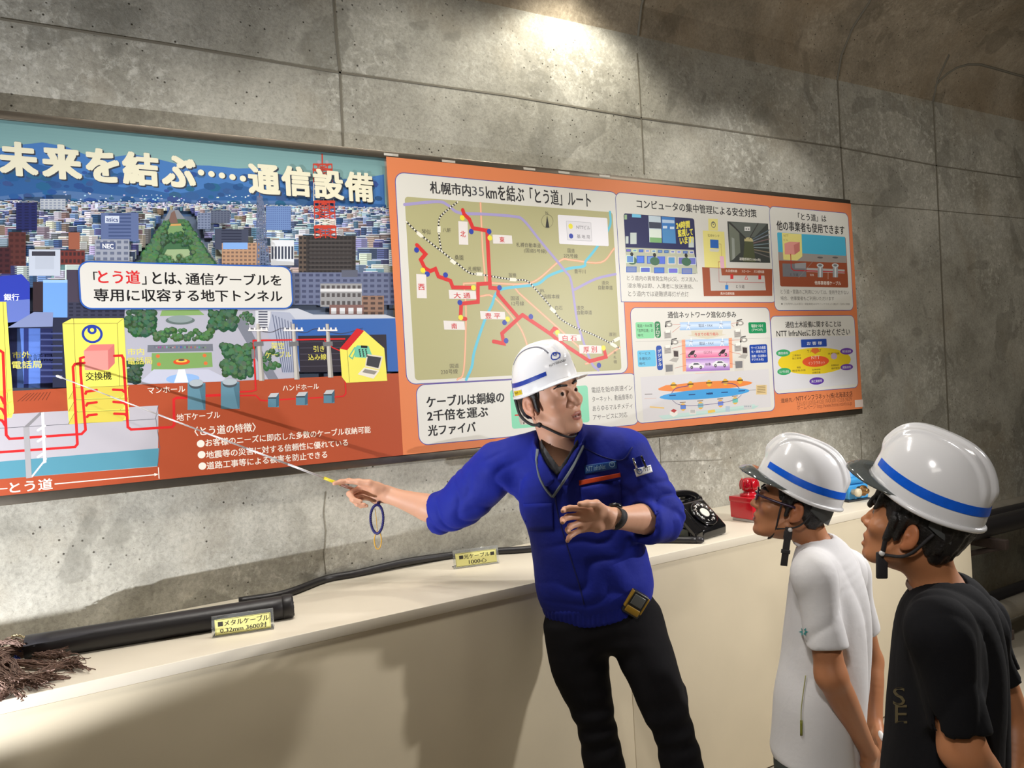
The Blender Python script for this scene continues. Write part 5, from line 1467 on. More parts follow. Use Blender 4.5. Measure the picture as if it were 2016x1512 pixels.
# ------------------------------------------------------------------ people
from mathutils.bvhtree import BVHTree
M_skin = mat('skin', rough=0.48, spec=0.4, vcol=True, sss=0.12, bump=(400, 0.04))
M_hair = mat('black_hair', (26, 23, 22), 0.45, bump=(260, 0.5))
M_eye = mat('eye_white', (142, 128, 118), 0.5); M_iris = mat('dark_iris', (34, 22, 16), 0.1)
M_hwhite = mat('helmet_white', (226, 226, 228), 0.16, coat=0.4)
M_hblue = mat('reflective_blue', (12, 92, 212), 0.3, noise=(90, 0.08)); M_hnavy = mat('navy_tape', (24, 56, 150), 0.35)
M_strap = mat('dark_strap', (38, 36, 38), 0.7, bump=(200, 0.2)); M_grey = mat('grey_harness', (72, 74, 74), 0.6)
M_smoke = mat('smoked_visor', (112, 118, 118), 0.08, trans=0.55, coat=0.5)


def head(S, M, nose=1.0, mouth_open=0.0, neck=None, jaw=1.0):
    """head in its own frame: x right, y forward, z up; origin between the ears"""
    S.ell((0, -.012, .042), (.076, .096, .090), .02, M=M)
    S.ell((0, .042, -.025), (.060, .054, .078), .03, M=M)
    S.ell((0, .034, -.078), (.050 * jaw, .050, .038), .025, M=M)
    S.ell((0, .074, -.106), (.022, .018, .016), .02, M=M)
    for q in (-1, 1):
        S.cap((q * .058, .0, -.060), (q * .030, .060, -.100), .016, .014, .02, M=M)
        S.ell((q * .044, .066, -.026), (.024, .020, .018), .02, M=M)
        S.cap((q * .042, .080, .024), (q * .012, .090, .020), .0085, .008, .012, M=M)
        S.ell((q * .032, .100, .004), (.018, .016, .0125), .012, 's', M=M)
        S.ell((q * .031, .0785, .003), (.0145, .0135, .0125), .006, M=M)              # lids over the eyeball
        S.ell((q * .031, .094, .0025), (.0125, .0085, .0036), .003, 's', M=M)          # the opening between them
        S.ell((q * .0135, .098, -.036), (.0085, .0105, .008), .006, M=M)
        S.ell((q * .0075, .106, -.0425), (.0032, .005, .003), .003, 's', M=M)
        # ear
        R = np.array([[math.cos(q * .35), -math.sin(q * .35), 0], [math.sin(q * .35), math.cos(q * .35), 0], [0, 0, 1.0]])
        S.ell((q * .081, -.014, -.008), (.0075, .019, .031), .006, M=M, R=R)
        S.ell((q * .0885, -.010, -.004), (.006, .0105, .018), .003, 's', M=M, R=R)
        S.ell((q * .080, -.006, -.036), (.006, .009, .009), .006, M=M)
        S.ell((q * .083, -.0055, -.008), (.0035, .005, .006), .003, M=M)
    S.cap((0, .091, .012), (0, .100, -.012), .0075, .008, .010, M=M)
    S.cap((0, .100, -.012), (0, .112 * nose, -.032), .008, .0105, .008, M=M)
    S.ell((0, .084, -.066), (.024, .014, .020), .014, M=M)
    o = mouth_open
    S.ell((0, .0945, -.064), (.021, .0075, .0055), .005, M=M); S.ell((0, .0925, -.0765 - o), (.019, .0075, .0064), .006, M=M)
    S.ell((0, .103, -.0700 - o * .5), (.020, .011, .0016 + o * .5), .002, 's', M=M)
    if neck is not None: S.chain([tp(M, (0, -.022, -.055))] + neck[0], neck[1], .03)


def skin_col(M, base, lipc=None, eyec=None):
    b = lin(base); lp = lin(lipc or (172, 108, 92)); Mi = np.linalg.inv(M)
    dk = wav(5, 60)
    def f(P):
        q = P @ Mi[:3, :3].T + Mi[:3, 3]
        c = np.tile(b, (len(P), 1)) * (1 + .04 * dk(P))[:, None]
        lips = (np.abs(q[:, 0]) < .022) & (q[:, 1] > .084) & (q[:, 2] > -.086) & (q[:, 2] < -.058) & (((q[:, 0] / .023) ** 2 + ((q[:, 2] + .071) / .0135) ** 2) < 1)
        c[lips] = lp
        inm = lips & (np.abs(q[:, 2] + .0715) < .002); c[inm] = lp * .35
        ch = np.exp(-(((np.abs(q[:, 0]) - .04) / .02) ** 2 + ((q[:, 2] + .03) / .02) ** 2)) * (q[:, 1] > .05)
        c = c * (1 - .10 * ch[:, None] * np.array([0, 1, 1.0]))
        ear = (np.abs(q[:, 0]) > .074) & (np.abs(q[:, 1] + .01) < .04) & (np.abs(q[:, 2]) < .05)
        c[ear] = c[ear] * np.array([1.02, .88, .84])
        return c
    return f


def eyes(M, parent, look=(0, 1, 0), sc=1.0):
    for q in (-1, 1):
        c = np.array([q * .031, .0785, .003])
        e = MB().ball(c, .0126, 0, nm(M), 20).build('eyeball', M_eye, parent)
        d = unit(look)
        MB().ball(c + d * .0056, .0083, 0, nm(M), 16).build('iris', M_iris, e)
        b = Sdf(); b.chain([tp(M, (q * .052, .079, .024)), tp(M, (q * .036, .0915, .0285)), tp(M, (q * .015, .0985, .024))], [.0022, .0036, .0032], .003)
        b.build('eyebrow', .0014, M_hair, parent)


def hair(M, name, parent, h, front=.045, nape=-.055, bangs=None, thick=1.0):
    S = Sdf()
    S.ell((0, -.015, .044), (.081 * thick, .101 * thick, .094), .01, M=M)
    S.ell((0, -.062, -.012), (.062, .036, .056), .02, M=M)
    for q in (-1, 1):
        S.cap((q * .074, .012, .03), (q * .073, .014, -.028), .012, .006, .012, M=M)
    S.ell((0, .105, -.012), (.12, .078, front + .03), .008, 's', M=M)                  # the face stays clear
    S.ell((0, .03, -.10), (.12, .10, .062), .01, 's', M=M)
    for q in (-1, 1): S.ell((q * .086, -.012, -.012), (.02, .022, .034), .006, 's', M=M)
    S.box((0, -.05, nape - .06), (.12, .12, .06), .01, .01, 's', M=M)
    for a, b, ra, rb in (bangs or []): S.cap(a, b, ra, rb, .008, M=M)
    w1, w2 = wav(11, 220), wav(12, 520)
    Mi = np.linalg.inv(M)
    def dp(P):
        q = (P @ Mi[:3, :3].T + Mi[:3, 3]) * np.array([1.0, 1.0, .28])
        return .0022 * w1(q) + .0012 * w2(q)
    c = tp(M, (0, 0, 0))
    S.disp(dp, c - .3, c + .3)
    return S.build(name, h, M_hair, parent)


def hand(S, wrist, d, palm, spread=(0.12, 0.03, -.05, -.14), curl=((.3, .4, .3),) * 4, thumb=((.75, .15), (.9, .1), (.95, .05)), thumb_side=1, sc=1.0, k=.008):
    """five-fingered hand; d points along the palm, palm is the way the palm looks, thumb_side sets left or right"""
    d = unit(d); palm = unit(np.asarray(palm) - d * (np.asarray(palm) @ d)); sd = np.cross(d, palm) * thumb_side
    w = np.asarray(wrist, float)
    K = []
    for i, off in enumerate((.030, .010, -.010, -.028)):
        kn = w + (d * (.086 - .004 * abs(i - 1)) + sd * off) * sc
        S.cap(w + (d * .012 + sd * off * .6) * sc, kn, .0150 * sc, .0110 * sc, .012)
        K.append(kn)
    S.ell(w + (d * .040 + palm * .006 + sd * .024) * sc, np.array([.019] * 3) * sc, .012)
    S.ell(w + (d * .036 + palm * .006 - sd * .022) * sc, np.array([.016] * 3) * sc, .012)
    Ls = ((.043, .026, .021), (.047, .030, .022), (.043, .028, .021), (.034, .021, .019)); tips = []
    for i in range(4):
        a = 0.0; p = K[i]; pts = [p]
        dd = unit(d + sd * spread[i])
        for j in range(3):
            a += curl[i][j]
            p = p + (dd * math.cos(a) + palm * math.sin(a)) * Ls[i][j] * sc; pts.append(p)
        rs = [(.0098, .0086, .0078, .0066), (.0100, .0088, .0080, .0068), (.0096, .0084, .0076, .0064), (.0086, .0074, .0066, .0058)][i]
        S.chain(pts, [r * sc for r in rs], .004)
        tips.append(pts)
    p = w + (d * .022 + sd * .026 + palm * .004) * sc; pts = [p]
    for j, (L, t) in enumerate(zip((.042, .033, .026), thumb)):
        v = unit(d * t[0] + sd * (1 - t[0]) * 1.2 + palm * t[1]); p = p + v * L * sc; pts.append(p)
    S.chain(pts, [r * sc for r in (.0135, .0112, .0098, .0078)], .006)
    return tips, pts


# ---- helmets: x right, y forward, z up, origin at the middle of the rim
HL, HW, HH = .124, .104, .140
def dome(th, u, off=0.0, ridge=True):
    r = 1 / math.sqrt((math.sin(th) / HW) ** 2 + (math.cos(th) / HL) ** 2)
    cu, su = math.cos(u), math.sin(u)
    rr = r * max(cu, 0) ** .62; z = HH * su ** .98
    x, y = rr * math.sin(th), rr * math.cos(th)
    z0 = -.016 * (1 - math.cos(th)) / 2 + .006 * math.cos(2 * th)
    z += z0 * (1 - su)
    b = 0.0
    if ridge:
        f = min(1, max(0, (su - .30) / .25)); f = f * f * (3 - 2 * f)
        sm = lambda e, w: 1 / (1 + math.exp((abs(x) - e) / w))
        b = f * (.0068 * sm(.016, .0010) + .0058 * sm(.041, .0011))
    n = unit((x / HW ** 2, y / HL ** 2, max(z, 0) / HH ** 2 + 1e-4))
    y += .016 * su * su
    return np.array([x, y, z]) + n * (b + off)


def grid_mesh(fn, nu, nv, thick=None):
    vs = [fn(i / nu, j / nv) for i in range(nu + 1) for j in range(nv + 1)]
    fs = [(i * (nv + 1) + j, (i + 1) * (nv + 1) + j, (i + 1) * (nv + 1) + j + 1, i * (nv + 1) + j + 1) for i in range(nu) for j in range(nv)]
    return vs, fs


def helmet(M, parent, kind, tilt=0.0, up=.036, fwd_=.0, sc=1.0):
    """safety helmet as a part of its wearer"""
    ct, st = math.cos(tilt), math.sin(tilt)
    T = np.eye(4); T[:3, :3] = np.array([[1, 0, 0], [0, ct, -st], [0, st, ct]]) * sc; T[:3, 3] = (0, fwd_, up)
    H = M @ T; HM = nm(H)
    A = lambda fn: (lambda a, b: tp(H, fn(a, b)))
    mb = MB()
    # the shell, its turned rim and the inside
    vs, fs = grid_mesh(A(lambda a, b: dome(a * 2 * math.pi, b * (math.pi / 2 - .001))), 144, 90); mb.add(vs, fs, 0, True)
    vs, fs = grid_mesh(A(lambda a, b: dome(a * 2 * math.pi, b * (math.pi / 2 - .001), -.005, False)), 72, 30); mb.add(vs, [f[::-1] for f in fs], 0, True)
    rim = [tp(H, dome(2 * math.pi * k / 96, 0.0, .0015)) for k in range(97)]
    mb.tube(rim, .0045 * sc, 10, 0, False)
    sh = mb.build('helmet', M_hwhite, parent)
    sh['label'] = 'white safety helmet with a blue stripe'
    st_ = MB()
    u0, u1 = (.20, .335) if kind == 'child' else (.23, .33)
    spans = [(math.radians(28), math.radians(332))] if kind == 'child' else [(math.radians(40), math.radians(172)), (math.radians(-62), math.radians(-36)), (math.radians(188), math.radians(298))]
    for a0, a1 in spans:
        vs, fs = grid_mesh(A(lambda a, b: dome(a0 + (a1 - a0) * a, u0 + (u1 - u0) * b, .0011)), 90, 4); st_.add(vs, fs, 0, True)
    st_.build('stripe', M_hblue if kind == 'child' else M_hnavy, sh)
    if kind == 'adult':
        pe = MB()
        for q in (-1, 1):
            P = []
            for y in np.linspace(.085, -.085, 60):
                th = math.atan2(q * .043, y); r = 1 / math.sqrt((math.sin(th) / HW) ** 2 + (math.cos(th) / HL) ** 2)
                P.append(tp(H, dome(th, math.acos(min(1, (math.hypot(.043, y) / r) ** (1 / .62))), -.0005)))
            pe.tube(P, .0026, 8)
        pe.build('panel_edge', mat('edge_grey', (112, 112, 120), 0.4), sh)
    # visor or brim
    L = .052 if kind == 'child' else .040
    wv = math.radians(72 if kind == 'child' else 78)
    def vis(a, b, off):
        th = (a * 2 - 1) * wv; e = dome(th, .03 if kind == 'child' else .0, .001, False)
        f = max(0.0, 1 - (abs(a * 2 - 1)) ** 2.4)
        o = unit((math.sin(th) * .55, math.cos(th), 0))
        return e + o * L * f * b + np.array([0, 0, (-.015 if kind == 'child' else -.004) * b * f + (.010 * math.sin(b * 3.1) * f if kind == 'child' else .004 * math.sin(b * 3.1) * f) + off])
    vb = MB()
    for off, flip in ((0.0015, False), (-.0015, True)):
        vs, fs = grid_mesh(A(lambda a, b: vis(a, b, off)), 48, 10); vb.add(vs, [f[::-1] for f in fs] if flip else fs, 0, True)
    n1 = 49 * 11; edge = []
    for i in range(48): edge.append((i * 11 + 10, (i + 1) * 11 + 10, n1 + (i + 1) * 11 + 10, n1 + i * 11 + 10))
    vb.f += edge; vb.m += [0] * 48; vb.sm += [True] * 48
    vb.build('visor' if kind == 'child' else 'brim', M_smoke if kind == 'child' else M_hwhite, sh)
    # harness band and rear adjuster
    hb = MB()
    P = [np.array([.082 * math.sin(t), .101 * math.cos(t) - .006, -.004 - .012 * (1 - math.cos(t)) / 2]) for t in np.linspace(0, 2 * math.pi, 49)]
    ring_ = [tp(H, p) for p in P]
    hb.tube(ring_, .0045 * sc, 8, 0, False, flat=1.0)
    for t in np.linspace(-.75, .75, 9):
        pass
    vs, fs = grid_mesh(A(lambda a, b: np.array([.086 * math.sin(math.pi + (a - .5) * 2.3), .104 * math.cos(math.pi + (a - .5) * 2.3), -.014 - .052 * b * (1 - .55 * (2 * a - 1) ** 2)])), 20, 4); hb.add(vs, fs, 0, True)
    vs, fs = grid_mesh(A(lambda a, b: np.array([.090 * math.sin(math.pi + (a - .5) * 2.3), .109 * math.cos(math.pi + (a - .5) * 2.3), -.014 - .052 * b * (1 - .55 * (2 * a - 1) ** 2)])), 20, 4); hb.add(vs, [f[::-1] for f in fs], 0, True)
    hb.build('harness', M_grey, sh)
    return sh, H


def decal(H, th0, u0, strokes, m, name, parent, off=.0016):
    """flat shapes (lists of (x, y) metres) wrapped onto the dome"""
    mb = MB()
    for poly in strokes:
        vs = []
        for x, y in poly:
            r = 1 / math.sqrt((math.sin(th0) / HW) ** 2 + (math.cos(th0) / HL) ** 2)
            vs.append(tp(H, dome(th0 + x / (r * math.cos(u0) ** .62), u0 + y / HH, off)))
        mb.add(vs, [tuple(range(len(vs)))])
    return mb.build(name, m, parent)


def emblem(R, w_):
    out = []
    for (cx, cy, rx, ry) in ((0, 0, R, R), (0, R * .48, R * .36, R * .38)):
        C = [np.array([cx + rx * math.cos(2 * math.pi * k / 32), cy + ry * math.sin(2 * math.pi * k / 32)]) for k in range(33)]
        out += strip(C, w_ / 2)
    return [[tuple(p) for p in q] for q in out]


def bvh_of(o):
    me = o.data
    v = np.empty(len(me.vertices) * 3); me.vertices.foreach_get('co', v)
    mw = np.array(o.matrix_world)
    v = v.reshape(-1, 3) @ mw[:3, :3].T + mw[:3, 3]
    return BVHTree.FromPolygons([tuple(p) for p in v], [tuple(p.vertices) for p in me.polygons])


def onto(bv, px, py, off=.002, zmax=9.0):
    r = unit(ray(px, py)); h = bv.ray_cast(Vector(CAMP), Vector(r))
    if h[0] is None: return None
    return np.array(h[0]) - r * off


def patch(bv, quad, name, m, parent, nu=14, nv=6, off=.0025, thick=.002):
    """a cloth patch lying on a garment: quad = four pixel corners TL, TR, BR, BL"""
    q = [np.array(p, float) for p in quad]
    mb = MB(); G = {}
    for i in range(nu + 1):
        for j in range(nv + 1):
            a, b = i / nu, j / nv
            p = (q[0] * (1 - a) + q[1] * a) * (1 - b) + (q[3] * (1 - a) + q[2] * a) * b
            G[i, j] = onto(bv, p[0], p[1], off)
    ok = [g for g in G.values() if g is not None]
    if not ok: return None
    for key in G:
        if G[key] is None: G[key] = min(ok, key=lambda g: np.linalg.norm(g - ok[0]))
    top = [G[i, j] for i in range(nu + 1) for j in range(nv + 1)]
    bot = [p - unit(CAMP - p) * (thick + off * .6) for p in top]
    n = len(top); id_ = lambda i, j: i * (nv + 1) + j
    fs = [(id_(i, j), id_(i, j + 1), id_(i + 1, j + 1), id_(i + 1, j)) for i in range(nu) for j in range(nv)]
    per = [id_(i, 0) for i in range(nu)] + [id_(nu, j) for j in range(nv)] + [id_(i, nv) for i in range(nu, 0, -1)] + [id_(0, j) for j in range(nv, 0, -1)]
    fs += [(per[k], per[(k + 1) % len(per)], n + per[(k + 1) % len(per)], n + per[k]) for k in range(len(per))]
    mb.add(top + bot, fs, 0, True)
    return mb.build(name, m, parent)


def cord(bv, pts, r, name, m, parent, n=6, off=.003):
    P = [onto(bv, *p[:2], off) for p in spline([(a, b, 0) for a, b in pts], n)]
    P = [p for p in P if p is not None]
    return MB().tube(P, r, 8).build(name, m, parent)


def cloth_text(bv, t, xL, xR, yT, yB, name, m, parent, off=.0062, slope=0.0):
    v, f = text_mesh(t)
    vs = []
    for x, y in v:
        p = onto(bv, xL + (xR - xL) * x, yB + (yT - yB) * y + slope * (x - .5) * (xR - xL), off)
        vs.append(p if p is not None else U(xL, yT, 2.2))
    mb = MB(); mb.add(vs, f)
    return mb.build(name, m, parent)


def shoes(name, feet, m, parent, fw_):
    for a in feet:
        g = GR * a[0]
        S = Sdf(); f = unit(fw_ - ZUP * (fw_ @ ZUP))
        b0 = np.array([a[0], a[1], g + .045])
        S.limb([(b0 - f * .06, .036, .044), (b0 + f * .03, .042, .046), (b0 + f * .12 - ZUP * .008, .046, .036), (b0 + f * .19 - ZUP * .014, .034, .028)], np.cross(f, ZUP), .01)
        S.cap(b0, b0 + ZUP * .06, .044, .046, .02)
        S.plane((a[0], a[1], g + .001), (0, 0, -1), b0 - .4, b0 + .4)
        S.build(name, .007, m, parent)


# ================================================================= the person in the blue jacket
def build_man():
    z0 = 2.37
    hM = frame(U(1080, 782, 2.36), -FWD * math.cos(.78) + CR * math.sin(.78) + CU * .02, CU * math.cos(.26) - CR * math.sin(.26) + (-FWD) * .02)
    tf = unit(-FWD * math.cos(.33) - CR * math.sin(.33)); tr = unit(np.cross(tf, CU))   # the way the chest looks, and its right
    B = Sdf()
    nb = [U(1098, 868, 2.375), U(1106, 905, 2.39)]
    head(B, hM, neck=(nb, [.050, .052, .062]))
    sp = [(U(1106, 905, 2.39), .11, .06), (U(1122, 965, 2.39), .135, .085), (U(1146, 1060, 2.38), .125, .085), (U(1166, 1150, 2.37), .135, .09), (U(1182, 1215, 2.37), .145, .095)]
    B.limb(sp, tr, .03)
    Rsh, Rel, Rwr = U(985, 922, 2.44), U(880, 1012, 2.54), U(764, 974, 2.60)
    Lsh, Lel, Lwr = U(1228, 895, 2.31), U(1300, 1022, 2.29), U(1200, 1020, 2.13)
    B.chain([U(1040, 905, 2.42), Rsh, Rel], [.05, .05, .044], .03)
    fm = (Rel * .55 + Rwr * .45)
    B.limb([(Rel, .045, .043), (Rel * .7 + Rwr * .3, .047, .042), (fm, .042, .036), (Rel * .2 + Rwr * .8, .031, .026), (Rwr, .030, .024)], CU, .02)
    B.chain([U(1175, 900, 2.36), Lsh, Lel], [.05, .05, .043], .03)
    B.limb([(Lel, .043, .042), (Lel * .68 + Lwr * .32, .046, .042), (Lel * .3 + Lwr * .7, .034, .030), (Lwr, .030, .024)], CU, .02)
    # right hand closed on the pointer
    tip, gp = U(120, 743, 2.25), U(664, 951, 2.585)
    pd = unit(gp - tip)
    hd = unit(U(700, 962, 2.60) - Rwr + CU * .0)
    hand(B, Rwr, hd, -FWD * .80 - CU * .55, spread=(.10, .0, -.04, -.10), curl=((.18, .35, .2), (.95, 1.35, .8), (1.05, 1.4, .8), (1.15, 1.4, .8)),
         thumb=((.72, .12), (.98, .12), (1.0, .15)), thumb_side=1, sc=1.08)
    # left hand, fingers spread, palm down and towards us
    ld = unit(U(1110, 1023, 2.09) - Lwr)
    hand(B, Lwr, ld, -CU * .12 - FWD * .95, spread=(.10, .02, -.10, -.34), curl=((.2, .45, .3), (.3, .5, .35), (.4, .55, .35), (.25, .4, .3)),
         thumb=((.62, .35), (.9, .3), (.95, .3)), thumb_side=1, sc=1.0)
    # legs under the trousers
    Rhip, Rkn, Ran = U(1135, 1235, 2.38), U(1172, 1440, 2.32), U(1228, 1715, 2.28)
    Lhip, Lkn, Lan = U(1240, 1235, 2.34), U(1318, 1430, 2.25), U(1392, 1728, 2.20)
    for hp, kn, an in ((Rhip, Rkn, Ran), (Lhip, Lkn, Lan)):
        B.chain([hp, kn, an, np.array([an[0], an[1], .06])], [.07, .048, .036, .034], .03)
    body = B.build('person', .0034, M_skin, None, skin_col(hM, (208, 158, 130)))
    tag(body, 'person in a blue work jacket and white helmet pointing at the board', 'person')
    eyes(hM, body, look=(.02, 1, .02))
    hair(hM, 'hair', body, .0026, front=.05, nape=-.052)
    hel, H = helmet(hM, body, 'adult', tilt=.02, up=.037, fwd_=.0, sc=.895)
    decal(H, math.radians(17), .62, [[(p[0] * 1, p[1]) for p in q] for q in emblem(.0145, .0032)], M_hnavy, 'emblem', hel)
    v, f = text_mesh('NTTInfraNet')
    mb = MB(); mb.add([tp(H, dome(math.radians(17) + (x - .5) * -.056 / (.115 * math.cos(.43) ** .62), .43 + (y - .5) * .008 / HH, .0016)) for x, y in v], f)
    mb.build('lettering', M_ink, hel)
    vs, fs = grid_mesh(lambda a, b: tp(H, dome(math.radians(98 + 30 * a), .055 + .10 * b, .0014)), 10, 4)
    mb = MB().add(vs, fs, 0, True); stk = mb.build('sticker', mat('yellow_sticker', (214, 190, 40), 0.5), hel)
    v, f = text_mesh('WP-1')
    mb = MB(); mb.add([tp(H, dome(math.radians(124 - 22 * x), .08 + .055 * y, .0022)) for x, y in v], f); mb.build('lettering', mat('brown_ink', (120, 90, 20), .6), hel)
    # chin strap from the harness, past the ears and under the chin
    st = MB()
    for q in (-1, 1):
        P = spline([tp(hM, p) for p in ((q * .071, .004, -.072), (q * .062, .030, -.092), (q * .046, .050, -.113), (q * .022, .062, -.128), (0, .066, -.131))], 5)
        st.tube(P, .0036, 8)
        P = spline([tp(hM, p) for p in ((q * .082, -.060, .020), (q * .088, -.050, -.030), (q * .082, -.024, -.062), (q * .072, .002, -.072))], 5)
        st.tube(P, .0046, 8)
        st.ball(tp(hM, (q * .072, .003, -.071)), .0085, 0, None, 10)
    st.build('chin_strap', M_strap, hel)

    # ---- jacket
    M_jkt = mat('blue_twill', (24, 37, 140), 0.72, spec=0.25, noise=(9, 0.10), bump=(60, 0.25))
    J = Sdf()
    J.limb([(U(1106, 893, 2.39), .125, .075), (U(1112, 925, 2.39), .165, .100), (U(1122, 970, 2.385), .170, .118), (U(1136, 1020, 2.38), .168, .122), (U(1150, 1070, 2.375), .175, .128), (U(1164, 1120, 2.37), .182, .132), (U(1170, 1165, 2.37), .178, .128), (U(1174, 1190, 2.37), .160, .118)], tr, .02, cap=.6)
    for a, b, c, d in (((1060, 885, 2.42), (985, 912, 2.44), .062, .070), ((1150, 876, 2.36), (1228, 888, 2.31), .062, .070)):
        J.cap(U(*a), U(*b), c, d, .04)
    J.limb([(Rsh, .078, .074), (U(935, 965, 2.49), .082, .074), (U(900, 995, 2.52), .074, .068), (U(868, 1010, 2.548), .064, .060), (U(860, 1011, 2.553), .062, .058)], CU, .04, cap=.35)
    J.limb([(Lsh, .078, .074), (U(1262, 950, 2.30), .078, .074), (U(1290, 1000, 2.295), .078, .074), (U(1300, 1020, 2.285), .072, .072), (U(1272, 1026, 2.25), .064, .064)], CU, .04, cap=.5)
    # rolled cuffs
    cR, cL = unit(Rwr - Rel), unit(Lwr - Lel)
    def cuff(c, ax, r1, r2, tube):
        M_ = frame(c, ax, np.array([.03, .02, 1.0]))
        def fn(P):
            a = np.sqrt((P[..., 0] / (r1 / r2)) ** 2 + P[..., 2] ** 2) - r2
            return np.sqrt(a ** 2 + (P[..., 1] * .62) ** 2) - tube
        m = max(r1, r2) + tube * 2
        J._add('u', fn, np.array([-m, -tube * 2, -m]), np.array([m, tube * 2, m]), .012, M_)
    cuff(U(864, 1012, 2.552), cR, .052, .056, .011); cuff(U(1270, 1026, 2.245), cL, .056, .056, .012)
    J.cap(U(875, 1010, 2.545), Rwr, .051, .046, .006, 's'); J.cap(U(1266, 1026, 2.235), Lwr, .050, .046, .006, 's')
    # neck opening and the V in front
    J.chain([U(1098, 850, 2.37), U(1104, 895, 2.36)], [.066, .060], .012, 's')
    J.chain([U(1104, 895, 2.31), U(1100, 935, 2.25), U(1092, 962, 2.22)], [.040, .026, .008], .010, 's')
    # collar flaps
    col_pts = [U(1082, 950, 2.268), U(1064, 912, 2.295), U(1052, 882, 2.36), U(1070, 862, 2.45), U(1110, 848, 2.47), U(1148, 848, 2.40), U(1150, 872, 2.31), U(1128, 912, 2.265), U(1108, 948, 2.25)]
    J.limb([(p, .024 if 1 < i < 7 else .018, .0065) for i, p in enumerate(col_pts)], [CU + (-FWD) * .0] * 60, .008, dense=4)
    w1, w2, w3 = wav(21, 34), wav(22, 70), wav(23, 16)
    Rax, Lax = unit(Rel - Rsh), unit(Lel - Lsh)
    def folds(P):
        d = .0028 * w1(P) + .0012 * w2(P) + .003 * w3(P)
        for c, ax, r in ((U(895, 995, 2.52), Rax, .11), (U(1295, 1010, 2.29), Lax, .10), (U(985, 960, 2.42), unit(tr + CU), .10), (U(1215, 960, 2.32), unit(tr - CU), .09)):
            q = P - c; g = np.exp(-(q ** 2).sum(-1) / r ** 2); d = d + g * (.0125 * (1 - np.abs(np.sin((q @ ax) * 52 + 1.5 * w1(P) + 1.2 * w3(P)))) ** 1.6 - .005)
        q = P - U(1165, 1120, 2.26); g = np.exp(-(q ** 2).sum(-1) / .11 ** 2); d = d + g * (.011 * (1 - np.abs(np.sin((q @ unit(CU + tr * .35)) * 40 + 1.6 * w1(P + 3)))) ** 1.6 - .004)
        return d
    c = U(1120, 1000, 2.38); J.disp(folds, c - .8, c + .8)
    jk = J.build('jacket', .0048, M_jkt, body)
    jk['label'] = 'blue work jacket with rolled sleeves'
    bv = bvh_of(jk)
    # ribbed waist band
    WB = Sdf(); WB.limb([(U(1172, 1176, 2.37), .172, .128), (U(1178, 1202, 2.37), .166, .122)], tr, .01, cap=.25)
    WB.disp(lambda P: .0022 * np.sin(((P - U(1175, 1180, 2.37)) @ tr) * 420), c - .8, c + .8)
    WB.build('waistband', .0048, M_jkt, jk)
    M_or = mat('orange_zip', (214, 74, 30), 0.5); M_patch = mat('patch_blue', (20, 76, 150), 0.6); M_pw = mat('badge_white', (226, 226, 228), 0.5)
    M_cyan = mat('pale_thread', (150, 190, 214), 0.6); M_dk = mat('seam_navy', (12, 22, 92), 0.8)
    patch(bv, [(1140, 946), (1221, 931), (1222, 939), (1140, 956)], 'pocket_zip', M_or, jk, off=.004)
    nmz = patch(bv, [(1150, 916), (1213, 907), (1215, 922), (1152, 934)], 'name_patch', M_patch, jk, off=.003)
    cloth_text(bv, 'NTT InfraNet', 1154, 1192, 916, 926, 'lettering', M_cyan, nmz, .0058, -.16)
    em = MB()
    for q in emblem(1.0, .22):
        em.add([onto(bv, 1205 + p[0] * 5.2, 914 - p[1] * 5.2, .0058) for p in q], [(0, 1, 2, 3)])
    em.build('emblem', M_cyan, nmz)
    patch(bv, [(1142, 960), (1222, 944), (1224, 996), (1148, 1000)], 'chest_pocket', M_jkt, jk, off=.0035)
    patch(bv, [(1030, 992), (1088, 990), (1090, 1042), (1036, 1046)], 'chest_pocket', M_jkt, jk, off=.0035)
    cord(bv, [(1092, 965), (1098, 1010), (1118, 1080), (1140, 1150), (1150, 1190)], .0022, 'front_placket', M_dk, jk, off=.001)
    cord(bv, [(1166, 1004), (1196, 1003), (1222, 998)], .0016, 'pocket_seam', M_dk, jk, off=.001)
    cord(bv, [(1146, 880), (1190, 900), (1226, 905), (1245, 880)], .0016, 'yoke_seam', M_dk, jk, off=.0006)
    bd = patch(bv, [(1248, 924), (1281, 915), (1285, 929), (1253, 939)], 'sleeve_badge', M_pw, jk, off=.005)
    em = MB()
    for q in emblem(1.0, .25): em.add([onto(bv, 1259 + p[0] * 5.0, 928 - p[1] * 5.0, .0082) for p in q], [(0, 1, 2, 3)])
    em.build('emblem', M_patch, bd)
    cloth_text(bv, 'NTT', 1267, 1281, 919, 927, 'lettering', M_ink, bd, .0082, -.2)
    for a, b, m_ in (((1246, 902), (1254, 924), M_chrome), ((1262, 897), (1272, 920), M_bake)):
        P = [onto(bv, *a, .006), onto(bv, *b, .006)]
        MB().tube(P, .0035, 10).build('pen', m_, jk)
    # inner shirt in the V
    M_shirt = mat('grey_patterned_shirt', (64, 64, 66), 0.8, noise=(55, 0.5))
    I = Sdf(); I.limb([(U(1104, 893, 2.385), .090, .070), (U(1112, 930, 2.385), .13, .090), (U(1122, 970, 2.385), .14, .095)], tr, .02, cap=.5)
    I.chain([U(1098, 850, 2.37), U(1104, 900, 2.365)], [.052, .058], .01, 's'); I.cap(U(1104, 895, 2.31), U(1103, 920, 2.27), .026, .008, .01, 's')
    I.build('inner_shirt', .005, M_shirt, body)
    cl = Sdf()
    cl.limb([(U(1100, 930, 2.275), .012, .004), (U(1080, 905, 2.295), .016, .004), (U(1066, 876, 2.345), .016, .004), (U(1082, 856, 2.43), .014, .004)], [CU] * 40, .004)
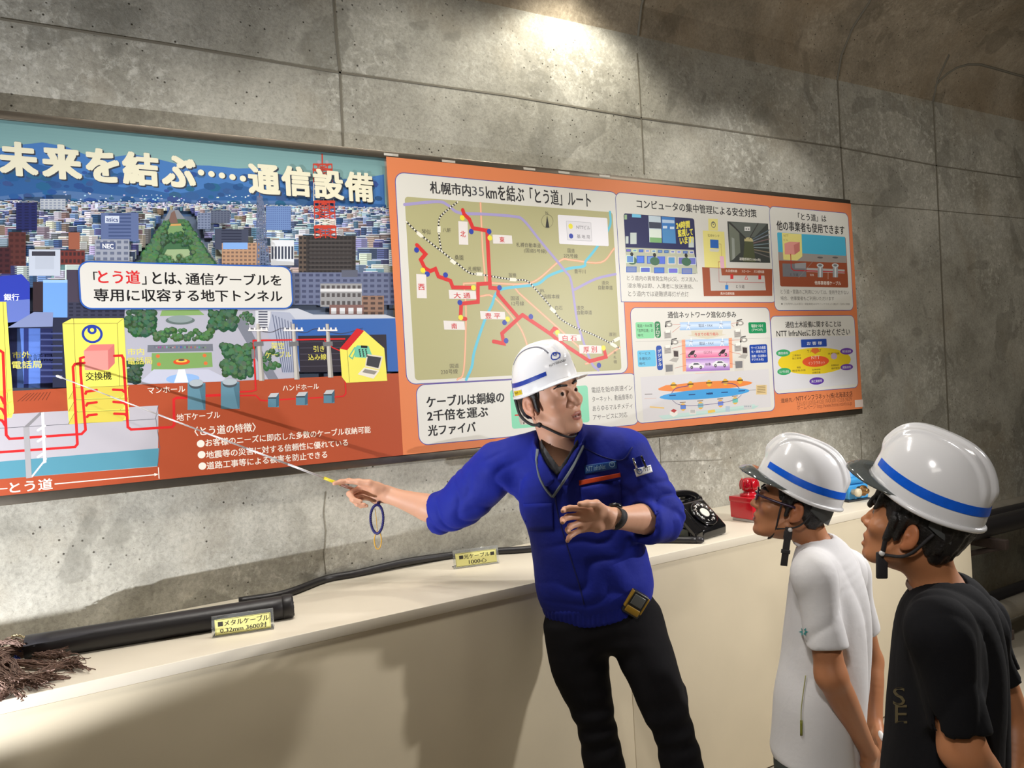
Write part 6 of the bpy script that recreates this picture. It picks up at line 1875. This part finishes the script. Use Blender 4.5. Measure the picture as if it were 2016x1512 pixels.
    cl.limb([(U(1106, 930, 2.27), .012, .004), (U(1124, 902, 2.28), .016, .004), (U(1140, 868, 2.325), .016, .004), (U(1136, 848, 2.41), .014, .004)], [CU] * 40, .004)
    cl.build('shirt_collar', .003, M_shirt, body)
    # lanyard
    lan = MB()
    for pts in ([(1058, 884, 2.30), (1056, 905, None), (1062, 938, None), (1074, 962, None), (1087, 978, None)], [(1152, 862, 2.33), (1146, 884, None), (1130, 915, None), (1108, 950, None), (1088, 979, None)]):
        P = []
        for a, b, z in [pts[0]] + [(q[0], q[1], None) for q in spline([(x, y, 0) for x, y, _ in pts[1:]], 5)]:
            p = U(a, b, z) if z else onto(bv, a, b, .006)
            if p is not None: P.append(p)
        lan.tube(P, .0042, 8)
    lan.build('lanyard', mat('grey_cord', (112, 122, 130), 0.7), body)

    # ---- trousers
    M_trs = mat('black_trousers', (20, 19, 22), 0.85, spec=0.15, noise=(8, 0.15), bump=(50, 0.2))
    T_ = Sdf()
    T_.limb([(U(1176, 1172, 2.37), .162, .108), (U(1182, 1205, 2.37), .170, .112), (U(1188, 1240, 2.365), .172, .115)], tr, .03, cap=.5)
    T_.limb([(U(1132, 1232, 2.37), .090, .098), (U(1141, 1307, 2.35), .090, .094), (U(1163, 1383, 2.33), .069, .078), (U(1178, 1445, 2.315), .058, .066), (U(1190, 1510, 2.305), .062, .062), (U(1212, 1620, 2.29), .056, .060), (U(1232, 1740, 2.28), .058, .062), (U(1234, 1760, 2.28), .058, .062)], tr, .035, cap=.4)
    T_.limb([(U(1242, 1222, 2.345), .092, .098), (U(1280, 1310, 2.30), .082, .092), (U(1305, 1388, 2.27), .072, .078), (U(1328, 1445, 2.245), .060, .066), (U(1342, 1510, 2.23), .062, .062), (U(1364, 1620, 2.215), .056, .060), (U(1396, 1750, 2.205), .058, .062)], tr, .035, cap=.4)
    T_.box(U(1332, 1385, 2.30), (.022, .03, .06), .015, .02)
    wt1, wt2 = wav(31, 26), wav(32, 60)
    def tfold(P):
        d = .003 * wt1(P) + .0015 * wt2(P)
        for c, r in ((U(1178, 1440, 2.26), .10), (U(1325, 1440, 2.19), .10), (U(1200, 1275, 2.28), .08), (U(1210, 1640, 2.25), .12), (U(1380, 1640, 2.2), .12)):
            q = P - c; g = np.exp(-(q ** 2).sum(-1) / r ** 2); d = d + .005 * g * np.sin((q @ unit(CU + tr * .3)) * 100 + 2 * wt1(P))
        return d
    c2 = U(1220, 1450, 2.3); T_.disp(tfold, c2 - .9, c2 + .9)
    T_.build('trousers', .0055, M_trs, body)['label'] = 'black work trousers'
    shoes('shoe', (U(1234, 1745, 2.29), U(1398, 1752, 2.21)), mat('black_leather', (24, 23, 23), 0.4), body, -FWD)
    # ---- watch on the left wrist
    wc = Lel * .10 + Lwr * .90; wa = unit(Lwr - Lel)
    WM = frame(wc, wa, CU * .8 + FWD * .5 + CR * .1)
    wb = MB()
    P = [tp(WM, (.032 * math.cos(t), 0, .027 * math.sin(t))) for t in np.linspace(0, 2 * math.pi, 33)]
    vs = []; 
    for k in range(33):
        t = 2 * math.pi * k / 32
        for y_ in (-.011, .011):
            for r in (1.0, 1.10): vs.append(tp(WM, (.0335 * r * math.cos(t), y_, .0285 * r * math.sin(t))))
    fs = []
    for k in range(32):
        a, b = 4 * k, 4 * k + 4
        fs += [(a + 1, b + 1, b + 3, a + 3), (a, a + 2, b + 2, b), (a, b, b + 1, a + 1), (a + 2, a + 3, b + 3, b + 2)]
    wb.add(vs, fs, 0, True)
    wat = wb.build('wristwatch', M_strap, body)
    MB().lathe([(.019, 0), (.0205, .004), (.019, .010), (.016, .0115), (.002, .0115)], nm(WM @ np.array([[1, 0, 0, 0], [0, 1, 0, 0], [0, 0, 1, .0285], [0, 0, 0, 1.0]])), 28).build('watch_case', mat('dark_case', (30, 28, 28), 0.25), wat)

    # ---- telescopic pointer held in the right hand
    pt = empty('telescopic_pointer', tuple(gp), 'thin silver telescopic pointer with yellow grip held up to the board', 'pointer')
    L = np.linalg.norm(gp - tip)
    sh = MB(); ss = [0, .16, .32, .48, .64, .80, .945]
    for i in range(len(ss) - 1):
        r = .0017 + .00042 * i
        sh.tube([tip + pd * L * ss[i], tip + pd * L * ss[i + 1]], r, 10)
    sh.build('shaft', mat('steel_shaft', (206, 204, 206), .35, metal=.35), pt)
    MB().tube([tip - pd * .014, tip - pd * .010, tip, tip + pd * .006], [.0018, .004, .0036, .0018], 12).build('tip', mat('tip_white', (206, 206, 206), 0.4), pt)
    MB().tube([tip + pd * L * .945, tip + pd * (L + .012)], .0052, 14).build('grip', mat('yellow_grip', (206, 190, 30), 0.4), pt)
    MB().tube([tip + pd * (L + .012), tip + pd * (L + .10)], [.0058, .0062], 14).build('handle', mat('brown_handle', (110, 62, 40), 0.45), pt)
    # beaded strap and yellow loop hanging from the hand
    M_bead = mat('blue_beads', (22, 24, 96), 0.35); bd = MB()
    cen = U(742, 1022, 2.58); mpp = 2.58 / FPX
    for k in range(44):
        t = 2 * math.pi * k / 44
        bd.ball(cen + CR * (12.5 * math.sin(t)) * mpp + CU * (28 * math.cos(t)) * mpp + FWD * .004 * math.sin(2 * t), .0050, 0, None, 8)
    bd.tube([U(746, 988, 2.59), U(744, 996, 2.585)], .006, 8)
    bd.build('beaded_strap', M_bead, pt)
    lp = MB()
    lp.tube([cen + CR * ((2 + 7 * math.sin(t)) * mpp) + CU * ((-42 + 17 * math.cos(t)) * mpp) for t in np.linspace(0, 6.28, 30)], .0022, 6)
    lp.tube([U(738, 1001, 2.582), U(741, 1022, 2.582), U(743, 1050, 2.58)], .0012, 6)
    lp.build('yellow_loop', mat('yellow_string', (206, 160, 60), 0.6), pt)
    # ---- gas detector on the belt
    gc = onto(bvh_of(bpy.data.objects['trousers']), 1250, 1188, .02); 
    G_ = frame(gc - unit(ray(1250, 1188)) * .008, -FWD - CU * .1, CU * math.cos(.55) + CR * math.sin(.55))
    gd = empty('gas_detector', tuple(gc), 'small black and yellow gas detector hanging from the belt of the blue jacket', 'gas detector')
    MB().box((-.027, -.014, -.036), (.027, .014, .036), 0, .005, nm(G_)).build('case', mat('detector_black', (30, 30, 28), 0.4), gd)
    MB().box((-.018, .013, -.004), (.018, .0165, .028), 0, .002, nm(G_)).build('display', mat('grey_lcd', (88, 90, 88), 0.25), gd)
    MB().box((-.022, .0125, -.030), (.022, .0165, -.010), 0, .003, nm(G_)).build('keypad', mat('detector_yellow', (140, 108, 24), 0.45), gd)
    for q in (-1, 1): MB().box((q * .0255 - .003, -.008, -.02), (q * .0255 + .003, .0145, .034), 0, .002, nm(G_)).build('bumper', mat('detector_yellow'), gd)
    return body


# ================================================================= the two boys
def build_boy(hpx, hz, yaw, pitch, roll, spine, tyaw, larm, rarm, skin, hairname, cfg):
    """hpx: pixel between the ears; spine, arms: lists of pixel points with depth"""
    f0 = -CR * math.cos(yaw) + FWD * math.sin(yaw)
    up0 = CU * math.cos(pitch) + unit(-f0) * math.sin(pitch)
    f1 = f0 * math.cos(pitch) + CU * math.sin(pitch)
    k = cfg['hs']
    hM = frame(U(*hpx, hz), f1, up0 + FWD * roll)
    hM[:3, :3] *= k
    tf = unit(-CR * math.cos(tyaw) + FWD * math.sin(tyaw)); tr = unit(np.cross(tf, ZUP))
    B = Sdf()
    head(B, hM, nose=.98, mouth_open=cfg.get('mouth', 0), neck=([U(*cfg['neck'][0]), U(*cfg['neck'][1])], [.040, .040, .045]), jaw=.95)
    sp = [(U(*p[:3]), p[3] - .028, p[4] - .024) for p in spine]; sp[0] = (U(*cfg['neck'][1]) - CU * .02, .05, .04)
    B.limb(sp, tr, .03)
    L = [U(*p) for p in larm]; R = [U(*p) for p in rarm]
    for A, ts in ((L, 1), (R, -1)):
        B.chain([sp[0][0] * .6 + A[0] * .4, A[0], A[1]], [.032, .034, .034], .02)
        B.limb([(A[1], .036, .034), (A[1] * .7 + A[2] * .3, .037, .033), (A[1] * .3 + A[2] * .7, .028, .025), (A[2], .025, .020)], FWD, .018)
        hand(B, A[2], A[3] - A[2], tf * .8 + tr * ts * .4, curl=((.6, .8, .4),) * 4, thumb_side=ts, sc=.86)
    pel = sp[-1][0]
    legs = []
    for q in (-1, 1):
        hp = pel + tr * q * .075 - ZUP * .03; fo = np.array([pel[0], pel[1], 0]) + tr * q * .10 + tf * .02
        g = GR * fo[0]
        kn = hp * .5 + fo * .5 + tf * .02; kn[2] = .42; an = fo.copy(); an[2] = g + .08
        B.chain([hp, kn, an, an - ZUP * .03], [.065, .045, .034, .032], .03); legs.append((hp, kn, an))
    body = B.build('person', .0030 if cfg['fine'] else .0034, M_skin, None, skin_col(hM, skin, (150, 92, 80)))
    eyes(hM, body)
    hair(hM, 'hair', body, .0024, **cfg['hair'])
    hel, H = helmet(hM, body, 'child', tilt=cfg['tilt'], up=cfg['hup'], fwd_=cfg.get('hfwd', 0), sc=1.0 / 1.0 * cfg['helm'])
    # T-shirt
    S = Sdf()
    for A, sl, sgn in ((L, cfg['sleeveL'], -1), (R, cfg['sleeveR'], 1)):
        e = A[0] + (A[1] - A[0]) * sl; w_ = cfg['sw']
        nb_ = U(*cfg['neck'][1]); ad = unit(A[1] - A[0])
        S.limb([(A[0] * .82 + nb_ * .18 + ZUP * .004, .034, .034), (A[0] + ad * .012, .048, .045), (A[0] * .75 + e * .25, .053, .049), (A[0] * .4 + e * .6, w_ * .95, w_ * .84), (e + ad * .02, w_ * 1.03, w_ * .9)], FWD, .02)
        EM = frame(e, ad, np.cross(ad, FWD))
        S.box((0, .10, 0), (.13, .10, .13), .001, .003, 's', EM)
        S.cap(A[0] * .15 + e * .85, e + ad * .12, w_ * .70, w_ * .72, .004, 's')
    nb_ = U(*cfg['neck'][1])
    for A in (L, R): S.cap(nb_ * .72 + A[0] * .28 - ZUP * .012, A[0] - ZUP * .004, .050, .047, .035)
    S.limb([(U(*p[:3]), p[3], p[4]) for p in spine], tr, .035, cap=.6)
    S.chain([U(*cfg['neck'][0]) + CU * .02, U(*cfg['rib']) + CU * .012], [.050, cfg.get('hole', .047)], .006, 's')
    wa, wb_, wc = wav(cfg['seed'], 30), wav(cfg['seed'] + 1, 64), wav(cfg['seed'] + 2, 14)
    ce_ = U(*spine[2][:3])
    def folds(P):
        q = P - ce_
        s_ = (q @ tr) * 42 + 1.5 * wc(P) + 1.0 * wc(P * np.array([1, 1, .3]) + 5) + (q @ ZUP) * 4
        v = ((1 - np.abs(np.sin(s_))) ** 1.5 - .35) * np.clip(.75 - (q @ ZUP) * 2.0, 0, 1) * np.clip(.45 - (q @ tf) * 6, 0.05, 1)
        d = .0024 * wa(P) * np.clip(.7 - (q @ ZUP) * 3, .25, 1) + .0007 * wb_(P) + .013 * v
        e = P - (L[0] * .45 + L[1] * .55); g = np.exp(-(e ** 2).sum(-1) / .085 ** 2); d = d + g * cfg.get('fold', .0075) * (1.0 * (1 - np.abs(np.sin((e @ unit(ZUP + tf * .9)) * 34 + 1.8 * wa(P)))) ** 1.6 - .4)
        return d
    S.disp(folds, ce_ - .7, ce_ + .7)
    sh = S.build('t_shirt', .0046, cfg['shirt_mat'], body)
    sh['label'] = cfg['shirt_label']
    # neck rib
    col = MB()
    nc, ndir = U(*cfg['rib']), unit(U(*cfg['neck'][0]) - U(*cfg['neck'][1]))
    NM = frame(nc, tf, ndir * .85 + ZUP * .15 - tf * cfg.get('ribt', .35))
    rx, ry = cfg.get('ribr', (.045, .046))
    col.tube([tp(NM, (rx * math.cos(t), ry * math.sin(t), 0)) for t in np.linspace(0, 2 * math.pi, 41)], .0045, 8, 0, False)
    col.build('neck_rib', cfg['rib_mat'], sh)
    # shorts
    Q = Sdf()
    Q.limb([(pel + ZUP * .06, .140, .098), (pel - ZUP * .02, .145, .102), (pel - ZUP * .06, .14, .10)], tr, .03, cap=.4)
    for hp, kn, an in legs: Q.limb([(hp, .082, .085), (hp * .4 + kn * .6, .082, .085), (kn - ZUP * .02, .080, .082)], tr, .03, cap=.2)
    Q.build('shorts', .007, cfg['shorts_mat'], body)
    shoes('shoe', [l[2] for l in legs], mat('trainer_grey', (90, 90, 96), 0.6), body, tf)
    return body, hM, H, hel, sh, tf, tr, L, R


def build_boys():
    M_wt = mat('white_cotton', (212, 211, 212), 0.85, spec=0.2, bump=(90, 0.12)); M_bt = mat('black_cotton', (20, 20, 23), 0.9, spec=0.15, bump=(90, 0.15), noise=(8, .15))
    M_rib = mat('greige_rib', (120, 100, 90), .8); M_sh = mat('dark_green_shorts', (42, 46, 42), 0.85, noise=(30, .25)); M_bs = mat('dark_shorts', (28, 32, 36), 0.85)
    # ---- white T-shirt
    body, hM, H, hel, sh, tf, tr, L, R = build_boy((1560, 993), 2.0, .32, .26, .0,
        [(1613, 1080, 2.0, .085, .060), (1622, 1118, 2.0, .145, .082), (1628, 1180, 2.0, .148, .098), (1624, 1290, 2.0, .150, .106), (1612, 1380, 2.0, .152, .112), (1604, 1475, 2.0, .150, .112)], .40,
        [(1602, 1124, 1.845), (1636, 1330, 1.81), (1710, 1480, 1.90), (1735, 1560, 1.97)], [(1668, 1118, 2.12), (1712, 1300, 2.20), (1722, 1425, 2.12), (1738, 1500, 2.06)], (172, 116, 80), 'hair',
        dict(hs=.845, neck=[(1588, 1040, 2.0), (1612, 1090, 2.0)], fine=False, hair=dict(front=.05, nape=-.05), tilt=.10, hup=.052, hfwd=-.006, helm=1.06, sleeveL=.72, sleeveR=.62, sw=.052, seed=41,
             shirt_mat=M_wt, shirt_label='white short-sleeved T-shirt', rib=(1600, 1070, 2.0), rib_mat=M_wt, shorts_mat=M_sh, ribt=.45))
    tag(body, 'person in a white T-shirt and white helmet with glasses looking at the board', 'person')
    # glasses
    gl = MB(); M_fr = mat('purple_frame', (52, 34, 62), 0.3)
    for q in (-1, 1):
        gl.tube([tp(hM, (q * .033 + .020 * math.cos(t), .108 - .010 * abs(math.cos(t)) * .3, .001 + .015 * math.sin(t))) for t in np.linspace(0, 6.2832, 25)], .0024, 6, 0, False)
        gl.tube(spline([tp(hM, p) for p in ((q * .052, .105, .006), (q * .070, .088, .006), (q * .080, .040, .004), (q * .084, -.005, .004))], 4), .0032, 6)
    gl.tube([tp(hM, (-.012, .110, .004)), tp(hM, (0, .114, .006)), tp(hM, (.012, .110, .004))], .0016, 6)
    g = gl.build('glasses', M_fr, body)
    for q in (-1, 1):
        MB().add([tp(hM, (q * .033 + .019 * math.cos(t), .107, .001 + .014 * math.sin(t))) for t in np.linspace(0, 6.2, 20)], [tuple(range(20))]).build('lens', mat('clear_lens', (240, 240, 244), 0.03, trans=1.0), g)
    # chin strap with its loose tail
    st = MB()
    for q in (-1, 1):
        st.tube(spline([tp(hM, p) for p in ((q * .080, .034, .035), (q * .076, .034, -.02), (q * .062, .030, -.075), (q * .040, .034, -.108), (0, .040, -.124))], 5), .0021, 8)
        st.tube(spline([tp(hM, p) for p in ((q * .080, -.06, .02), (q * .080, -.03, -.045), (q * .062, .028, -.077))], 5), .0022, 8)
    a, b = U(1553, 1038, 1.93), U(1543, 1114, 1.935)
    d = unit(b - a)
    st.build('chin_strap', M_strap, hel)
    tl = MB(); FM = frame(a, FWD, -d)
    ln = np.linalg.norm(b - a)
    tl.box((-.0085, -.002, -ln), (.0085, .002, 0), 0, .001, nm(FM)); tl.box((-.0105, -.004, -ln * .68), (.0105, .004, -ln * .58), 0, .001, nm(FM)); tl.box((-.010, -.003, -ln * .30), (.010, .003, -ln * .10), 0, .001, nm(FM))
    tl.build('strap_tail', M_strap, hel)
    MB().ball(a + CR * .002 - CU * .006 - FWD * .004, .0055, 0, None, 14).build('snap_button', mat('snap_white', (206, 206, 204), 0.3), hel)
    bv = bvh_of(sh)
    lf = MB(); cx_, cy_ = 1582, 1244
    pts = [onto(bv, cx_ + (10 if k % 2 == 0 else 4.5) * math.cos(k * math.pi / 6), cy_ + (9 if k % 2 == 0 else 4) * math.sin(k * math.pi / 6), .003) for k in range(12)]
    if all(p is not None for p in pts): lf.add(pts, [tuple(range(12))]); lf.build('sleeve_print', mat('teal_print', (60, 150, 150), 0.7), sh)
    cord(bv, [(1586, 1330), (1578, 1390), (1577, 1420)], .0012, 'green_string', mat('olive_string', (150, 150, 90), 0.7), body, off=.004)
    patch(bv, [(1575, 1418), (1580, 1418), (1580, 1448), (1575, 1448)], 'string_tag', mat('olive_tag', (120, 122, 44), 0.5), body, 2, 4, .004, .003)
    # ---- black T-shirt
    body2, hM2, H2, hel2, sh2, tf2, tr2, L2, R2 = build_boy((1803, 1037), 1.43, .74, .31, .0,
        [(1852, 1172, 1.43, .080, .058), (1862, 1205, 1.43, .135, .080), (1864, 1262, 1.43, .150, .092), (1864, 1350, 1.43, .146, .098), (1858, 1450, 1.43, .145, .100), (1852, 1590, 1.43, .148, .105)], .50,
        [(1848, 1232, 1.295), (1896, 1478, 1.27), (1978, 1566, 1.33), (2014, 1630, 1.38)], [(1920, 1215, 1.53), (1992, 1415, 1.585), (1992, 1545, 1.52), (1990, 1630, 1.46)], (176, 118, 80), 'hair',
        dict(hs=.785, neck=[(1822, 1100, 1.43), (1852, 1175, 1.435)], fine=True, fold=.0035, tilt=.10, hup=.076, hfwd=.002, helm=1.06, sleeveL=.84, sleeveR=.55, sw=.050, seed=61, mouth=.010,
             hair=dict(front=.016, nape=-.072, thick=1.04, bangs=[((-.05, .072, .055), (-.056, .084, .018), .014, .007), ((-.02, .088, .055), (-.026, .104, .016), .014, .006), ((.015, .09, .055), (.012, .106, .014), .014, .006), ((.05, .072, .055), (.052, .086, .018), .014, .007), ((-.078, .03, .02), (-.076, .034, -.035), .013, .007), ((.078, .03, .02), (.076, .034, -.035), .013, .007)]),
             shirt_mat=M_bt, shirt_label='black short-sleeved T-shirt', rib=(1842, 1160, 1.43), rib_mat=M_rib, shorts_mat=M_bs, ribt=.40))
    tag(body2, 'person in a black T-shirt and white helmet nearest at the right edge', 'person')
    st = MB()
    for q in (-1, 1):
        st.tube(spline([tp(hM2, p) for p in ((q * .082, .034, .035), (q * .079, .036, -.02), (q * .064, .034, -.075), (q * .044, .036, -.108), (0, .040, -.126))], 5), .0042, 8)
        st.tube(spline([tp(hM2, p) for p in ((q * .082, -.055, .02), (q * .082, -.02, -.05), (q * .064, .034, -.078))], 5), .0030, 8)
    st.build('chin_strap', M_strap, hel2)
    FM = frame(tp(hM2, (-.060, .036, -.078)), FWD, CU)
    MB().box((-.010, -.003, -.046), (.011, .004, .004), 0, .003, nm(FM)).build('strap_pad', M_strap, hel2)
    MB().ball(tp(hM2, (-.068, .034, -.074)), .0055, 0, None, 14).build('snap_button', mat('snap_white'), hel2)
    bv2 = bvh_of(sh2)
    for ch, x, y in (('S', 1758, 1375), ('E', 1762, 1410)):
        cloth_text(bv2, ch, x, x + 24, y - 22, y + 14, 'front_print', mat('faded_print', (74, 64, 34), 0.8), sh2, .002)
    # wrapper in the hand of the white T-shirt
    S = Sdf(); c = U(1738, 1456, 2.06)
    S.ell(c, (.010, .012, .020), .01); w_ = wav(77, 260); S.disp(lambda P: .004 * w_(P), c - .1, c + .1)
    o = S.build('crumpled_wrapper', .003, mat('white_wrapper', (222, 222, 222), 0.25))
    tag(o, 'small crumpled white wrapper in the hand behind the white T-shirt', 'wrapper')


build_man()
build_boys()
